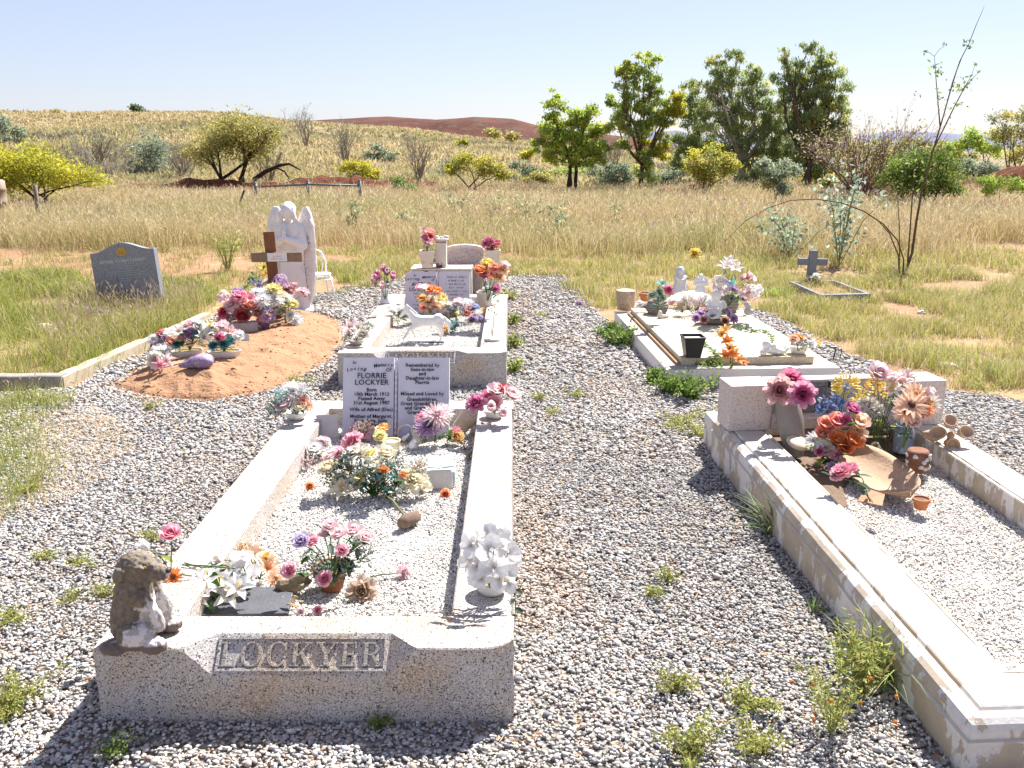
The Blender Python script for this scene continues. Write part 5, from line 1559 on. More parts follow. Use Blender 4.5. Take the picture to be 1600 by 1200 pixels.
def wooden_cross():
    b = onmound(433, 498); Y = b.y
    root = empty('wooden_cross', b, 'brown wooden grave cross with a white name plate, in front of the angel', 'cross', None, 0.06)
    wood = m_plain('brown_board', C('#7a5238'), 0.8, 0.3, 16, 0.4)
    wood2 = m_plain('grey_brown_board', C('#86705c'), 0.85, 0.3, 16, 0.4)
    k = lambda px, py: P(px, py, Y) - b
    zt = k(430, 362).z
    za, zb = k(430, 409).z, k(430, 394).z
    MB().box(-0.05, 0.05, 0.0, 0.03, -0.1, zt).build('upright', wood, root, bevel=0.004, rot=(0, -0.03, 0))
    MB().box(k(394, 402).x, k(472, 402).x, -0.026, -0.002, za, zb).build('crossbar', wood2, root, bevel=0.004)
    x0, x1 = k(419, 402).x, k(449, 402).x
    pl = MB().box(x0, x1, -0.031, -0.027, za + 0.006, zb - 0.006).build('name_plate', WHITE, root)
    mb = MB(); T = Matrix.Translation(((x0 + x1) / 2, -0.0312, (za + zb) / 2)) @ Matrix.Rotation(math.pi / 2, 4, 'X')
    scribble(mb, T, -0.045, 0.04, 0.004, 0.013, 1); scribble(mb, T, -0.055, 0.05, -0.018, 0.011, 2)
    mb.build('inscription', m_plain('red_ink', C('#8a3b40'), 0.6, 0.1, 10, 0), pl)
wooden_cross()

def remesh(mb, voxel, smooth=4, fac=0.5):
    """melt overlapping shapes into one continuous skin"""
    me = mb.mesh('tmp', MATS['white_ceramic'])
    o = link('tmp', me)
    r = o.modifiers.new('r', 'REMESH'); r.mode = 'VOXEL'; r.voxel_size = voxel
    s = o.modifiers.new('s', 'SMOOTH'); s.iterations = smooth; s.factor = fac
    bpy.context.view_layer.update()
    m2 = bpy.data.meshes.new_from_object(o.evaluated_get(bpy.context.evaluated_depsgraph_get()))
    bpy.data.objects.remove(o); bpy.data.meshes.remove(me)
    m2.polygons.foreach_set('use_smooth', [True] * len(m2.polygons))
    return m2
def sculpt(name, mb, voxel, mat, parent=None, loc=None, rot=None, smooth=4, rough=0.0, rs=30):
    m = remesh(mb, voxel, smooth)
    m.name = name
    m.materials.clear(); m.materials.append(mat)
    if rough:
        for v in m.vertices:
            v.co += v.normal * noise.noise(v.co * rs) * rough
    return link(name, m, parent, loc, rot)
def cap(mb, a, b, r0, r1, n=8, k=6):
    a = Vector(a); b = Vector(b)
    for i in range(k + 1):
        t = i / k
        mb.ball(a.lerp(b, t), r0 + (r1 - r0) * t, n)
    return mb

def angel():
    Y = 9.25
    b = Vector((P(462, 490, Y).x, Y, 0.02))
    root = empty('angel_statue', b, 'tall white angel statue praying with folded wings, head bowed', 'statue', None, -0.25)
    m = m_plain('angel_stone', C('#dedad7'), 0.7, 0.05, 10, 0.25, dirt=C('#b9c0cc'), dirt_amt=0.4)
    mb = MB()
    # robe with folds
    prof = [(0.155, 0.0), (0.165, 0.03), (0.15, 0.15), (0.135, 0.35), (0.128, 0.5), (0.135, 0.6), (0.12, 0.68), (0.135, 0.76), (0.14, 0.84), (0.10, 0.90), (0.045, 0.93)]
    k = len(mb.v); n = 40
    for i, (r, z) in enumerate(prof):
        for j in range(n):
            th = 2 * math.pi * j / n
            f = 1 + 0.11 * math.cos(th * 10 + 0.8 * math.sin(z * 4)) * max(0, 1 - z / 0.62)
            mb.v.append(Vector((r * f * math.cos(th), r * f * 0.72 * math.sin(th), z)))
    for i in range(len(prof) - 1):
        for j in range(n):
            mb.f.append((k + i * n + j, k + i * n + (j + 1) % n, k + (i + 1) * n + (j + 1) % n, k + (i + 1) * n + j)); mb.m.append(0)
    mb.f.append(tuple(k + j for j in range(n - 1, -1, -1))); mb.m.append(0)
    mb.f.append(tuple(k + (len(prof) - 1) * n + j for j in range(n))); mb.m.append(0)
    # shoulders, sleeves, joined hands
    for s in (-1, 1):
        cap(mb, (s * 0.12, 0, 0.84), (s * 0.155, -0.05, 0.68), 0.055, 0.05)
        cap(mb, (s * 0.155, -0.05, 0.68), (s * 0.02, -0.14, 0.74), 0.055, 0.035)
        cap(mb, (s * 0.012, -0.145, 0.75), (s * 0.008, -0.14, 0.84), 0.017, 0.008)
        mb.ball((s * 0.13, -0.07, 0.63), (0.04, 0.04, 0.07), 8)
    # neck, bowed head, nose, chin
    cap(mb, (0, -0.01, 0.90), (0.005, -0.03, 0.96), 0.042, 0.04)
    mb.ball((0.008, -0.05, 1.01), (0.066, 0.078, 0.086), 14)
    mb.ball((0.01, -0.095, 0.965), (0.03, 0.03, 0.028), 8)
    mb.ball((0.009, -0.128, 0.995), (0.010, 0.014, 0.018), 8)
    sculpt('body', mb, 0.008, m, root, smooth=1)
    hb = MB()
    hb.ball((0.004, -0.025, 1.03), (0.076, 0.082, 0.082), 14)
    for s in (-1, 1):
        for i in range(7):
            t = i / 6
            hb.ball((s * (0.066 + 0.025 * t), -0.055 + 0.03 * t, 1.0 - 0.16 * t), (0.026, 0.03, 0.028), 8, jit=.3, seed=i)
    for i in range(14):
        a = math.radians(200 + i * 10); hb.ball((0.06 * math.cos(a) * 1.1, -0.03 + 0.06 * math.sin(a) * -1, 1.06 - 0.02 * (i % 3)), 0.02, 7)
    sculpt('hair', hb, 0.012, m, root, smooth=2, rough=0.006, rs=60)
    for s in (-1, 1):
        wm = MB()
        out = [(0.05, 0.86), (0.085, 0.97), (0.135, 1.055), (0.185, 1.06), (0.225, 1.0), (0.255, 0.88), (0.262, 0.7), (0.25, 0.5), (0.225, 0.3), (0.185, 0.12), (0.16, 0.06), (0.14, 0.16), (0.115, 0.4), (0.07, 0.68)]
        poly = [(s * x, z) for x, z in out]
        if s < 0: poly = poly[::-1]
        w2 = MB().prism(poly, -0.018, 0.018); w2.xf(Matrix.Rotation(math.pi / 2, 4, 'X'))
        wm.v = w2.v; wm.f = w2.f; wm.m = w2.m
        # rows of long feathers and a ruffled top
        for i in range(9):
            t = i / 8
            cap(wm, (s * (0.09 + 0.14 * t), -0.022, 0.80 + 0.12 * math.sin(t * 3)), (s * (0.15 + 0.085 * t), -0.016, 0.12 + 0.40 * t ** 1.2), 0.020, 0.012, 6, 9)
        for r_ in range(3):
            for i in range(7):
                t = i / 6
                wm.ball((s * (0.08 + 0.15 * t), -0.026, 0.84 + 0.15 * math.sin(0.4 + t * 2.3) - 0.075 * r_), (0.022, 0.016, 0.04), 6)
        sculpt('wing', wm, 0.007, m, root, loc=(s * 0.012, 0.075, 0), rot=(0, 0, s * -0.28), smooth=1)
    MB().lathe([(0.19, -0.03), (0.20, 0.0), (0.19, 0.03), (0.15, 0.032)], 26, sy=0.85).build('base', m, root, True)
angel()

def garden_chair():
    Y = 9.95
    b = P(503, 475, Y); b.z = 0.0
    root = empty('garden_chair', b, 'small white metal chair with curved legs beside the angel', 'chair', None, 0.5)
    m = m_plain('white_enamel', C('#dedede'), 0.4, 0.06, 8, 0.05)
    for i, (sx, sy) in enumerate(((-1, -1), (1, -1), (-1, 1), (1, 1))):
        MB().tube([(sx * 0.08, sy * 0.08, 0.29), (sx * 0.10, sy * 0.10, 0.18), (sx * 0.125, sy * 0.125, 0.0)], [0.012, 0.010, 0.010], 8).build('leg', m, root, True)
    MB().lathe([(0.115, 0.292), (0.122, 0.300), (0.115, 0.308), (0.02, 0.306)], 22).build('seat', m, root, True)
    MB().tube([(0.13 * math.cos(a), 0.13 * math.sin(a), 0.245) for a in np.linspace(0, 2 * math.pi, 25)], 0.008, 6, cap=False).build('ring', m, root, True)
    arch = [(-0.10, 0.10, 0.30), (-0.105, 0.115, 0.42), (-0.06, 0.125, 0.53), (0, 0.13, 0.56), (0.06, 0.125, 0.53), (0.105, 0.115, 0.42), (0.10, 0.10, 0.30)]
    mb = MB().tube(arch, 0.010, 7)
    for x in (-0.045, 0, 0.045): mb.tube([(x, 0.10, 0.30), (x * 1.6, 0.117, 0.40), (x, 0.126, 0.53)], 0.005, 6)
    mb.build('backrest', m, root, True)
garden_chair()

# low concrete and timber edging at left
EDG = m_plain('old_timber_edging', C('#b0a48c'), 0.9, 0.25, 14, 0.5)
EDG2 = m_plain('grey_edging', C('#8b867f'), 0.9, 0.25, 14, 0.5)
def edging(nm, lb, a, b, h, t, mat):
    a = Vector((a.x, a.y, 0)); b = Vector((b.x, b.y, 0)); d = (b - a).normalized(); s = Vector((-d.y, d.x, 0)) * t
    mb = MB(); n = max(2, int((b - a).length / 0.06))
    for i in range(n + 1):
        p = a.lerp(b, i / n)
        j = noise.noise(p * 7) * 0.006
        for q in ((p, -0.05), (p + Vector((0, 0, 0)), h - 0.006 + j), (p + s * 0.1, h + j), (p + s * 0.9, h + j), (p + s, h - 0.006 + j), (p + s, -0.05)):
            mb.v.append(Vector((q[0].x, q[0].y, q[1])) - a)
    for i in range(n):
        for k in range(6):
            q = i * 6 + k; q2 = i * 6 + (k + 1) % 6
            mb.f.append((q, q + 6, q2 + 6, q2)); mb.m.append(0)
    mb.f.append(tuple(range(6))); mb.m.append(0); mb.f.append(tuple(n * 6 + k for k in range(5, -1, -1))); mb.m.append(0)
    bm = bmesh.new(); me = mb.mesh('x', mat); bm.from_mesh(me); bmesh.ops.recalc_face_normals(bm, faces=bm.faces); bm.to_mesh(me); bm.free()
    tag(link(nm, me, None, a), lb, 'edging', 'low edging beside the sand mound')
edging('edging_kerb', 'grey edging kerb at the left edge of the photo', G(-90, 610), G(98, 607), 0.095, 0.10, EDG2)
edging('edging_kerb', 'pale edging kerb running back along the grass left of the mound', G(101, 606), G(235, 545), 0.085, 0.10, EDG)
edging('edging_kerb', 'far pale edging kerb disappearing behind the flowers of the mound', G(237, 544), G(330, 500), 0.075, 0.09, EDG)
# ------------------------------------------------------------------ flowers
PAL = {
    'white': '#e8e6e4', 'cream': '#e8dfc2', 'ivory': '#ddd6c8', 'palepink': '#efd2d4', 'pink': '#e8a0b2', 'hotpink': '#d9648f', 'magenta': '#c04c88', 'crimson': '#c83e58', 'red': '#cf4048',
    'purple': '#7c4a86', 'mauve': '#be98c2', 'lilac': '#c2b4d2', 'dusty': '#d2a2a4', 'coral': '#eaa088', 'orange': '#ea9040', 'amber': '#dfae50', 'yellow': '#dec648', 'lemon': '#e6dc90', 'peach': '#eec8a8',
    'teal': '#3c9494', 'aqua': '#8fc4bc', 'blue': '#3c5a9c', 'skyblue': '#93a8cc', 'brown': '#6a4630', 'tan': '#b79a7c', 'plum': '#7c4860', 'green': '#4f7a34', 'lime': '#9aa83c', 'dkgreen': '#2f5038', 'sage': '#8fa08a', 'greygreen': '#5d7568', 'rust': '#94522c', 'rosewood': '#c48a88'}
def pm(c): return m_leafy('petal_' + c, C(PAL[c]), 0.48, 0.65, 0.16)
FM = {}
def flower_mesh(kind, col, col2, var):
    key = (kind, col, col2, var)
    if key in FM: return FM[key]
    q = random.Random(hash((kind, var)) % 1000 if False else sum(map(ord, kind)) * 7 + var)
    mb = MB(); Z = Vector((0, 0, 1))
    def rad(a, t=0.0): return Vector((math.cos(a), math.sin(a), t))
    def layer(n, L, Wd, a0, curl, point, cup, z=0.0, ph=0.0, mi=0, ruff=0.0, r0=0.05, seg=4):
        for i in range(n):
            a = 2 * math.pi * i / n + ph + q.uniform(-.12, .12)
            k = q.uniform(.88, 1.1)
            mb.petal(rad(a) * r0 + Z * z, rad(a), Z, L * k, Wd * q.uniform(.9, 1.1), a0 + q.uniform(-.1, .1), curl + q.uniform(-.15, .15), point, cup, mi, seg, ruff)
    if kind in ('rose', 'peony'):
        ly = [(3, .55, .55, 1.5, .35), (4, .65, .72, 1.42, .25), (5, .76, .88, 1.28, .1), (5, .86, .98, 1.05, -.15), (6, .95, 1.05, .75, -.45)]
        if kind == 'peony': ly = [(4, .5, .4, 1.5, .2), (6, .6, .45, 1.35, .1), (7, .7, .55, 1.1, -.1), (8, .85, .6, .8, -.3), (8, .95, .7, .5, -.4), (7, 1.0, .75, .2, -.3)]
        for j, (n, L, w, a0, cu) in enumerate(ly): layer(n, L, w, a0, cu, 0.05, .35, 0.0, j * .7, 0, 0.02 if kind == 'peony' else .0, .03 + .05 * j)
        mb.ball((0, 0, .22), (.16, .16, .3), 7, 0)
    elif kind in ('mum', 'carnation'):
        if kind == 'mum': ly = [(9, .55, .14, 1.35), (13, .7, .15, 1.1), (16, .85, .16, .8), (18, .95, .17, .5), (18, 1.0, .18, .2), (15, .95, .18, -.15)]
        else: ly = [(6, .5, .38, 1.4), (8, .62, .42, 1.15), (9, .75, .46, .85), (10, .88, .5, .5), (10, .95, .55, .2), (8, .9, .5, -.1)]
        for j, (n, L, w, a0) in enumerate(ly): layer(n, L, w, a0, -.25 if kind == 'mum' else -.1, .35 if kind == 'mum' else 0, .25, 0.0, j * .5, 0, .07 if kind == 'carnation' else 0, .03, 3)
        mb.ball((0, 0, .05), .3, 7, 0)
    elif kind == 'daisy':
        for j, (n, L, w, a0) in enumerate([(12, .95, .26, .45), (13, 1.0, .28, .15), (12, .92, .26, -.1)]): layer(n, L, w, a0, -.25, .55, .25, 0, j * .3, 0, 0, .08)
        mb.ball((0, 0, .1), (.22, .22, .14), 9, 1)
    elif kind == 'poppy':
        layer(5, .95, .95, .6, .2, 0, .3, 0, 0, 0, .03, .05); layer(5, .8, .8, .95, .15, 0, .3, 0, .6, 0, .03, .04)
        mb.ball((0, 0, .2), (.2, .2, .16), 8, 1)
    elif kind == 'lily':
        layer(3, 1.1, .38, .95, -1.2, .8, .3, 0, 0, 0, 0, .04, 6); layer(3, 1.1, .48, .9, -1.1, .75, .3, 0, 1.05, 0, 0, .04, 6)
        for i in range(5):
            a = i * 1.256; mb.tube([(0, 0, .05), rad(a) * .12 + Z * .6], [.018, .02], 4, 1)
    elif kind == 'orchid':
        for a, L, w in ((1.57, .85, .55), (3.6, .9, .5), (5.82, .9, .5)): mb.petal((0, 0, -.02), rad(a), Z, L, w, .1, .2, .2, .15, 0)
        for a in (.25, 2.89): mb.petal((0, 0, .02), rad(a), Z, 1.0, 1.05, .15, .15, 0, .12, 0)
        mb.petal((0, 0, .05), rad(4.71), Z, .4, .2, .9, -1.2, .4, .4, 0); mb.ball((0, .03, .08), (.06, .06, .08), 6, 1)
    elif kind == 'tulip':
        layer(3, 1.3, .85, 1.25, .35, .3, .4, 0, 0, 0, 0, .12, 5); layer(3, 1.3, .8, 1.15, .45, .3, .4, 0, 1.05, 0, 0, .18, 5)
    elif kind == 'hydrangea':
        for i in range(60):
            v = Vector((q.gauss(0, 1), q.gauss(0, 1), q.gauss(.35, 1))).normalized() * q.uniform(.72, 1.0)
            e = v.orthogonal().normalized(); f = v.cross(e).normalized()
            for k in range(4):
                a = k * 1.571; d = e * math.cos(a) + f * math.sin(a)
                mb.petal(v, d, v, .27, .24, .15, 0, .1, .1, 0 if q.random() < .75 else 1, 2)
    elif kind == 'spike':        # small flowers up a short stem
        for i in range(46):
            t = q.random(); a = q.uniform(0, 6.28)
            o = Vector((0, 0, -.9 + 2.0 * t)) + rad(a) * (.34 * (1 - .6 * t))
            mb.petal(o, rad(a, .5).normalized(), Z, .4, .26, .2, -.3, .5, .3, 0 if i % 4 else 1, 2)
    elif kind == 'filler':       # fine twiggy sprays
        for i in range(26):
            d = Vector((q.gauss(0, 1), q.gauss(0, 1), q.gauss(.9, .7))).normalized()
            mb.tube([(0, 0, -.4), d * .9], [.02, .012], 3, 1, False)
            for k in range(4): mb.ball(d * (.55 + .14 * k) + Vector((q.gauss(0, .05), q.gauss(0, .05), q.gauss(0, .05))), .07, 5, 0)
    elif kind == 'pom':
        for i in range(90):
            v = Vector((q.gauss(0, 1), q.gauss(0, 1), q.gauss(.2, 1))).normalized()
            mb.petal(v * .45, v, v.orthogonal(), .55, .22, 0, .25, .3, .3, 0, 2)
    me = mb.mesh(kind, [pm(col), pm(col2)], False)
    FM[key] = me
    return me
KN = {'rose': 'rose', 'peony': 'peony', 'mum': 'chrysanthemum', 'carnation': 'carnation', 'daisy': 'daisy', 'poppy': 'poppy', 'lily': 'lily', 'orchid': 'orchid', 'tulip': 'tulip', 'hydrangea': 'hydrangea', 'spike': 'flower_spike', 'filler': 'filler_spray', 'pom': 'pompon'}
C2 = {'daisy': 'brown', 'poppy': 'amber', 'lily': 'amber', 'orchid': 'amber', 'filler': 'sage'}
KSC = {'poppy': 1.45, 'rose': 1.3, 'carnation': 1.2, 'tulip': 1.15, 'lily': 1.2, 'peony': 1.12, 'orchid': 1.08, 'mum': 1.1, 'hydrangea': 1.1, 'spike': 1.2, 'daisy': 1.1, 'pom': 1.1, 'filler': 1.1}
def head(kind, col, r, loc, d, parent=None, col2=None, q=R):
    r = r * KSC.get(kind, 1)
    me = flower_mesh(kind, col, col2 or C2.get(kind, col), q.randrange(3))
    o = link(KN[kind], me, parent, loc)
    d = Vector(d).normalized()
    o.rotation_euler = (d.to_track_quat('Z', 'Y') @ Euler((0, 0, q.uniform(0, 6.28))).to_quaternion()).to_euler()
    o.scale = (r, r, r)
    return o
def bunch(label, base, heads, leaf=None, nleaf=14, lsize=0.05, cat='flowers', name='flower_bunch', stemr=0.0022, group=None, stem=True, seed=0, face=(0.05, -0.55, 0.55), lcols=None, depth=0.05):
    """artificial flowers: heads as (kind, colour, px, py, radius px[, depth offset m[, centre colour]])"""
    q = random.Random(seed + len(label))
    root = empty(name, base, label, cat, group)
    mb = MB(); ends = []
    n = len(heads)
    for i, hd in enumerate(heads):
        kind, col, px, py, rp = hd[:5]
        dy = hd[5] if len(hd) > 5 and hd[5] is not None else q.uniform(-depth, depth)
        p = P(px, py, base.y + dy)
        if p.z < base.z + 0.015: p = G(px, py, base.z + 0.02)
        r = rp / ppm(p)
        d = (p - base)
        d = (d.normalized() if d.length > 1e-6 else Vector((0, 0, 1))) * 0.55 + Vector(face) + Vector((q.uniform(-.25, .25), q.uniform(-.2, .2), q.uniform(-.15, .2)))
        head(kind, col, r, p - base, d, root, hd[6] if len(hd) > 6 else None, q)
        ends.append((p - base, d.normalized()))
        if stem:
            e = p - base - d.normalized() * r * 0.25
            m = e * 0.5 + Vector((0, 0, 0.02 + 0.1 * e.length))
            mb.tube([(q.uniform(-.008, .008), q.uniform(-.008, .008), 0.002), m, e], stemr, 5, 0, False)
    lc = lcols or ['green', 'dkgreen', 'greygreen', 'sage']
    for i in range(nleaf):
        e, d = q.choice(ends)
        t = q.uniform(0.25, 0.95)
        o = e * t + Vector((q.uniform(-1, 1), q.uniform(-1, 1), q.uniform(-.3, .4))) * lsize * 0.5
        o.z = max(o.z, 0.006)
        dd = Vector((q.uniform(-1, 1), q.uniform(-1, .6), q.uniform(-.25, .9))).normalized()
        if o.z + dd.z * lsize < 0.004: dd.z = abs(dd.z) * 0.3
        mb.petal(o, dd, Vector((-dd.x * dd.z, -dd.y * dd.z, 1.0)).normalized(), lsize * q.uniform(.7, 1.3), lsize * 0.42, .1, -.6, .6, .2, 1 + i % len(lc))
    if stem or nleaf:
        mb.build('greenery', [m_leafy('stem_green', C('#56703c'), 0.1)] + [pm(c) for c in lc], root)
    return root
def single(kind, col, px, py, r, z, label, cat='flower', stem_to=None, col2=None, group=None, dz=0.0, face=(0, -.6, .5), name=None):
    """a loose flower lying or standing by itself, with its stem if it has one"""
    rr = r / ppm(G(px, py, z))
    p = G(px, py, z + dz)
    p.z = z + dz + rr * 0.35
    root = empty(name or ('loose_' + KN[kind]), Vector((p.x, p.y, z)), label, cat, group)
    head(kind, col, rr, (0, 0, p.z - z), face, root, col2)
    if stem_to:
        e = G(stem_to[0], stem_to[1], z + (stem_to[2] if len(stem_to) > 2 else 0.01)) - root.location
        MB().tube([(0, 0, p.z - z - rr * .1), e * 0.5 + Vector((0, 0, .012)), e], 0.0026, 6).build('stem', m_leafy('stem_green', C('#56703c'), 0.1), root, True)
    return root
def pot(label, base, prof, mat, name='pot', cat='pot', sx=1, sy=1, tilt=None, inner=None, n=26, wob=0.0, part='body', group=None):
    root = empty(name, base, label, cat, group)
    o = MB().lathe(prof, n, 0, (0, 0, 0), sx, sy, wob).build(part, mat, root, True, auto=50)
    if inner:
        MB().lathe([(inner[0], inner[1] - .004), (inner[0], inner[1])], 18, 0, (0, 0, 0), sx, sy).build('filling', inner[2], root)
    if tilt: root.rotation_euler = tilt
    return root
def bowl_prof(r, h, lip=0.006):
    return [(r * .55, 0), (r * .62, .003), (r * .85, h * .45), (r, h), (r - lip, h + .002), (r * .82, h * .6), (r * .5, h * .35)]
TERRA = m_plain('terracotta', C('#b5714a'), 0.8, 0.14, 16, 0.2)
GLASS = m_glass('clear_glass')
BLACKP = m_plain('black_plastic', C('#26272a'), 0.4, 0.15, 8, 0.05)
CONC = m_plain('pale_concrete', C('#b9b0a5'), 0.9, 0.16, 12, 0.4)
SHELLM = m_plain('shell', C('#cbb8a0'), 0.5, 0.2, 14, 0.2)
Z1 = 0.150   # chips of the nearest grave
ZK = 0.251   # top of its kerbs

# ================== nearest grave
# weathered animal figure on the front left corner
def animal():
    b = G(221, 1001, 0.2505)
    root = empty('animal_figurine', b, 'weathered brown and white plaster animal sitting upright on the nearest grave corner', 'figurine', None, 0.0)
    mb = MB()
    cap(mb, (-0.012, 0.01, 0.055), (-0.005, 0.0, 0.15), 0.068, 0.050, 14, 5)
    cap(mb, (-0.005, 0, 0.15), (0.004, -0.002, 0.20), 0.050, 0.042, 12, 4)
    mb.ball((0.012, -0.004, 0.222), (0.052, 0.045, 0.043), 14)
    cap(mb, (0.035, -0.008, 0.216), (0.082, -0.012, 0.208), 0.031, 0.021, 12)
    mb.ball((0.088, -0.012, 0.214), (0.013, 0.016, 0.014), 8)
    mb.ball((0.055, -0.012, 0.198), (0.032, 0.02, 0.013), 10)
    mb.ball((0.036, -0.045, 0.236), (0.016, 0.008, 0.007), 8)
    for s in (-1, 1): mb.ball((-0.018, -0.004 + s * 0.043, 0.222), (0.015, 0.010, 0.018), 8)
    # forelegs hanging in front of the belly, haunches and big feet
    for s in (-1, 1):
        cap(mb, (0.03, s * 0.04, 0.15), (0.062, s * 0.035, 0.095), 0.024, 0.018, 9)
        cap(mb, (0.062, s * 0.035, 0.095), (0.068, s * 0.03, 0.06), 0.018, 0.015, 9)
        mb.ball((0.01, s * 0.052, 0.045), (0.05, 0.035, 0.042), 12)
        mb.ball((0.058, s * 0.055 - 0.005, 0.022), (0.038, 0.026, 0.023), 12)
    mb.ball((-0.045, -0.06, 0.016), (0.04, 0.03, 0.019), 12)
    m, nt, bs, out = newmat('worn_plaster')
    co = coords(nt)
    sep = nt.nodes.new('ShaderNodeSeparateXYZ'); nt.links.new(co, sep.inputs[0])
    n1 = noise_t(nt, co, 26, 5, 0.6)
    brown = mix(nt, ramp(nt, noise_t(nt, co, 60, 5, .6), .35, .65), C('#7f725e'), C('#5a5048'))
    ma = nt.nodes.new('ShaderNodeMath'); ma.operation = 'MULTIPLY_ADD'; nt.links.new(sep.outputs[0], ma.inputs[0]); ma.inputs[1].default_value = 6.5; nt.links.new(n1, ma.inputs[2])
    mb2 = nt.nodes.new('ShaderNodeMath'); mb2.operation = 'MULTIPLY_ADD'; nt.links.new(sep.outputs[2], mb2.inputs[0]); mb2.inputs[1].default_value = -4.2; nt.links.new(ma.outputs[0], mb2.inputs[2])
    col = mix(nt, ramp(nt, mb2.outputs[0], 0.18, 0.24), brown, C('#c9c3c0'))
    col = mix(nt, ramp(nt, noise_t(nt, co, 45, 4, .6), .5, .55), col, mix(nt, .5, col, brown))
    foot = nt.nodes.new('ShaderNodeMapRange'); foot.inputs['From Min'].default_value = 0.034; foot.inputs['From Max'].default_value = 0.028; nt.links.new(sep.outputs[2], foot.inputs['Value'])
    col = mix(nt, foot.outputs[0], col, C('#6c5c54'))
    nt.links.new(col, bs.inputs['Base Color']); bs.inputs['Roughness'].default_value = 0.75
    bump(nt, bs, noise_t(nt, co, 90, 5, .7), .6, .006)
    bo = sculpt('body', mb, 0.0036, m, root, smooth=1)
    for v in bo.data.vertices:                      # combed fur strokes running down the coat
        c_ = v.co
        k = noise.noise(Vector((c_.x * 160, c_.y * 160, c_.z * 38))) * 0.0032 + noise.noise(c_ * 60) * 0.002
        v.co = c_ + v.normal * k
    MB().ball((0.098, -0.012, 0.216), (0.009, 0.012, 0.008), 10).build('nose', m_plain('dark_nose', C('#3a322d'), 0.5, 0.2, 30, 0.1), root, True)
    for s in (-1, 1): MB().ball((-0.016, -0.004 + s * 0.047, 0.218), (0.016, 0.008, 0.021), 10, rot=Matrix.Rotation(0.4, 3, 'Y'), jit=.25).build('ear', m, root, True)
    for s in (-1, 1): MB().ball((0.046, -0.006 + s * 0.030, 0.232), (0.0075, 0.006, 0.0075), 8).build('eye', m_plain('amber_eye', C('#6b4a12'), 0.25, 0.2, 30, 0), root, True)
    root.scale = (1.08, 1.08, 1.08)
animal()

bunch('white tulip and pink rose on green stems just behind the animal figure', G(270, 905, ZK), [('tulip', 'white', 232, 858, 15, .02), ('tulip', 'ivory', 252, 884, 14, .0), ('rose', 'pink', 268, 838, 14, .03)],
      nleaf=4, lsize=.05, lcols=['green', 'lime'], seed=1)
# long stems lying over the kerb towards the white flowers
o = MB().tube([(0, 0, 0.006), (0.09, -0.02, 0.012), (0.19, -0.03, 0.008)], 0.003, 6).tube([(0, 0.02, 0.004), (0.08, -0.03, 0.010), (0.15, -0.01, 0.01)], 0.0026, 6).build('cut_flower', m_leafy('stem_green', C('#56703c'), 0.1), None, True, loc=G(285, 885, ZK))
tag(o, 'bare green stems lying across the left kerb behind the animal', 'flower')
single('daisy', 'orange', 272, 906, 14, ZK, 'orange daisy lying on the left kerb beside the animal figure', stem_to=(300, 900), col2='rust')
bunch('large white lilies lying over the front left corner of the near chips', G(335, 935, Z1 + .03), [('lily', 'white', 318, 928, 30, -.02, 'lemon'), ('lily', 'white', 345, 918, 30, .02, 'lemon'), ('lily', 'white', 300, 915, 30, .04, 'lemon'), ('lily', 'ivory', 358, 932, 24, -.03, 'lemon'), ('lily', 'white', 330, 905, 24, .05, 'lemon'), ('lily', 'white', 372, 920, 22, -.01, 'lemon'), ('lily', 'ivory', 312, 938, 22, -.03, 'lemon'), ('rose', 'red', 335, 908, 9, .06)],
      nleaf=9, lsize=.07, seed=2, face=(0, -.4, .9))
bunch('white orchids with dark leaves beside the slate tablet', G(385, 922, Z1 + .02), [('orchid', 'white', 372, 893, 21, .0), ('orchid', 'white', 394, 902, 20, -.02), ('orchid', 'white', 358, 905, 18, -.02), ('orchid', 'white', 378, 872, 18, .03), ('tulip', 'ivory', 345, 880, 12, .05)],
      nleaf=14, lsize=.05, lcols=['dkgreen', 'dkgreen', 'greygreen'], seed=3)
bunch('faded peach and amber flowers behind the white orchids', G(405, 905, Z1 + .01), [('lily', 'peach', 395, 870, 22, .04, 'amber'), ('mum', 'amber', 418, 873, 13, .03), ('lily', 'peach', 418, 890, 20, .0, 'orange'), ('mum', 'peach', 430, 905, 14, -.01), ('filler', 'amber', 380, 862, 14, .05)], nleaf=3, lsize=.04, lcols=['tan', 'green'], seed=4)
# slate tablet and rock
o = MB().box(-0.155, 0.135, -0.085, 0.085, 0, 0.016); 
tag(o.build('slate_tablet', m_plain('dark_slate', C('#4c4d52'), 0.6, .22, 14, .3), None, bevel=.003, loc=G(392, 944, Z1 + .008), rot=(0.06, 0.03, 0.1)), 'flat dark slate tablet lying at the front of the near chips', 'tablet')
tag(MB().ball((0, 0, 0.03), (0.062, 0.036, 0.030), 12, jit=.7, seed=3).build('rock', m_plain('olive_rock', C('#7d7158'), 0.9, .25, 14, .5), None, False, loc=G(462, 925, Z1), rot=(0, -.35, .2)), 'angular olive brown rock beside the slate tablet', 'rock')
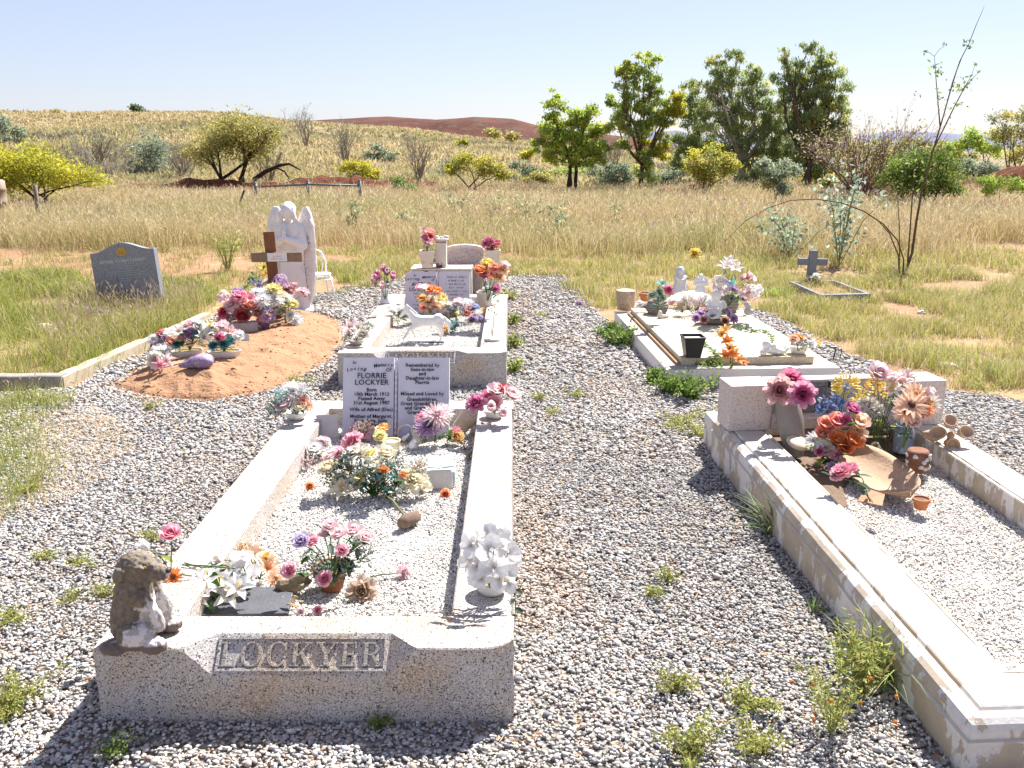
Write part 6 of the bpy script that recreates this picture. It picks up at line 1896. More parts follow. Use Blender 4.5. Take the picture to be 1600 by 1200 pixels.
# broken plant pot with small pink roses
pot('rusty brown broken pot holding small pink roses, front of the near chips', G(520, 918, Z1), [(.04, 0), (.045, .004), (.062, .075), (.066, .08), (.058, .08), (.045, .03)], m_plain('rust_brown_clay', C('#7a4a32'), .85, .25, 20, .4), inner=(.055, .065, SOIL), wob=.35)
bunch('small pink roses with green leaves in the rusty pot', G(520, 915, Z1 + .07), [('rose', 'palepink', 516, 825, 11), ('rose', 'palepink', 530, 838, 11), ('rose', 'palepink', 552, 832, 12), ('rose', 'palepink', 570, 842, 10), ('rose', 'pink', 489, 848, 9), ('rose', 'pink', 534, 862, 9), ('rose', 'pink', 508, 906, 11, -.07), ('rose', 'pink', 455, 893, 11, -.02), ('rose', 'lilac', 472, 848, 12), ('filler', 'sage', 555, 850, 17), ('filler', 'sage', 490, 880, 18), ('filler', 'greygreen', 570, 870, 16), ('filler', 'greygreen', 500, 895, 16), ('filler', 'sage', 540, 890, 15), ('rose', 'palepink', 508, 838, 10), ('rose', 'white', 560, 850, 10), ('filler', 'white', 575, 845, 14)],
      nleaf=70, lsize=.045, seed=5, depth=.07)
single('peony', 'tan', 566, 931, 19, Z1, 'dried beige rose lying on the chips right of the rusty pot', stem_to=(540, 935), col2='rosewood')
single('carnation', 'palepink', 630, 899, 14, Z1, 'pale pink carnation on a long stem lying toward the right kerb', stem_to=(565, 905), face=(.6, -.4, .2))
single('rose', 'pink', 497, 956, 6, Z1, 'small pink bud on the chips behind the front kerb', group='loose pink petals behind the front kerb')
single('rose', 'palepink', 470, 957, 5, Z1, 'tiny pink bud left of the other bud by the front kerb', group='loose pink petals behind the front kerb')
mb = MB(); q = random.Random(4)
for i in range(9): 
    a = q.uniform(0, 6.28); mb.tube([(0, 0, .006), (.03 * math.cos(a), .03 * math.sin(a), .022), (.05 * math.cos(a + .8), .05 * math.sin(a + .8), .006)], .0016, 4)
tag(mb.build('raffia_bow', m_plain('raffia', C('#c9b083'), .8, .2, 20, .1), None, loc=G(452, 945, Z1)), 'straw coloured raffia bow beside the dark slate tablet', 'bow')
# white orchids in a bowl on the right-hand kerb
pot('round white ceramic bowl on the right kerb of the nearest grave', G(768, 925, ZK), bowl_prof(.062, .05), WHITE, 'bowl', 'bowl', inner=(.05, .036, m_plain('moss', C('#a58a3c'), .9, .3, 60, .5)))
bunch('big white orchid sprays hanging from the white bowl', G(768, 918, ZK + .045), [('orchid', 'white', px, py, r, dy) for px, py, r, dy in [(737, 852, 21, 0), (765, 858, 23, -.02), (745, 885, 22, -.03), (772, 888, 24, -.05), (793, 865, 20, .02), (790, 895, 20, -.02), (760, 835, 18, .04), (735, 872, 18, .03), (785, 842, 16, .05), (799, 880, 16, .03), (752, 905, 16, -.05), (728, 885, 16, .02), (748, 848, 18, .03), (775, 838, 17, .05), (800, 862, 16, .05), (780, 905, 18, -.05), (765, 880, 20, -.02), (742, 900, 15, -.02), (795, 912, 15, -.02), (730, 845, 14, .05)]],
      nleaf=2, lsize=.03, lcols=['dkgreen'], seed=6, face=(0, -.9, .35))
b = G(795, 928, ZK); mb = MB()
mb.tube([(0, 0, .05), (.018, -.02, .03), (.022, -.03, -.02), (.02, -.035, -.07)], .0018, 5, 0)
for z, s in ((.03, 1), (-.005, -1), (-.035, 1), (-.06, -1)): mb.petal((.02, -.03, z), (s, -.5, -.3), (0, -.5, 1), .028, .02, 0, -.3, .3, .2, 1)
tag(mb.build('leaf_tendril', [pm('green'), pm('dkgreen')], None, loc=b), 'dark leafy tendril trailing over the outside of the right kerb', 'tendril')

# middle bunch with cream roses, protea cone and stems
bunch('wide spray of cream roses and teal foliage in the middle of the near chips', G(585, 775, Z1), [('lily', 'cream', 540, 765, 24, -.03, 'amber'), ('rose', 'cream', 556, 762, 14, -.04), ('peony', 'cream', 645, 752, 19, 0), ('rose', 'cream', 515, 735, 15, .02), ('peony', 'ivory', 558, 710, 19, .08), ('rose', 'lemon', 575, 715, 13, .08), ('carnation', 'amber', 548, 733, 7), ('carnation', 'orange', 592, 745, 9), ('carnation', 'orange', 600, 735, 8), ('carnation', 'peach', 588, 728, 10), ('mum', 'rust', 620, 755, 8), ('mum', 'orange', 630, 742, 7), ('filler', 'greygreen', 530, 745, 24), ('filler', 'greygreen', 545, 725, 22), ('filler', 'sage', 610, 725, 24, .05), ('filler', 'teal', 600, 745, 20), ('filler', 'greygreen', 570, 740, 20), ('mum', 'plum', 505, 724, 9), ('mum', 'brown', 598, 757, 9), ('rose', 'cream', 602, 712, 14), ('rose', 'ivory', 582, 732, 13), ('peony', 'cream', 530, 752, 14), ('lily', 'lemon', 566, 748, 16, -.03), ('filler', 'teal', 560, 755, 18), ('filler', 'sage', 622, 768, 16), ('filler', 'tan', 655, 735, 15), ('rose', 'palepink', 518, 715, 11), ('rose', 'cream', 660, 762, 11)],
      nleaf=80, lsize=.05, seed=7, lcols=['dkgreen', 'greygreen', 'teal', 'green', 'sage'], depth=.06, face=(0, -.5, .8))
single('peony', 'pink', 562, 683, 16, Z1, 'bright pink peony lying in front of the book headstone', col2='hotpink', dz=.02, face=(-.2, -.5, .7))
single('peony', 'pink', 552, 697, 15, Z1, 'second pink peony touching the bright one from the left', dz=.02, face=(-.4, -.6, .6))
single('rose', 'pink', 527, 715, 11, Z1, 'small pink rose left of the cream rose spray', dz=.01)
bunch('pale pink and white blossoms scattered along the left of the near chips', G(485, 715, Z1), [('carnation', 'palepink', 470, 712, 12), ('rose', 'white', 490, 705, 12), ('carnation', 'palepink', 505, 690, 11, .06), ('rose', 'ivory', 500, 712, 12), ('filler', 'palepink', 480, 725, 14), ('carnation', 'dusty', 463, 725, 9), ('orchid', 'white', 508, 697, 12, .05)], nleaf=10, lsize=.05, lcols=['teal', 'aqua', 'sage'], seed=8, face=(0, -.3, 1))
single('rose', 'orange', 485, 762, 6, Z1, 'little orange bud on the chips near the left kerb', group=None)
single('rose', 'orange', 696, 775, 7, Z1, 'little orange bud on the chips below the white block')
def protea():
    b = G(640, 822, Z1)
    root = empty('protea', b, 'dried banksia cone on a long woody stem lying on the chips', 'seed cone')
    m = m_plain('banksia_cone', C('#8a7564'), .9, .3, 120, .9)
    mb = MB().lathe([(.010, -.055), (.022, -.05), (.028, -.01), (.028, .03), (.02, .052), (.006, .058)], 16, wob=.25)
    mb.xf(Matrix.Translation((0, 0, .028)) @ Matrix.Rotation(-.6, 4, 'Z') @ Matrix.Rotation(math.pi / 2, 4, 'X'))
    mb.build('cone', m, root, True)
    e = G(590, 765, Z1 + .03) - b
    MB().tube([(-.028, .04, .03), e * .5 + Vector((0, 0, .03)), e], .0035, 6).build('stem', m_plain('woody_stem', C('#7d6f4a'), .8, .2, 20, .2), root, True)
    MB().tube([(0.02, -0.03, .01), e * .55 + Vector((.02, -.02, .02)), e + Vector((.03, 0, 0))], .0026, 6).build('stem', m_leafy('stem_green', C('#56703c'), 0.1), root, True)
protea()
# white block with paper book and ribbon
def memorial_block():
    b = G(690, 765, Z1)
    root = empty('memorial_block', b, 'white ceramic block topped by a small open book, right of the cream roses', 'ornament', None, 0.12)
    m = MB().box(-.05, .05, 0, .03, 0, .088); m.xf(Matrix.Rotation(-.25, 4, 'X'))
    m.build('face_block', STONEW, root, bevel=.006)
    m2 = m_plain('pale_aqua_ceramic', C('#c5d6cf'), .5, .08, 8, .05)
    for s in (-1, 1):
        k = MB().box(0.002 if s > 0 else -.062, .062 if s > 0 else -.002, 0, .075, .0, .010)
        k.xf(Matrix.Translation((0, .028, .087)) @ Matrix.Rotation(.5, 4, 'X') @ Matrix.Rotation(-s * .18, 4, 'Y'))
        k.build('book_page', WHITE if s < 0 else m2, root, bevel=.003)
    MB().box(-.066, .066, .03, .10, 0, .075).build('base', m2, root, bevel=.01)
memorial_block()
# back corner objects
def leaning(label, px, py, w, h, t, mat, tilt, rz, z=Z1, name='plaque'):
    b = G(px, py, z)
    m = MB(); k = 9; poly = []
    q = random.Random(px)
    for i in range(k): poly.append((-w / 2 + w * i / k, q.uniform(-.002, .003)))
    for i in range(k): poly.append((w / 2 + q.uniform(-.003, .002), h * i / k))
    for i in range(k): poly.append((w / 2 - w * i / k, h + q.uniform(-.005, .003)))
    for i in range(k): poly.append((-w / 2 + q.uniform(-.002, .004), h - h * i / k))
    m.prism(poly, -t / 2, t / 2); m.xf(Matrix.Rotation(math.pi / 2 - tilt, 4, 'X'))
    return tag(m.build(name, mat, None, bevel=.002, loc=b, rot=(0, 0, rz)), label, 'plaque')
leaning('small rough white stone plaque leaning in the back left corner of the near grave', 512, 684, .115, .125, .02, m_plain('rough_plaster', C('#c9c4c2'), .9, .1, 20, .5), .25, .15)
pot('cream fluted pot tipped over against the right kerb beside the book', G(716, 672, Z1 + .03), [(.035, 0), (.042, .003), (.046, .05), (.056, .10), (.05, .10), (.042, .05)], m_plain('cream_pot', C('#c8b49c'), .8, .15, 14, .4), tilt=(-.2, .75, .1), wob=.08)
pot('small cream glazed pot at the foot of the book headstone', G(612, 699, Z1), [(.04, 0), (.044, .002), (.046, .035), (.048, .04), (.042, .04), (.038, .015)], m_plain('cream_glaze', C('#dccfa8'), .4, .1, 14, .05), inner=(.04, .03, WHITE))
bunch('two small yellow roses left of the cream glazed pot', G(598, 698, Z1), [('rose', 'lemon', 594, 684, 9), ('rose', 'amber', 600, 673, 10)], nleaf=3, lsize=.03, seed=9)
bunch('tiny dry white blossoms below the left page of the book', G(566, 690, Z1), [('filler', 'ivory', 562, 676, 15), ('filler', 'tan', 572, 668, 12)], nleaf=2, lsize=.03, seed=10)
def globe():
    b = G(636, 688, Z1)
    root = empty('photo_arch', b, 'small arched ornament with a pale bird on blue, before the book spine', 'ornament', None, -.1)
    w = .042
    poly = [(-w, 0), (w, 0), (w, .045)] + [(w * math.cos(math.radians(a)), .045 + .042 * math.sin(math.radians(a))) for a in range(20, 180, 20)] + [(-w, .045)]
    m = MB().prism(poly, -.008, .008); m.xf(Matrix.Rotation(math.pi / 2 - .1, 4, 'X')); m.build('arch', m_plain('mauve_blue', C('#8f93b8'), .4, .12, 10, .05), root, bevel=.002)
    rim = [((w + .003) * math.cos(math.radians(a)), -.012, .045 + .045 * math.sin(math.radians(a))) for a in range(0, 181, 15)]
    MB().tube([(w + .003, -.012, 0)] + rim + [(-w - .003, -.012, 0)], .004, 6).build('rim', m_plain('beige_rim', C('#cfb8a0'), .6, .1, 10, .1), root, True)
    mb = MB(); cap(mb, (-.012, -.022, .015), (.01, -.022, .035), .014, .009); mb.ball((.014, -.024, .042), .009, 8); cap(mb, (-.012, -.02, .02), (-.03, -.018, .012), .007, .002)
    sculpt('bird', mb, .003, WHITE, root, smooth=2)
globe()
def tiny_angel(label, b, s, mat=None, rz=0.0, wings=True):
    root = empty('angel_figurine', b, label, 'figurine', None, rz)
    mat = mat or STONEW
    mb = MB()
    cap(mb, (0, 0, .03), (0, 0, .40), .30, .17, 12, 6); cap(mb, (0, 0, .40), (0, 0, .62), .17, .13, 10)
    mb.ball((0, -.02, .80), (.12, .12, .14), 10); mb.ball((0, .02, .84), (.135, .12, .12), 10)
    for q_ in (-1, 1):
        cap(mb, (q_ * .16, 0, .60), (q_ * .20, -.10, .42), .06, .05); cap(mb, (q_ * .20, -.10, .42), (q_ * .03, -.2, .48), .05, .04)
        if wings: mb.ball((q_ * .25, .12, .55), (.14, .05, .28), 10, rot=Matrix.Rotation(-q_ * .35, 3, 'Y'))
    mb.v = [v * s for v in mb.v]
    sculpt('body', mb, .03 * s, mat, root, smooth=2, rough=.01 * s, rs=12 / s)
    return root
tiny_angel('small grey angel figurine between the arched ornament and the pink chrysanthemums', G(651, 690, Z1), .095, STONEW, -.2)
tag(MB().ball((0, 0, .02), (.022, .018, .024), 10, jit=.5, seed=9).ball((.01, -.005, .045), .012, 8).build('dove_ornament', WHITE, None, True, loc=G(646, 702, Z1)), 'small white dove ornament on the chips right of the cream pot', 'ornament')
bunch('pink and white chrysanthemums with broad green leaves before the right page', G(680, 692, Z1), [('mum', 'palepink', 682, 650, 22, -.02), ('mum', 'mauve', 668, 668, 20, -.03), ('mum', 'white', 692, 645, 17, .02), ('mum', 'pink', 660, 655, 13, .02), ('mum', 'pink', 712, 675, 10, .0), ('rose', 'amber', 713, 684, 9, -.02)], nleaf=22, lsize=.075, lcols=['green', 'green', 'dkgreen', 'lime'], seed=11, depth=.03)
for i, (px, py, c) in enumerate([(725, 700, 'plum'), (733, 715, 'brown')]):
    single('filler', c, px, py, 10, Z1, ['dark dry seed spray beside the right kerb', 'second dry brown spray lower down the right kerb'][i], 'dried flowers', name='dried_spray')
# back corners
pot('white ceramic bowl at the back left corner of the nearest grave', G(464, 654, ZK), bowl_prof(.062, .045), WHITE, 'bowl', 'bowl')
bunch('white spider flowers and pale roses over dark leaves at the near grave back left corner', G(464, 648, ZK + .04), [('mum', 'white', 455, 616, 20, .02), ('mum', 'white', 462, 610, 18, .04), ('rose', 'palepink', 447, 634, 13, -.03), ('rose', 'white', 442, 640, 12, -.02), ('carnation', 'coral', 472, 628, 9, -.01), ('carnation', 'peach', 478, 634, 10, .0), ('rose', 'cream', 468, 637, 9, -.03), ('filler', 'sage', 432, 640, 17), ('filler', 'aqua', 440, 622, 14), ('filler', 'white', 475, 614, 14)],
      nleaf=26, lsize=.045, lcols=['dkgreen', 'sage', 'aqua', 'greygreen'], seed=12)
pot('white ceramic bowl at the back right corner of the nearest grave', G(772, 652, ZK), bowl_prof(.06, .045), WHITE, 'bowl', 'bowl')
bunch('pink, magenta and red roses in the back right corner of the nearest grave', G(772, 646, ZK + .04), [('peony', 'magenta', 744, 631, 13, -.03), ('rose', 'palepink', 775, 615, 13, .02), ('rose', 'palepink', 797, 620, 13, .0), ('tulip', 'palepink', 770, 640, 14, -.05), ('rose', 'pink', 771, 632, 11, -.02), ('carnation', 'red', 788, 608, 10, .03), ('rose', 'hotpink', 763, 620, 9, .02), ('tulip', 'palepink', 782, 648, 13, -.06)], nleaf=6, lsize=.05, lcols=['lime', 'green'], seed=13)

# ================== second granite grave
Z2 = .155
pot('white ribbed bowl on the second grave front left kerb', G(557, 538, ZK), bowl_prof(.06, .035), CONC, 'bowl', 'bowl')
bunch('faded pink lilies and white roses at the front left of the second grave', G(556, 533, ZK + .03), [('lily', 'palepink', 549, 514, 15, 0, 'tan'), ('lily', 'ivory', 560, 516, 13, .02, 'tan'), ('rose', 'ivory', 566, 524, 8, -.02), ('filler', 'sage', 575, 512, 10, .03), ('filler', 'plum', 546, 528, 8)], nleaf=7, lsize=.05, lcols=['greygreen', 'sage'], seed=14)
pot('clear glass vase on the back left kerb of the second grave', G(602, 474, ZK), [(.035, 0), (.05, .005), (.05, .02), (.03, .05), (.038, .12), (.04, .13), (.034, .13), (.025, .05)], m_plain('milky_glass', C('#c9cdd0'), .3, .08, 10, 0), 'vase', 'vase')
bunch('mauve and crimson faded tulips in the glass vase of the second grave', G(602, 468, ZK + .12), [('tulip', 'magenta', 590, 436, 11), ('tulip', 'plum', 604, 430, 9), ('tulip', 'magenta', 614, 436, 9), ('tulip', 'dusty', 588, 444, 10), ('tulip', 'magenta', 600, 424, 8), ('tulip', 'dusty', 598, 452, 9, -.03)], nleaf=8, lsize=.06, seed=15, lcols=['dkgreen', 'sage'])
def horse():
    b = G(668, 533, Z2)
    root = empty('horse_figurine', b, 'white horse figurine trotting left on a thin base, second granite grave', 'figurine', None, 0.0)
    mb = MB()
    cap(mb, (-.075, 0, .165), (.085, 0, .165), .046, .046, 12, 7)
    mb.ball((-.08, 0, .165), (.05, .045, .055), 12); mb.ball((.09, 0, .170), (.052, .046, .056), 12)
    cap(mb, (-.10, 0, .185), (-.155, 0, .255), .038, .024, 10, 6)
    cap(mb, (-.158, 0, .262), (-.21, 0, .205), .022, .013, 10, 6)
    for s in (-1, 1): cap(mb, (-.155, s * .012, .275), (-.152, s * .014, .295), .008, .004, 6, 3)
    legs = [((-.09, .025, .14), (-.125, .025, .085), (-.095, .025, .03)), ((-.08, -.025, .14), (-.14, -.025, .10), (-.185, -.025, .03)), ((.095, .025, .14), (.085, .025, .08), (.12, .025, .01)), ((.10, -.025, .14), (.125, -.025, .085), (.105, -.025, .01))]
    for a, k, f in legs: cap(mb, a, k, .028, .014, 8, 6); cap(mb, k, f, .013, .009, 8, 6); mb.ball((f[0] - .006, f[1], f[2]), (.014, .011, .010), 8)
    m = m_plain('horse_plaster', C('#d9d6d2'), .6, .06, 10, .15)
    sculpt('body', mb, .006, m, root, smooth=2)
    mn = MB(); 
    for i in range(8): t = i / 7; mn.ball((-.085 - .075 * t, 0, .215 + .065 * t), (.018, .010, .022), 7, jit=.4, seed=i)
    sculpt('mane', mn, .006, m, root, smooth=1, rough=.003, rs=90)
    tl = MB(); cap(tl, (.135, 0, .19), (.17, 0, .15), .014, .02); cap(tl, (.17, 0, .15), (.175, 0, .06), .02, .006)
    sculpt('tail', tl, .006, m, root, smooth=1, rough=.003, rs=90)
    MB().box(-.14, .14, -.035, .035, 0, .012).build('base', m, root, bevel=.003)
horse()
bunch('white blossom with vivid green leaves left of the horse figurine', G(622, 508, Z2), [('rose', 'white', 616, 488, 9), ('carnation', 'white', 625, 484, 8), ('rose', 'ivory', 632, 492, 8)], nleaf=16, lsize=.085, lcols=['green', 'lime', 'green'], seed=16)
pot('small pale clay pot under the orange bouquet on the second grave', G(668, 492, Z2), [(.035, 0), (.04, .003), (.05, .07), (.045, .07), (.035, .03)], CONC, 'pot')
bunch('orange poppies and peach blossoms in front of the smaller open book', G(672, 490, Z2 + .06), [('poppy', 'orange', 668, 456, 10), ('poppy', 'orange', 680, 458, 10), ('poppy', 'amber', 660, 470, 8), ('carnation', 'peach', 672, 472, 11), ('carnation', 'coral', 664, 480, 9), ('daisy', 'cream', 685, 470, 9, None, 'amber'), ('daisy', 'lemon', 692, 464, 8, None, 'amber'), ('rose', 'pink', 657, 452, 7), ('rose', 'white', 662, 452, 7), ('carnation', 'peach', 680, 480, 10)], nleaf=8, lsize=.05, seed=17, depth=.05)
bunch('pale cream and white blossoms along the middle of the second grave', G(700, 500, Z2), [('carnation', 'ivory', 700, 478, 10), ('carnation', 'white', 712, 480, 10), ('rose', 'palepink', 718, 476, 9), ('rose', 'white', 730, 478, 9), ('peony', 'lemon', 710, 490, 9), ('carnation', 'ivory', 694, 495, 9), ('rose', 'white', 722, 490, 9), ('rose', 'lilac', 704, 488, 7)], nleaf=14, lsize=.06, lcols=['lime', 'sage', 'green'], seed=18, depth=.09, face=(0, -.4, .8))
bunch('teal leaves with a yellow rose lying behind the horse figurine', G(708, 518, Z2), [('rose', 'amber', 696, 518, 8, -.02), ('hydrangea', 'aqua', 708, 508, 9), ('rose', 'white', 690, 510, 7)], nleaf=24, lsize=.07, lcols=['teal', 'aqua', 'sage'], seed=19, face=(0, -.3, 1))
bunch('mauve and rust blossoms against the right kerb of the second grave', G(742, 503, Z2), [('carnation', 'mauve', 740, 498, 9), ('carnation', 'lilac', 750, 500, 8), ('rose', 'coral', 730, 492, 7), ('rose', 'dusty', 735, 484, 7), ('rose', 'skyblue', 742, 482, 6)], nleaf=6, lsize=.05, seed=20, depth=.05)
single('pom', 'amber', 756, 481, 10, Z2 + .05, 'round golden pompon flower on the second grave by its right kerb')
single('orchid', 'white', 652, 545, 5, Z2, 'tiny white petal flower on the second grave front chips')
tag(MB().lathe([(.055, 0), (.06, .004), (.058, .016), (.035, .02)], 20).build('flower_stand', CONC, None, True, loc=G(769, 532, ZK)), 'empty round white flower holder on the front right kerb of the second grave', 'holder')
mb = MB()
for i in range(7): 
    a = i * .9; mb.tube([(0, 0, .02), (.012 * math.cos(a), .012 * math.sin(a), .12), (.03 * math.cos(a), .03 * math.sin(a), .2 + .01 * i)], .0016, 4)
    mb.ball((.03 * math.cos(a), .03 * math.sin(a), .2 + .01 * i), .006, 5)
tag(mb.build('dry_stems', m_plain('woody_stem', C('#7d6f4a'), .8, .2, 20, .2), None, loc=G(769, 532, ZK)), 'thin bare stems left standing in the empty round holder', 'stems')
pot('grey tapering flower pot behind the right of the smaller book', G(757, 478, ZK), [(.055, 0), (.06, .004), (.075, .13), (.068, .13), (.055, .03)], CONC, 'pot')
bunch('orange, yellow, pink and peach bouquet right of the smaller open book', G(762, 470, ZK + .12), [('poppy', 'orange', 752, 426, 9), ('rose', 'yellow', 762, 415, 9), ('carnation', 'yellow', 756, 420, 9), ('carnation', 'coral', 773, 420, 10), ('carnation', 'peach', 784, 422, 10), ('rose', 'hotpink', 757, 434, 9), ('poppy', 'amber', 766, 436, 8), ('rose', 'orange', 748, 422, 7), ('carnation', 'peach', 780, 434, 10), ('rose', 'palepink', 788, 415, 7), ('carnation', 'coral', 770, 428, 8)], nleaf=16, lsize=.06, seed=21)
bunch('magenta chrysanthemum and white carnation over teal leaves at the second grave back right', G(768, 475, ZK), [('mum', 'magenta', 774, 452, 10), ('carnation', 'ivory', 758, 459, 10), ('carnation', 'white', 762, 453, 8)], nleaf=12, lsize=.08, lcols=['teal', 'teal', 'sage'], seed=22)
tag(MB().lathe(bowl_prof(.055, .03)).build('shell_dish', SHELLM, None, True, loc=G(746, 468, ZK - .05)), 'small shell coloured dish right of the smaller book', 'dish')

# on and beside the stepped monument
Y3 = 9.45
def at3(px, py): return P(px, py, Y3)
def tapered(label, px, pyt, pyb, wt, wb, Y, mat, name='flower_pot'):
    a = P(px, pyb, Y); t = P(px, pyt, Y); k = 1 / ppm(a); h = t.z - a.z
    root = empty(name, a, label, 'pot')
    m = MB(); 
    for z, w in ((0, wb), (h, wt), (h, wt * .86), (h * .4, wb * .7)):
        r = w * k * .5; m.v += [Vector((x * r, y * r, z)) for x, y in ((-1, -1), (1, -1), (1, 1), (-1, 1))]
    for i in range(3):
        for j in range(4): m.f.append((i * 4 + j, i * 4 + (j + 1) % 4, i * 4 + 4 + (j + 1) % 4, i * 4 + 4 + j)); m.m.append(0)
    m.f.append((3, 2, 1, 0)); m.m.append(0); m.f.append((12, 13, 14, 15)); m.m.append(0)
    m.build('body', mat, root, bevel=.004)
    return Vector((a.x, a.y, t.z))
POTC = m_plain('cream_concrete', C('#d3c6b4'), .85, .1, 10, .3)
t = tapered('cream square tapered pot on the left end of the stepped monument', 668, 391, 418, 24, 16, Y3, POTC)
bunch('dusty pink blossoms in the left tapered pot on the monument', t - Vector((0, 0, .03)), [('rose', 'coral', 672, 366, 7), ('rose', 'dusty', 666, 364, 7), ('carnation', 'pink', 668, 375, 8), ('rose', 'red', 674, 372, 5), ('rose', 'pink', 664, 373, 6), ('carnation', 'palepink', 668, 381, 7)], nleaf=9, lsize=.06, seed=23)
t = tapered('cream square tapered pot right of the curved headstone', 771, 390, 462, 22, 13, 9.75, POTC)
bunch('crimson roses in the tall tapered pot right of the curved headstone', t - Vector((0, 0, .04)), [('peony', 'crimson', 763, 380, 9), ('peony', 'crimson', 772, 382, 9), ('peony', 'magenta', 764, 377, 7), ('peony', 'crimson', 768, 388, 8)], nleaf=3, lsize=.05, seed=24)
bunch('yellow and orange blossoms lying on the monument step', at3(668, 417), [('lily', 'amber', 664, 410, 8, -.02), ('lily', 'orange', 672, 411, 7, -.02), ('rose', 'palepink', 676, 408, 5)], nleaf=2, lsize=.04, seed=25)

# ================== the sand mound
def trough(label, px, py, L, w, h, rz, mat, name='trough'):
    b = onmound(px, py)
    root = empty(name, b, label, name, None, rz)
    m = MB(); n = 28
    for (s, z) in ((.78, 0), (.86, .004), (1.0, h), (.93, h), (.80, h * .5)):
        for j in range(n):
            a = 2 * math.pi * j / n
            c_, s_ = math.cos(a), math.sin(a)
            e = 2.6
            x = math.copysign(abs(c_) ** (2 / e), c_) * L / 2 * s; y = math.copysign(abs(s_) ** (2 / e), s_) * w / 2 * s
            m.v.append(Vector((x, y, z)))
    for i in range(4):
        for j in range(n): m.f.append((i * n + j, i * n + (j + 1) % n, (i + 1) * n + (j + 1) % n, (i + 1) * n + j)); m.m.append(0)
    m.f.append(tuple(range(n - 1, -1, -1))); m.m.append(0)
    m.f.append(tuple(4 * n + j for j in range(n))); m.m.append(0)
    m.build('body', mat, root, True, auto=50)
    MB().lathe([(.5, h * .5 + .001), (.49, h * .82)], 20, 0, (0, 0, 0), L * .82, w * .80).build('florist_foam', m_plain('dry_moss', C('#8a7a3e'), .95, .3, 60, .5), root)
    return b
WT = m_plain('white_tray', C('#d6d3d0'), .5, .06, 8, .05)
b1 = trough('white oval flower tray on the mound behind the purple heart stone, left one', 292, 556, .24, .12, .045, .45, WT, 'flower_tray')
b2 = trough('white oval flower tray right of the purple heart stone', 350, 558, .26, .12, .05, .25, WT, 'flower_tray')
bunch('purple, white and pink flowers spilling off the left end of the mound', b1 + Vector((-.16, .0, .02)), [('hydrangea', 'purple', 252, 536, 13), ('hydrangea', 'purple', 244, 545, 9), ('peony', 'white', 250, 553, 12, -.03), ('peony', 'ivory', 243, 562, 11, -.04), ('lily', 'palepink', 260, 563, 12, -.05), ('lily', 'pink', 250, 570, 11, -.06), ('rose', 'red', 252, 522, 6), ('rose', 'white', 260, 524, 9), ('rose', 'coral', 267, 536, 8), ('carnation', 'white', 240, 530, 8)], nleaf=14, lsize=.06, seed=26)
bunch('pink, white and teal arrangement in the left white tray on the mound', b1 + Vector((.02, .02, .04)), [('mum', 'teal', 278, 538, 11, -.03), ('lily', 'white', 280, 520, 12), ('carnation', 'mauve', 297, 522, 11), ('lily', 'palepink', 290, 514, 12), ('mum', 'teal', 310, 522, 10), ('lily', 'white', 318, 530, 13, -.02), ('carnation', 'white', 310, 507, 10, .05), ('rose', 'pink', 300, 508, 7, .05), ('lily', 'white', 327, 520, 12), ('rose', 'pink', 285, 530, 7)], nleaf=22, lsize=.08, lcols=['green', 'lime', 'dkgreen'], seed=27)
bunch('pink, teal and white arrangement in the right white tray on the mound', b2 + Vector((0, .02, .04)), [('mum', 'teal', 335, 540, 11, -.03), ('mum', 'teal', 350, 538, 10, -.03), ('rose', 'hotpink', 345, 530, 8), ('lily', 'white', 340, 520, 13), ('lily', 'palepink', 358, 520, 12), ('mum', 'teal', 360, 532, 9), ('carnation', 'white', 333, 512, 10, .05), ('lily', 'pink', 365, 522, 10), ('rose', 'white', 372, 527, 8), ('lily', 'lemon', 330, 508, 9, .05), ('rose', 'palepink', 348, 512, 9)], nleaf=20, lsize=.07, seed=28)
def heart():
    b = onmound(308, 575)
    m, nt, bs, out = newmat('purple_flaked_paint')
    co = coords(nt); n1 = noise_t(nt, co, 30, 6, .65)
    nt.links.new(mix(nt, ramp(nt, n1, .56, .60), mix(nt, ramp(nt, noise_t(nt, co, 70, 4), .35, .65), C('#76618a'), C('#93809f')), C('#b39a82')), bs.inputs['Base Color']); bs.inputs['Roughness'].default_value = .6
    mb = MB()
    mb.ball((.045, .035, .05), (.075, .055, .05), 14); mb.ball((.05, -.035, .05), (.075, .055, .05), 14)
    cap(mb, (.02, 0, .045), (-.115, 0, .02), .055, .016, 12, 8)
    mb.v = [Vector((v.x, v.y, v.z if v.z > 0 else 0)) for v in mb.v]
    root = empty('heart_stone', b, 'purple painted heart shaped stone with flaked paint on the mound', 'heart', None, .15)
    sculpt('body', mb, .008, m, root, smooth=4, rough=.002, rs=60)
heart()
b3 = onmound(377, 516)
root = empty('stone_trough', b3, 'small grey stone trough under the pink and red bouquet on the mound', 'trough', None, .35)
m = MB().box(-.14, .14, -.06, .06, -.02, .075); m.build('body', m_plain('mottled_stone', C('#b9ada5'), .9, .25, 18, .6), root, bevel=.012)
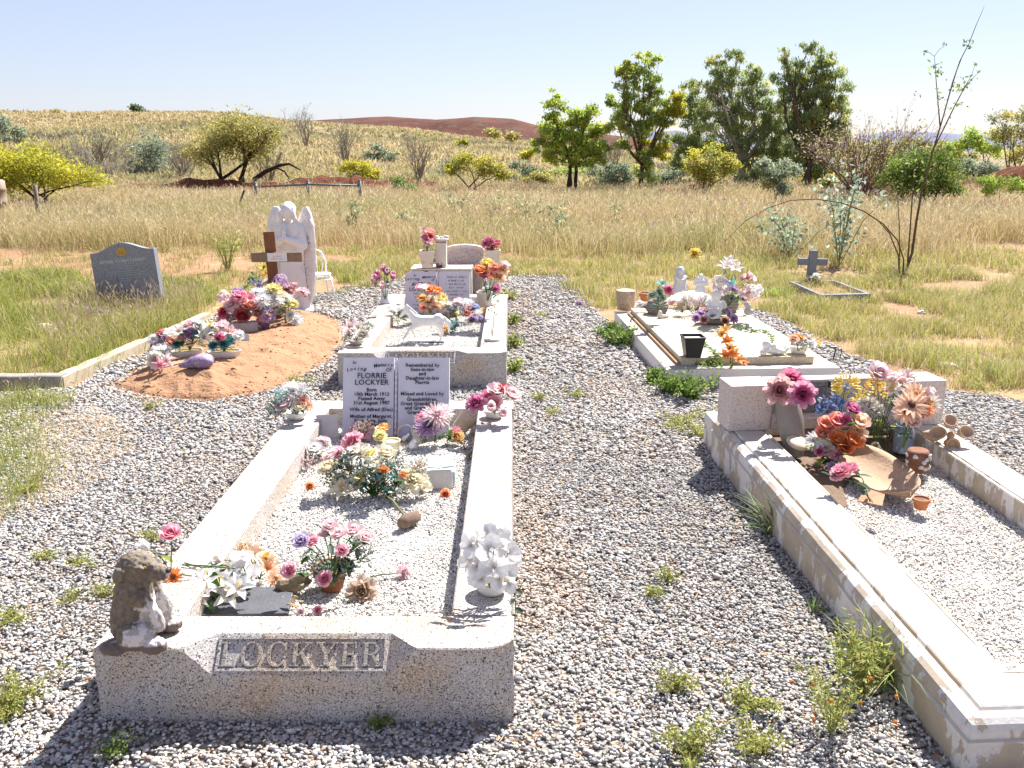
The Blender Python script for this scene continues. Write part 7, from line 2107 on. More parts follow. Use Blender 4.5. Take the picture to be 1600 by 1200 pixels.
bunch('pink and red bouquet in the stone trough on the mound', b3 + Vector((0, .03, .07)), [('carnation', 'crimson', 350, 488, 10), ('rose', 'red', 378, 496, 12, -.03), ('rose', 'coral', 390, 482, 12), ('carnation', 'pink', 375, 465, 13), ('lily', 'pink', 390, 468, 12), ('carnation', 'palepink', 362, 478, 12), ('hydrangea', 'dusty', 358, 470, 11), ('rose', 'white', 362, 491, 8, -.03), ('rose', 'pink', 355, 500, 12, -.02), ('rose', 'palepink', 384, 478, 9), ('lily', 'white', 400, 488, 11), ('rose', 'mauve', 372, 458, 8), ('hydrangea', 'palepink', 350, 464, 10), ('rose', 'dusty', 368, 485, 9), ('lily', 'palepink', 402, 470, 10)], nleaf=26, lsize=.08, seed=29, depth=.09)
b4 = onmound(412, 512)
bunch('big white chrysanthemums with a violet flower in the middle of the mound', b4, [('mum', 'white', 410, 470, 14), ('mum', 'white', 420, 460, 14, .05), ('mum', 'white', 418, 480, 12), ('mum', 'white', 403, 458, 12, .05), ('hydrangea', 'mauve', 418, 494, 12, -.05), ('hydrangea', 'hotpink', 410, 498, 9, -.05), ('peony', 'lemon', 428, 452, 10, .08), ('mum', 'white', 432, 470, 13), ('hydrangea', 'purple', 412, 508, 9, -.04), ('rose', 'coral', 404, 492, 7)], nleaf=16, lsize=.07, seed=30, depth=.08)
b5 = onmound(446, 506)
bunch('yellow buds and white blossoms at the foot of the angel', b5, [('rose', 'lemon', 436, 478, 9), ('rose', 'lemon', 445, 480, 9), ('rose', 'lemon', 457, 478, 8), ('mum', 'white', 462, 500, 12, -.05), ('mum', 'white', 455, 492, 8, -.04), ('carnation', 'cream', 437, 462, 10), ('mum', 'white', 447, 466, 11), ('rose', 'ivory', 440, 490, 8)], nleaf=18, lsize=.07, lcols=['green', 'sage', 'greygreen'], seed=31, depth=.06)
b6 = onmound(450, 494)
bunch('violet and dusty pink roses between the wooden cross and the angel', b6, [('hydrangea', 'mauve', 438, 440, 12, -.02), ('rose', 'dusty', 448, 450, 8), ('rose', 'dusty', 453, 457, 9), ('rose', 'rosewood', 452, 465, 8), ('rose', 'coral', 446, 458, 7), ('carnation', 'palepink', 473, 457, 9), ('rose', 'dusty', 458, 450, 7), ('carnation', 'ivory', 422, 440, 9), ('filler', 'skyblue', 402, 447, 11, .05), ('filler', 'skyblue', 410, 449, 9, .05), ('rose', 'hotpink', 404, 450, 4, .05)], nleaf=14, lsize=.06, seed=32)
bunch('sunflowers standing in the grass just behind the wooden cross', Vector((G(417, 440).x, 10.1, 0)), [('daisy', 'yellow', 412, 418, 8), ('daisy', 'yellow', 421, 424, 7), ('daisy', 'amber', 415, 427, 6)], nleaf=16, lsize=.09, lcols=['dkgreen', 'teal', 'green'], seed=33)
tag(MB().box(-.035, .035, -.003, .003, 0, .055).build('card', m_plain('pale_card', C('#c5ccd0'), .5, .1, 20, 0), None, loc=onmound(383, 532), rot=(-.3, 0, .5)), 'small pale card propped beside the right white tray', 'card')
o = MB().box(-.16, .16, -.045, .045, 0, .012); tag(o.build('timber_board', m_plain('dusty_board', C('#a3856a'), .9, .2, 14, .3), None, loc=onmound(274, 570) + Vector((0, 0, .008)), rot=(0.05, -.1, .75)), 'short timber board lying on the mound left of the purple heart', 'board')

# ================== slab grave
ZS = .188
pot('tan granite vase on the far left corner of the white plinth', G(977, 484, .131), [(.075, 0), (.08, .004), (.098, .18), (.095, .19), (.06, .20), (.04, .198)], GRAN_PINK, 'vase', 'vase', n=8)
pot('terracotta pot at the far left of the cream slab', G(1009, 470, ZS), [(.045, 0), (.05, .003), (.06, .055), (.07, .058), (.07, .08), (.062, .08), (.05, .04)], TERRA, inner=(.06, .07, SOIL))
LAY = m_plain('layered_clay', C('#8f867c'), .85, .25, 10, .4)
def layered(label, b, r, h, q):
    prof = [(r * .7, 0)]
    n = 6
    for i in range(n):
        z = h * i / n; e = r * (.75 + .28 * math.sin(math.pi * (i + .6) / (n + .4)))
        prof += [(e * .93, z + .001), (e, z + h / n * .35), (e * .98, z + h / n * .7), (e * .88, z + h / n * .95)]
    prof += [(r * .75, h), (r * .6, h * .98), (r * .5, h * .8)]
    return pot(label, b, prof, LAY, wob=.10)
layered('grey layered pot at the left of the cream slab', G(1027, 490, ZS), .105, .125, 1)
bunch('grey green succulent rosettes in the left layered pot', G(1027, 485, ZS + .11), [('mum', 'sage', 1020, 462, 9), ('mum', 'greygreen', 1030, 458, 9), ('mum', 'sage', 1036, 466, 8), ('lily', 'aqua', 1034, 446, 10, .05, 'sage')], nleaf=8, lsize=.07, lcols=['teal', 'sage'], seed=34, cat='succulents', name='succulent')
layered('grey layered pot holding the big bouquet, back right of the cream slab', G(1137, 486, ZS), .105, .15, 2)
bunch('white lilies, pink tulips and hydrangeas in the right layered pot', G(1137, 478, ZS + .14), [('lily', 'white', 1135, 420, 14), ('lily', 'white', 1147, 422, 14), ('lily', 'white', 1140, 412, 12), ('hydrangea', 'lilac', 1128, 448, 14), ('hydrangea', 'ivory', 1122, 440, 10), ('tulip', 'rosewood', 1166, 436, 9), ('tulip', 'dusty', 1158, 438, 8), ('tulip', 'palepink', 1172, 440, 8), ('hydrangea', 'palepink', 1172, 458, 14), ('hydrangea', 'white', 1182, 455, 10), ('hydrangea', 'palepink', 1163, 462, 10), ('carnation', 'mauve', 1146, 452, 7)], nleaf=26, lsize=.08, lcols=['teal', 'dkgreen', 'sage', 'green'], seed=35, depth=.06)
def madonna():
    b = G(1062, 462, ZS)
    root = empty('madonna_statue', b, 'pale blue and white veiled woman statuette on the cream slab', 'statuette', None, .2)
    mb = MB(); cap(mb, (0, 0, .05), (0, 0, .16), .068, .05, 14); cap(mb, (0, 0, .16), (0, 0, .215), .05, .032, 12)
    mb.ball((0, -.005, .25), (.03, .032, .036), 12)
    for s in (-1, 1): cap(mb, (s * .05, -.01, .19), (s * .008, -.055, .165), .022, .012)
    sculpt('robe', mb, .007, STONEW, root, smooth=2)
    v = MB(); v.ball((0, .010, .262), (.040, .036, .038), 12)
    for s in (-1, 1): cap(v, (s * .034, .005, .245), (s * .055, .0, .06), .016, .028)
    cap(v, (0, .035, .24), (0, .05, .05), .03, .045)
    sculpt('veil', v, .007, m_plain('pale_blue_paint', C('#aebccb'), .6, .12, 10, .1), root, smooth=2)
madonna()
tiny_angel('small white cherub statuette right of the veiled woman', G(1094, 456, ZS), .20, WHITE, -.3)
single('carnation', 'hotpink', 1044, 456, 8, ZS + .02, 'pink flower beside the veiled woman statuette', col2='pink')
def tulle():
    b = G(1082, 482, ZS)
    m = MB(); q = random.Random(3)
    n = 34
    for i in range(n + 1):
        for j in range(n + 1):
            x = (i / n - .5) * .50; y = (j / n - .5) * .34
            d = math.hypot(x / .26, y / .18)
            z = .13 * max(0, 1 - d ** 2) ** .6 + .02 * noise.noise(Vector((x * 22, y * 22, 0))) + .012 * noise.noise(Vector((x * 60, y * 60, 2))) + .012
            m.v.append(Vector((x, y, max(.003, z))))
    for i in range(n):
        for j in range(n):
            a = i * (n + 1) + j
            if math.hypot(((i + .5) / n - .5) / .5, ((j + .5) / n - .5) / .5) < .96: m.f.append((a, a + n + 1, a + n + 2, a + 1)); m.m.append(0)
    tag(m.build('tulle_cloth', m_leafy('white_tulle', C('#e6e6e8'), .3), None, True, loc=b + Vector((0, .1, 0))), 'heap of crumpled white tulle under the statuettes on the slab', 'cloth')
tulle()
bunch('dry white and pink sprays lying before the white tulle', G(1085, 492, ZS), [('filler', 'ivory', 1075, 478, 16), ('filler', 'palepink', 1090, 480, 15), ('filler', 'white', 1100, 474, 15), ('filler', 'tan', 1065, 484, 12), ('rose', 'dusty', 1102, 484, 5), ('rose', 'rust', 1050, 476, 5)], nleaf=8, lsize=.05, seed=36, face=(0, -.3, 1))
WINGST = m_plain('grey_wing_stone', C('#a9a6a6'), .85, .2, 20, .5)
def wing_stone(label, px, py, s, rz):
    mb = MB()
    for i in range(6): t = i / 5; cap(mb, (-.03 + .02 * t, 0, .04), (.08 - .11 * t, 0, .19 - .02 * i), .022, .012)
    mb.ball((-.02, 0, .03), (.05, .035, .035), 10)
    root = empty('wing_ornament', G(px, py, ZS), label, 'ornament', None, rz)
    mb.v = [v * s for v in mb.v]
    sculpt('body', mb, .007 * s, WINGST, root, smooth=1)
wing_stone('grey stone wing ornament left of the right layered pot', 1108, 490, .9, .3)
wing_stone('grey stone wing ornament right of the right layered pot', 1166, 492, .95, 2.6)
tag(sculpt('shoe_ornament', cap(cap(MB(), (-.035, 0, .018), (.04, 0, .014), .022, .017), (-.03, 0, .02), (-.03, 0, .05), .02, .021), .005, STONEW, None, G(1036, 497, ZS), (0, 0, .2), 2), 'little white baby shoe ornament before the left layered pot', 'ornament')
bunch('small white blossom cluster between terracotta and layered pots', G(1003, 486, ZS), [('carnation', 'white', 1000, 476, 7), ('carnation', 'ivory', 1008, 478, 6)], nleaf=5, lsize=.04, lcols=['greygreen', 'dkgreen'], seed=37)
# cherub in a wreath planter
pw = G(1117, 505, ZS)
pot('shallow dark round planter dish in the middle of the cream slab', pw, bowl_prof(.16, .045, .01), LAY, 'planter', 'planter', sx=1, sy=.75, inner=(.14, .04, m_plain('rusty_leaves', C('#8a5a34'), .9, .3, 40, .8)))
def cherub(label, b, s, rz):
    root = empty('cherub_statuette', b, label, 'statuette', None, rz)
    mb = MB()
    cap(mb, (0, 0, .05), (0, .0, .13), .046, .038, 12); mb.ball((0, -.005, .19), (.042, .042, .045), 12); mb.ball((0, .006, .205), (.046, .044, .036), 12, jit=.25)
    for k in (-1, 1):
        cap(mb, (k * .03, -.01, .05), (k * .05, -.085, .03), .03, .02); cap(mb, (k * .05, -.085, .03), (k * .01, -.10, .015), .018, .013)
        cap(mb, (k * .042, 0, .13), (k * .055, -.03, .085), .017, .014); cap(mb, (k * .055, -.03, .085), (k * .012, -.06, .095), .014, .011)
        mb.ball((k * .055, .035, .12), (.03, .01, .045), 8, rot=Matrix.Rotation(-k * .4, 3, 'Y'))
    mb.v = [v * s for v in mb.v]
    sculpt('body', mb, .006 * s, WHITE, root, smooth=2)
cherub('white seated cherub statuette in the round planter dish', pw + Vector((0, .0, .044)), 1.0, -.5)
bunch('mauve blossoms wreathed around the seated cherub', pw + Vector((0, -.02, .04)), [('carnation', 'mauve', 1094, 492, 8, 0), ('carnation', 'mauve', 1088, 497, 7, -.03), ('carnation', 'lilac', 1140, 494, 8, .0), ('carnation', 'mauve', 1146, 498, 7, -.02), ('rose', 'rosewood', 1100, 500, 6, -.06), ('rose', 'rust', 1132, 502, 6, -.07), ('rose', 'mauve', 1136, 488, 6, .04), ('rose', 'dusty', 1098, 486, 5, .06)], nleaf=26, lsize=.05, lcols=['green', 'lime', 'dkgreen', 'rust'], seed=38)
# black pot, lilies, lying cherub, white planter
def black_pot():
    b = G(1081, 557, ZS)
    root = empty('black_pot', b, 'square black plastic pot at the front of the cream slab', 'pot', None, .05)
    m = MB(); h = .155
    for z, r in ((0, .052), (h - .012, .075), (h - .012, .08), (h, .08), (h, .072), (.05, .05)):
        m.v += [Vector((x * r, y * r, z)) for x, y in ((-1, -1), (1, -1), (1, 1), (-1, 1))]
    for i in range(5):
        for j in range(4): m.f.append((i * 4 + j, i * 4 + (j + 1) % 4, i * 4 + 4 + (j + 1) % 4, i * 4 + 4 + j)); m.m.append(0)
    m.f.append((3, 2, 1, 0)); m.m.append(0); m.f.append((20, 21, 22, 23)); m.m.append(0)
    m.build('body', BLACKP, root, bevel=.003)
    MB().box(-.066, .066, -.066, .066, .11, .135).build('filling', m_plain('white_gravel', C('#d6d3cf'), .9, .15, 60, .8), root)
black_pot()
bunch('tall spike of orange lilies at the front edge of the cream slab', G(1143, 574, .131), [('lily', 'amber', 1128, 525, 12, .03, 'orange'), ('lily', 'amber', 1134, 518, 11, .05, 'orange'), ('lily', 'orange', 1136, 535, 12, 0, 'amber'), ('lily', 'orange', 1140, 548, 12, 0, 'rust'), ('lily', 'orange', 1135, 558, 12, -.02, 'amber'), ('lily', 'amber', 1152, 564, 12, -.02, 'orange'), ('lily', 'orange', 1145, 556, 12, -.02, 'amber'), ('lily', 'orange', 1160, 567, 9, -.02, 'amber')], nleaf=10, lsize=.06, lcols=['lime', 'green', 'rust'], seed=39, face=(0, -.6, .5))
def lying_cherub():
    b = G(1208, 554, ZS)
    root = empty('lying_cherub', b, 'white cherub ornament lying on its front at the slab edge', 'statuette', None, .05)
    mb = MB()
    mb.ball((-.055, 0, .075), (.034, .034, .036), 12); cap(mb, (-.05, 0, .04), (.03, 0, .028), .032, .03, 12); cap(mb, (.03, .015, .03), (.085, .015, .02), .026, .014); cap(mb, (.085, .015, .02), (.095, .015, .06), .014, .011)
    cap(mb, (.03, -.015, .03), (.08, -.015, .02), .026, .014); cap(mb, (.08, -.015, .02), (.105, -.015, .05), .014, .011)
    cap(mb, (-.045, -.03, .045), (-.085, -.035, .012), .016, .013); cap(mb, (-.045, .03, .045), (-.08, .035, .012), .016, .013)
    mb.ball((0, 0, .07), (.02, .035, .018), 8)
    sculpt('body', mb, .006, WHITE, root, smooth=2)
lying_cherub()
pot('round white planter bowl at the right front of the cream slab', G(1247, 552, ZS), bowl_prof(.075, .062, .008), WHITE, 'bowl', 'bowl', inner=(.06, .05, SOIL))
bunch('orange and cream dried flowers in the round white planter', G(1247, 548, ZS + .05), [('carnation', 'peach', 1240, 530, 8), ('carnation', 'amber', 1250, 528, 7), ('carnation', 'orange', 1244, 526, 6), ('lily', 'ivory', 1262, 530, 10), ('rose', 'white', 1266, 538, 7), ('rose', 'yellow', 1276, 538, 5)], nleaf=8, lsize=.05, lcols=['tan', 'sage', 'green'], seed=40)
mb = MB(); q = random.Random(8)
pr = G(1175, 520, ZS); p0 = Vector(pr)
pts = [G(px, py, ZS + .006) - p0 for px, py in ((1150, 512), (1162, 515), (1175, 518), (1190, 516), (1204, 522), (1207, 535))]
mb.tube(pts, .002, 5, 0)
for i in range(40):
    k = q.randrange(len(pts) - 1); o = pts[k].lerp(pts[k + 1], q.random())
    mb.petal(o, (q.uniform(-1, 1), q.uniform(-1, 1), .25), (0, 0, 1), .035, .03, .1, -.3, .3, .2, 1)
tag(mb.build('ivy_trail', [pm('lime'), pm('green')], None, loc=p0), 'green ivy trailing across the cream slab toward the lying cherub', 'ivy')
mb = MB(); p0 = G(1130, 555, ZS)
pts = [G(px, py, ZS + .006) - p0 for px, py in ((1085, 540), (1096, 532), (1110, 545), (1122, 555), (1105, 558))]
mb.tube(pts, .002, 5, 0)
for i in range(30):
    k = q.randrange(len(pts) - 1); o = pts[k].lerp(pts[k + 1], q.random())
    mb.petal(o, (q.uniform(-1, 1), q.uniform(-1, 1), .25), (0, 0, 1), .035, .03, .1, -.3, .3, .2, 1)
tag(mb.build('ivy_trail', [pm('lime'), pm('green')], None, loc=p0), 'ivy strands between the black pot and the orange lilies', 'ivy')
# solar lamp by the slab
b = G(1300, 566)
root = empty('garden_light', b, 'little black solar garden light leaning beside the white plinth', 'light')
MB().tube([(0, 0, -.02), (.02, 0, .10)], .006, 6).tube([(.02, 0, .10), (.07, 0, .105)], .005, 6).tube([(.07, 0, .105), (.06, .0, .03)], .004, 6).build('stake', BLACKP, root, True)
MB().box(-.03, .02, -.02, .02, .118, .132).build('cap', BLACKP, root, bevel=.003)
single('carnation', 'yellow', 1085, 400, 9, 0.1, 'yellow flower in the grass beyond the slab grave', dz=.02)
single('carnation', 'mauve', 905, 477, 6, 0.0, 'lone purple flower lying on the gravel edge left of the slab grave', dz=.01)
bunch('faded white and pink flowers on the small kerbed grave', Vector((G(1272, 448, .05).x, G(1272, 446, .05).y, .05)), [('carnation', 'ivory', 1268, 436, 7), ('carnation', 'palepink', 1278, 438, 6), ('carnation', 'white', 1275, 432, 6), ('rose', 'dusty', 1270, 442, 5)], nleaf=10, lsize=.08, seed=41)

# ================== near right grave
ZR = .232      # its kerb tops
Z5 = .145
def bomb():
    b = G(1244, 716, .14)
    root = empty('torpedo_vase', b, 'tall grey torpedo shaped vase leaning on the pink headstone block', 'vase', None, 0.0)
    MB().lathe([(.022, 0), (.035, .004), (.055, .08), (.066, .17), (.066, .23), (.056, .30), (.044, .36), (.042, .365), (.036, .365), (.03, .3)], 26).build('body', m_plain('grey_brown_metal', C('#8d857c'), .45, .15, 7, .15), root, True, auto=50)
    d = P(1230, 632, b.y + .10) - b
    root.rotation_euler = d.to_track_quat('Z', 'Y').to_euler()
    return b + d.normalized() * .355
tb = bomb()
bunch('two magenta roses and a dusty pink one in the torpedo vase', tb, [('peony', 'hotpink', 1236, 594, 16, .0, 'magenta'), ('peony', 'magenta', 1253, 616, 17, -.04), ('peony', 'rosewood', 1218, 610, 18, -.03)], nleaf=8, lsize=.05, lcols=['green', 'lime'], seed=42, face=(0, -.9, .3))
bunch('yellow pompon chrysanthemum on a dark blue wrapped stem before the plaque', Vector((P(1312, 640, 4.34).x, 4.34, Z5)), [('pom', 'yellow', 1322, 603, 21, .0), ('spike', 'blue', 1315, 625, 20, .04, 'blue'), ('spike', 'blue', 1305, 632, 13, .06, 'skyblue'), ('spike', 'blue', 1284, 638, 15, .02, 'skyblue'), ('rose', 'skyblue', 1300, 640, 7, .03)], nleaf=10, lsize=.05, lcols=['dkgreen', 'greygreen'], seed=43, face=(0, -.6, .9))
bunch('golden and pale pink blossoms on the right of the headstone ledge', Vector((P(1378, 640, 4.38).x, 4.38, Z5)), [('spike', 'amber', 1365, 600, 17, .06, 'yellow'), ('spike', 'yellow', 1380, 610, 16, .05, 'amber'), ('spike', 'yellow', 1345, 620, 12, .06), ('spike', 'yellow', 1332, 630, 9, .03), ('rose', 'palepink', 1372, 586, 15, .05), ('tulip', 'palepink', 1390, 596, 12, .04), ('lily', 'palepink', 1405, 600, 17, .03), ('lily', 'white', 1392, 610, 15, .02), ('lily', 'palepink', 1415, 590, 13, .06), ('peony', 'ivory', 1355, 634, 13, .01), ('peony', 'white', 1342, 640, 11, 0), ('peony', 'ivory', 1365, 640, 12, .0)], nleaf=22, lsize=.06, lcols=['green', 'lime', 'dkgreen', 'sage'], seed=44, face=(0, -.8, .4))
pot('clear glass jar with cloudy blue water before the right block', G(1410, 706, Z5), [(.045, 0), (.05, .004), (.05, .11), (.042, .13), (.045, .145), (.04, .145), (.04, .12), (.044, .02)], m_plain('blue_grey_glass', C('#7f8ca0'), .12, .2, 10, 0, .6), 'glass_jar', 'jar')
bunch('peach and orange daisies in the blue glass jar', G(1410, 700, Z5 + .13), [('daisy', 'peach', 1424, 634, 24, -.04, 'brown'), ('daisy', 'orange', 1440, 636, 20, -.03, 'brown'), ('daisy', 'peach', 1415, 645, 20, -.06, 'rust'), ('daisy', 'peach', 1430, 615, 20, .02, 'amber'), ('rose', 'dusty', 1422, 658, 11, -.06), ('tulip', 'palepink', 1448, 615, 11, .02), ('daisy', 'ivory', 1455, 630, 15, .0, 'amber'), ('tulip', 'palepink', 1440, 655, 10, -.04)], nleaf=14, lsize=.06, lcols=['dkgreen', 'greygreen', 'green'], seed=45, face=(.1, -.9, .35))
bp = G(1432, 735, Z5)
root = empty('shell_jar', bp, 'squat brown jar crusted with white shells beside the blue glass jar', 'jar')
MB().lathe([(.05, 0), (.056, .004), (.054, .09), (.046, .105), (.04, .105)], 22, wob=.15).build('body', m_plain('red_brown_clay', C('#7d5440'), .85, .3, 26, .7), root, True)
q = random.Random(5)
for i in range(14):
    a = q.uniform(3.2, 6.2); z = q.uniform(.015, .09)
    MB().ball((0, 0, 0), (.014, .007, .011), 7, jit=.4, seed=i).build('shell', STONEW, root, True, loc=(.054 * math.cos(a), .054 * math.sin(a), z), rot=(0, 0, a + 1.57))
bunch('coral, orange and white poppies piled below the torpedo vase', G(1300, 728, Z5), [('poppy', 'coral', 1290, 668, 15, .03), ('poppy', 'coral', 1305, 662, 14, .03), ('poppy', 'coral', 1286, 680, 13, .01), ('peony', 'hotpink', 1318, 658, 11, .02), ('poppy', 'peach', 1340, 664, 15, .02, 'lemon'), ('poppy', 'peach', 1338, 676, 12, .0), ('poppy', 'orange', 1308, 690, 15, -.02), ('poppy', 'orange', 1328, 692, 17, -.03), ('poppy', 'orange', 1318, 702, 14, -.04, 'rust'), ('daisy', 'white', 1275, 688, 15, .0, 'lemon'), ('daisy', 'white', 1270, 694, 12, -.01, 'lemon'), ('carnation', 'ivory', 1290, 700, 11, -.03), ('carnation', 'pink', 1304, 710, 11, -.04), ('carnation', 'pink', 1296, 705, 9, -.04), ('rose', 'hotpink', 1280, 706, 7, -.04), ('rose', 'magenta', 1330, 642, 11, .06), ('carnation', 'mauve', 1302, 730, 9, -.05)], nleaf=46, lsize=.06, lcols=['green', 'lime', 'dkgreen'], seed=46, depth=.03, face=(0, -.8, .5))
# dish, paper cone of carnations, cups and pot
def coolamon():
    b = G(1372, 752, Z5)
    root = empty('wooden_dish', b, 'long shallow tan wooden dish lying among the flowers of the right grave', 'dish', None, -0.72)
    m = MB(); nu, nv = 26, 10
    L, Wd = .50, .25
    for lay in (0, 1):
        for i in range(nu + 1):
            t = i / nu * 2 - 1
            w = Wd / 2 * (max(0, 1 - abs(t) ** 2.6)) ** .5 + .002
            for j in range(nv + 1):
                s = j / nv * 2 - 1
                z = .045 * (s * s) * (1 - .3 * t * t) + .03 * t * t + .012
                m.v.append(Vector((t * L / 2, s * w, z + (.006 if lay == 0 else 0))))
    o2 = (nu + 1) * (nv + 1)
    for i in range(nu):
        for j in range(nv):
            a = i * (nv + 1) + j; c_ = a + nv + 1
            m.f.append((a, c_, c_ + 1, a + 1)); m.m.append(0)
            m.f.append((o2 + a + 1, o2 + c_ + 1, o2 + c_, o2 + a)); m.m.append(0)
        for j in (0, nv):
            a = i * (nv + 1) + j; c_ = a + nv + 1
            m.f.append((a, c_, o2 + c_, o2 + a) if j else (c_, a, o2 + a, o2 + c_)); m.m.append(0)
    m.build('body', m_plain('tan_wood', C('#a88c72'), .85, .2, 9, .5, dirt=C('#8a6f58'), dirt_amt=.6), root, True)
    root.rotation_euler = (0.22, 0.10, -1.36)
coolamon()
bunch('pink carnation on dark wrapped stems lying in the wooden dish', G(1362, 786, Z5 + .06), [('carnation', 'pink', 1316, 738, 17, .09, 'mauve'), ('carnation', 'pink', 1330, 733, 11, .10), ('carnation', 'dusty', 1306, 744, 9, .08)], nleaf=9, lsize=.07, lcols=['dkgreen', 'greygreen'], seed=47, face=(-.3, -.5, .7))
o = MB().add([(0, 0, 0), (.10, -.02, .004), (.10, .05, .03), (.02, .075, .035), (0, 0, -.003), (.10, -.02, .001), (.10, .05, .027), (.02, .075, .032)], [(0, 1, 2, 3), (7, 6, 5, 4), (0, 4, 5, 1), (1, 5, 6, 2), (2, 6, 7, 3), (3, 7, 4, 0)])
tag(o.build('paper_wrap', m_plain('brown_paper', C('#b98a6c'), .8, .15, 14, .2), None, loc=G(1340, 782, Z5 + .055), rot=(0, 0, -.5)), 'torn brown paper wrap in the wooden dish beside the stems', 'wrapping')
pot('small terracotta pot standing on the chips right of the wooden dish', G(1438, 795, .13), [(.022, 0), (.025, .002), (.031, .035), (.037, .036), (.037, .05), (.032, .05), (.026, .02)], TERRA, inner=(.031, .043, SOIL))
tag(MB().lathe([(.016, -.07), (.018, -.06), (.018, .06), (.021, .07), (.014, .07), (.012, -.02)], 18).build('cream_tube', m_plain('cream_plastic', C('#d8cbb0'), .5, .1, 10, .05), None, True, loc=G(1372, 702, Z5 + .035), rot=(.5, -.95, .3)), 'cream tube lying tilted behind the orange poppies', 'tube')
mb = MB()
for i in range(12): mb.tube([(R.uniform(-.02, .02), R.uniform(-.02, .02), 0), (R.uniform(-.05, .05), R.uniform(-.03, .03), .13), (R.uniform(-.10, .06), R.uniform(-.04, .05), R.uniform(.17, .26))], .002, 4)
tag(mb.build('dry_stems', m_plain('dark_stem', C('#4a463f'), .8, .2, 20, .1), None, loc=G(1378, 712, Z5)), 'bundle of dark dry stems before the headstone ledge', 'stems')
def wood_flower():
    b = G(1484, 692, .236)
    root = empty('wooden_flower', b, 'carved tan wooden flower with four cupped petals on the right kerb', 'ornament', None, -.3)
    m = m_plain('tan_carving', C('#b4977c'), .7, .15, 10, .25)
    for i, a in enumerate((0.2, 1.7, 3.2, 4.8)):
        k = MB().lathe([(.008, 0), (.03, .012), (.04, .03), (.042, .045), (.037, .045), (.025, .02)], 16, sx=1, sy=.8)
        k.xf(Matrix.Translation((0, 0, .04)) @ Matrix.Rotation(1.0, 4, 'X') @ Matrix.Rotation(a, 4, 'Z') @ Matrix.Translation((.045, 0, 0)) @ Matrix.Rotation(.5, 4, 'Y'))
        k.build('petal', m, root, True)
    MB().ball((0, 0, .04), .02, 10).build('centre', m, root, True)
    MB().lathe([(.028, 0), (.03, .003), (.018, .018), (.012, .035)], 16).build('foot', m, root, True)
    k2 = MB().ball((-.075, .02, .028), (.05, .03, .028), 12, jit=.3)
    k2.build('bud', m, root, True)
wood_flower()
tag(MB().lathe([(.055, 0), (.06, .008), (.05, .02), (.01, .026)], 18).build('shell', SHELLM, None, True, loc=G(1246, 694, .23), rot=(.3, .2, 0)), 'pale round shell on the left kerb against the torpedo vase', 'shell')
leaning('rusty pink round edged stone leaning behind the poppies', 1262, 682, .10, .09, .02, m_plain('pinkish_stone', C('#a98c80'), .9, .2, 14, .4), .2, .2, Z5 + .02, 'stone_slab')
# ------------------------------------------------------------------ weeds in the gravel and along the kerbs
SUC = ['#8c9650', '#a2a25a', '#7c8648', '#b0a866']
DG = ['#5c7434', '#6d843c', '#4d6430', '#7f9145']
WD = 'low weeds growing in the gravel'
def low_weed(px, py, r, h, n, cols, lb, leaf=.0145, group=WD, name='weed', asp=.5, seed=None, flower=None):
    b = G(px, py)
    o = weed_plant(name, lb, 'weed', b, None, h, r * 1.15, int(n * 1.9), cols, seed or int(px * 3 + py), leaf, group, z=.012, stems=10, asp=asp)
    return o
for (px, py, r, h, n, c, lb) in [
    (1075, 1180, .115, .07, 520, SUC, 'largest bright succulent weed at the bottom edge of the photo'), (1190, 1178, .085, .06, 300, SUC, 'bright succulent weed at the bottom edge right of the largest'), (1060, 1085, .07, .05, 200, SUC, 'thin succulent weed above the largest one'),
    (1165, 1110, .10, .06, 320, SUC, 'wide succulent weed in the path near the moulded kerb'), (1045, 912, .05, .045, 110, SUC, 'small weed in the middle of the near path'), (1022, 935, .045, .04, 100, SUC, 'little weed just left of the one in the middle of the path'),
    (1062, 660, .26, .06, 460, SUC, 'yellowish mat of weed spreading by the corner of the pink headstone'), (1090, 685, .20, .06, 380, SUC, 'mat of weed touching the far end of the moulded kerb'), (850, 497, .10, .06, 160, SUC, 'weed tuft in the far part of the gravel path'),
    (898, 622, .10, .05, 150, SUC, 'weed in the path level with the big back corner roses'), (840, 628, .08, .05, 130, SUC, 'small weed left in the path near the back corner roses'), (862, 650, .07, .04, 90, SUC, 'sparse weed nearest the back right corner roses'),
    (20, 1105, .16, .07, 420, SUC, 'bright weed mat at the left edge near the animal'), (15, 1125, .10, .06, 250, SUC, 'bright weed at the lower left edge'), (70, 880, .07, .03, 110, SUC, 'flat weed at far left of the gravel'), (135, 885, .07, .03, 110, SUC, 'flat weed on the gravel left of the animal, rear one'),
    (165, 935, .06, .04, 90, SUC, 'weed on the gravel just left of the animal'), (110, 945, .06, .03, 80, SUC, 'flat weed left of the animal, middle one'), (20, 975, .09, .04, 150, SUC, 'flat weed at the left edge level with the animal'), (240, 850, .07, .06, 100, SUC, 'weed beside the left kerb behind the animal'),
    (235, 640, .08, .04, 100, SUC, 'small weed on the gravel in front of the mound'), (470, 605, .14, .08, 180, DG + SUC, 'green weed between the mound and the second grave'), (180, 1190, .08, .05, 110, DG, 'dark weed in the shadow at the bottom left'), (45, 770, .12, .06, 220, SUC, 'yellowish weed at the edge of the left grass patch'),
    (590, 1140, .05, .03, 60, DG, 'tiny weed in the shade below the front kerb'), (1540, 615, .2, .09, 280, SUC, 'yellow green weed behind the pink headstone right block')]:
    low_weed(px, py, r, h, n, c, lb)
KW = 'green weeds along the kerbs'
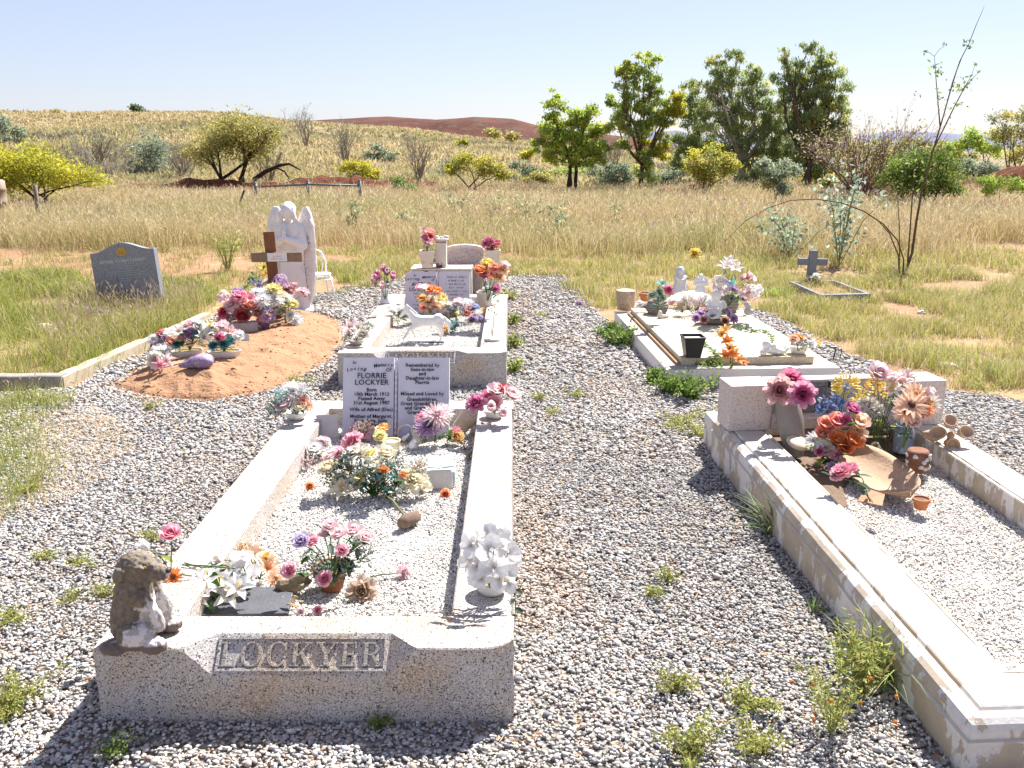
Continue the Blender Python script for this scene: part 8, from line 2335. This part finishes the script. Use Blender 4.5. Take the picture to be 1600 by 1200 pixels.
for (px, py, r, h, n, c, lb, lf) in [
    (965, 540, .16, .13, 380, DG, 'dark green weed at the long side of the white plinth', .035), (955, 525, .10, .10, 180, DG, 'smaller green weed further along the white plinth side', .03), (1045, 615, .12, .10, 260, DG, 'green weed at the near corner of the white plinth', .03), (1080, 625, .16, .15, 420, DG, 'leafy green weed in front of the white plinth', .034),
    (1105, 600, .13, .17, 360, DG, 'dark leafy weed between the white plinth and the pink headstone', .034), (1020, 600, .09, .10, 160, DG, 'small weed left of the near corner of the white plinth', .028), (803, 510, .07, .10, 140, DG + SUC, 'weed against the outside of the second grave, far one', .03), (803, 545, .07, .10, 150, DG + SUC, 'weed against the outside of the second grave, middle one', .03),
    (800, 585, .08, .10, 160, SUC + DG, 'weed at the front corner of the second grave', .028), (795, 470, .10, .10, 170, SUC, 'weed by the back corner of the second grave', .03)]:
    low_weed(px, py, r, h, n, c, lb, lf, KW)
def grass_clump(px, py, n, h, lean, cols, lb, spread=.03, width=.004, heads=0.0, group='grass clumps along the moulded kerb', dirb=None):
    b = G(px, py)
    q = random.Random(int(px + py))
    root = empty('grass_clump', b, lb, 'grass clump', group)
    mb = MB()
    for i in range(n):
        a = q.uniform(0, 6.283) if dirb is None else dirb + q.gauss(0, .9)
        L = h * q.uniform(.55, 1.1); le = lean * q.uniform(.3, 1.3)
        o = Vector((q.gauss(0, spread), q.gauss(0, spread), -.01)); d = Vector((math.cos(a), math.sin(a), 0))
        w = Vector((-d.y, d.x, 0)) * width * .5 * q.uniform(.7, 1.2)
        pts = [o + d * (L * le * t * t) + Vector((0, 0, L * (t - .45 * le * t * t))) for t in (0, .3, .6, .85, 1.0)]
        k = len(mb.v)
        for j, p in enumerate(pts):
            s = (1, .95, .75, .4, .05)[j]; mb.v += [p - w * s, p + w * s]
        mi = q.randrange(len(cols))
        for j in range(4): mb.f.append((k + 2 * j, k + 2 * j + 1, k + 2 * j + 3, k + 2 * j + 2)); mb.m.append(mi)
    mb.build('blade_tuft', [m_leafy('blade_' + c, C(c), .4, .6) for c in cols], root)
    return root
grass_clump(1208, 838, 60, .26, .9, ['#5c7434', '#6f8a3e', '#8a9a52'], 'arching green grass clump against the moulded kerb, further one', .025, .006)
grass_clump(1395, 1075, 70, .30, 1.0, ['#5f7440', '#8a9a52', '#a59b5c'], 'arching long grass clump against the moulded kerb, nearer one', .03, .005)
grass_clump(1350, 1060, 60, .26, .7, ['#8fa048', '#a3ad50', '#7c8f42'], 'yellow green grass beside the long grass by the kerb', .05, .005)
grass_clump(1275, 960, 14, .10, .5, ['#6f8a3e', '#8a9a52'], 'tiny green seedling in the kerb shadow', .012, .006)
b = low_weed(1345, 1085, .10, .20, 380, SUC, 'bushy bright weed with narrow leaves at the moulded kerb', .03, 'tall weeds at the moulded kerb', 'tall_weed', .22)
b = low_weed(1300, 1150, .13, .19, 420, SUC, 'straggly weed with orange flower tips beside the moulded kerb', .018, 'tall weeds at the moulded kerb', 'tall_weed', .3)
q = random.Random(2)
for i in range(9): MB().ball((q.gauss(0, .07), q.gauss(0, .05), q.uniform(.05, .18)), .006, 6).build('flower_tip', pm('orange'), b)
grass_clump(1420, 600, 40, .15, .8, ['#b09f6a', '#c3b184', '#8a8a4c'], 'dry yellow grass clump behind the pink headstone', .05, .006, group='grass clumps behind the pink headstone')
grass_clump(1560, 590, 160, .22, .9, ['#7c8f42', '#8fa048', '#b3a766'], 'large green grass clump at the right edge behind the headstone', .12, .006, group='grass clumps behind the pink headstone')
grass_clump(1460, 560, 150, .20, .9, ['#8fa048', '#a3ad50', '#b3a766'], 'yellow green grass clump behind the headstone right block', .12, .006, group='grass clumps behind the pink headstone')
grass_clump(1215, 465, 120, .20, .7, ['#8fa048', '#7c8f42', '#a3ad50'], 'grass clump left of the small kerbed grave', .09, .008, group='grass clumps near the small kerbed grave')
grass_clump(1180, 462, 90, .16, .7, ['#8fa048', '#b3b45c', '#a3ad50'], 'yellower grass clump right of the big bouquet', .09, .008, group='grass clumps near the small kerbed grave')
PS = 'pale stones in the grass at right'
for i, (px, py, s) in enumerate([(1382, 545, .05), (1405, 548, .04), (1500, 500, .05), (1440, 490, .035), (1480, 575, .06), (1375, 500, .03)]):
    lb = ['pale stone in the grass right of the slab grave', 'smaller pale stone touching the one right of the slab grave', 'pale stone in open grass at the right', 'small pale stone in the grass below the arched cane', 'flat pale stone behind the pink headstone right block', 'tiny pale stone in the grass below the small kerbed grave'][i]
    tag(MB().ball((0, 0, s * .3), (s * 1.3, s, s * .6), 10, jit=.6, seed=i + 20).build('pale_stone', STONEW, None, loc=G(px, py)), lb, 'stone', PS)
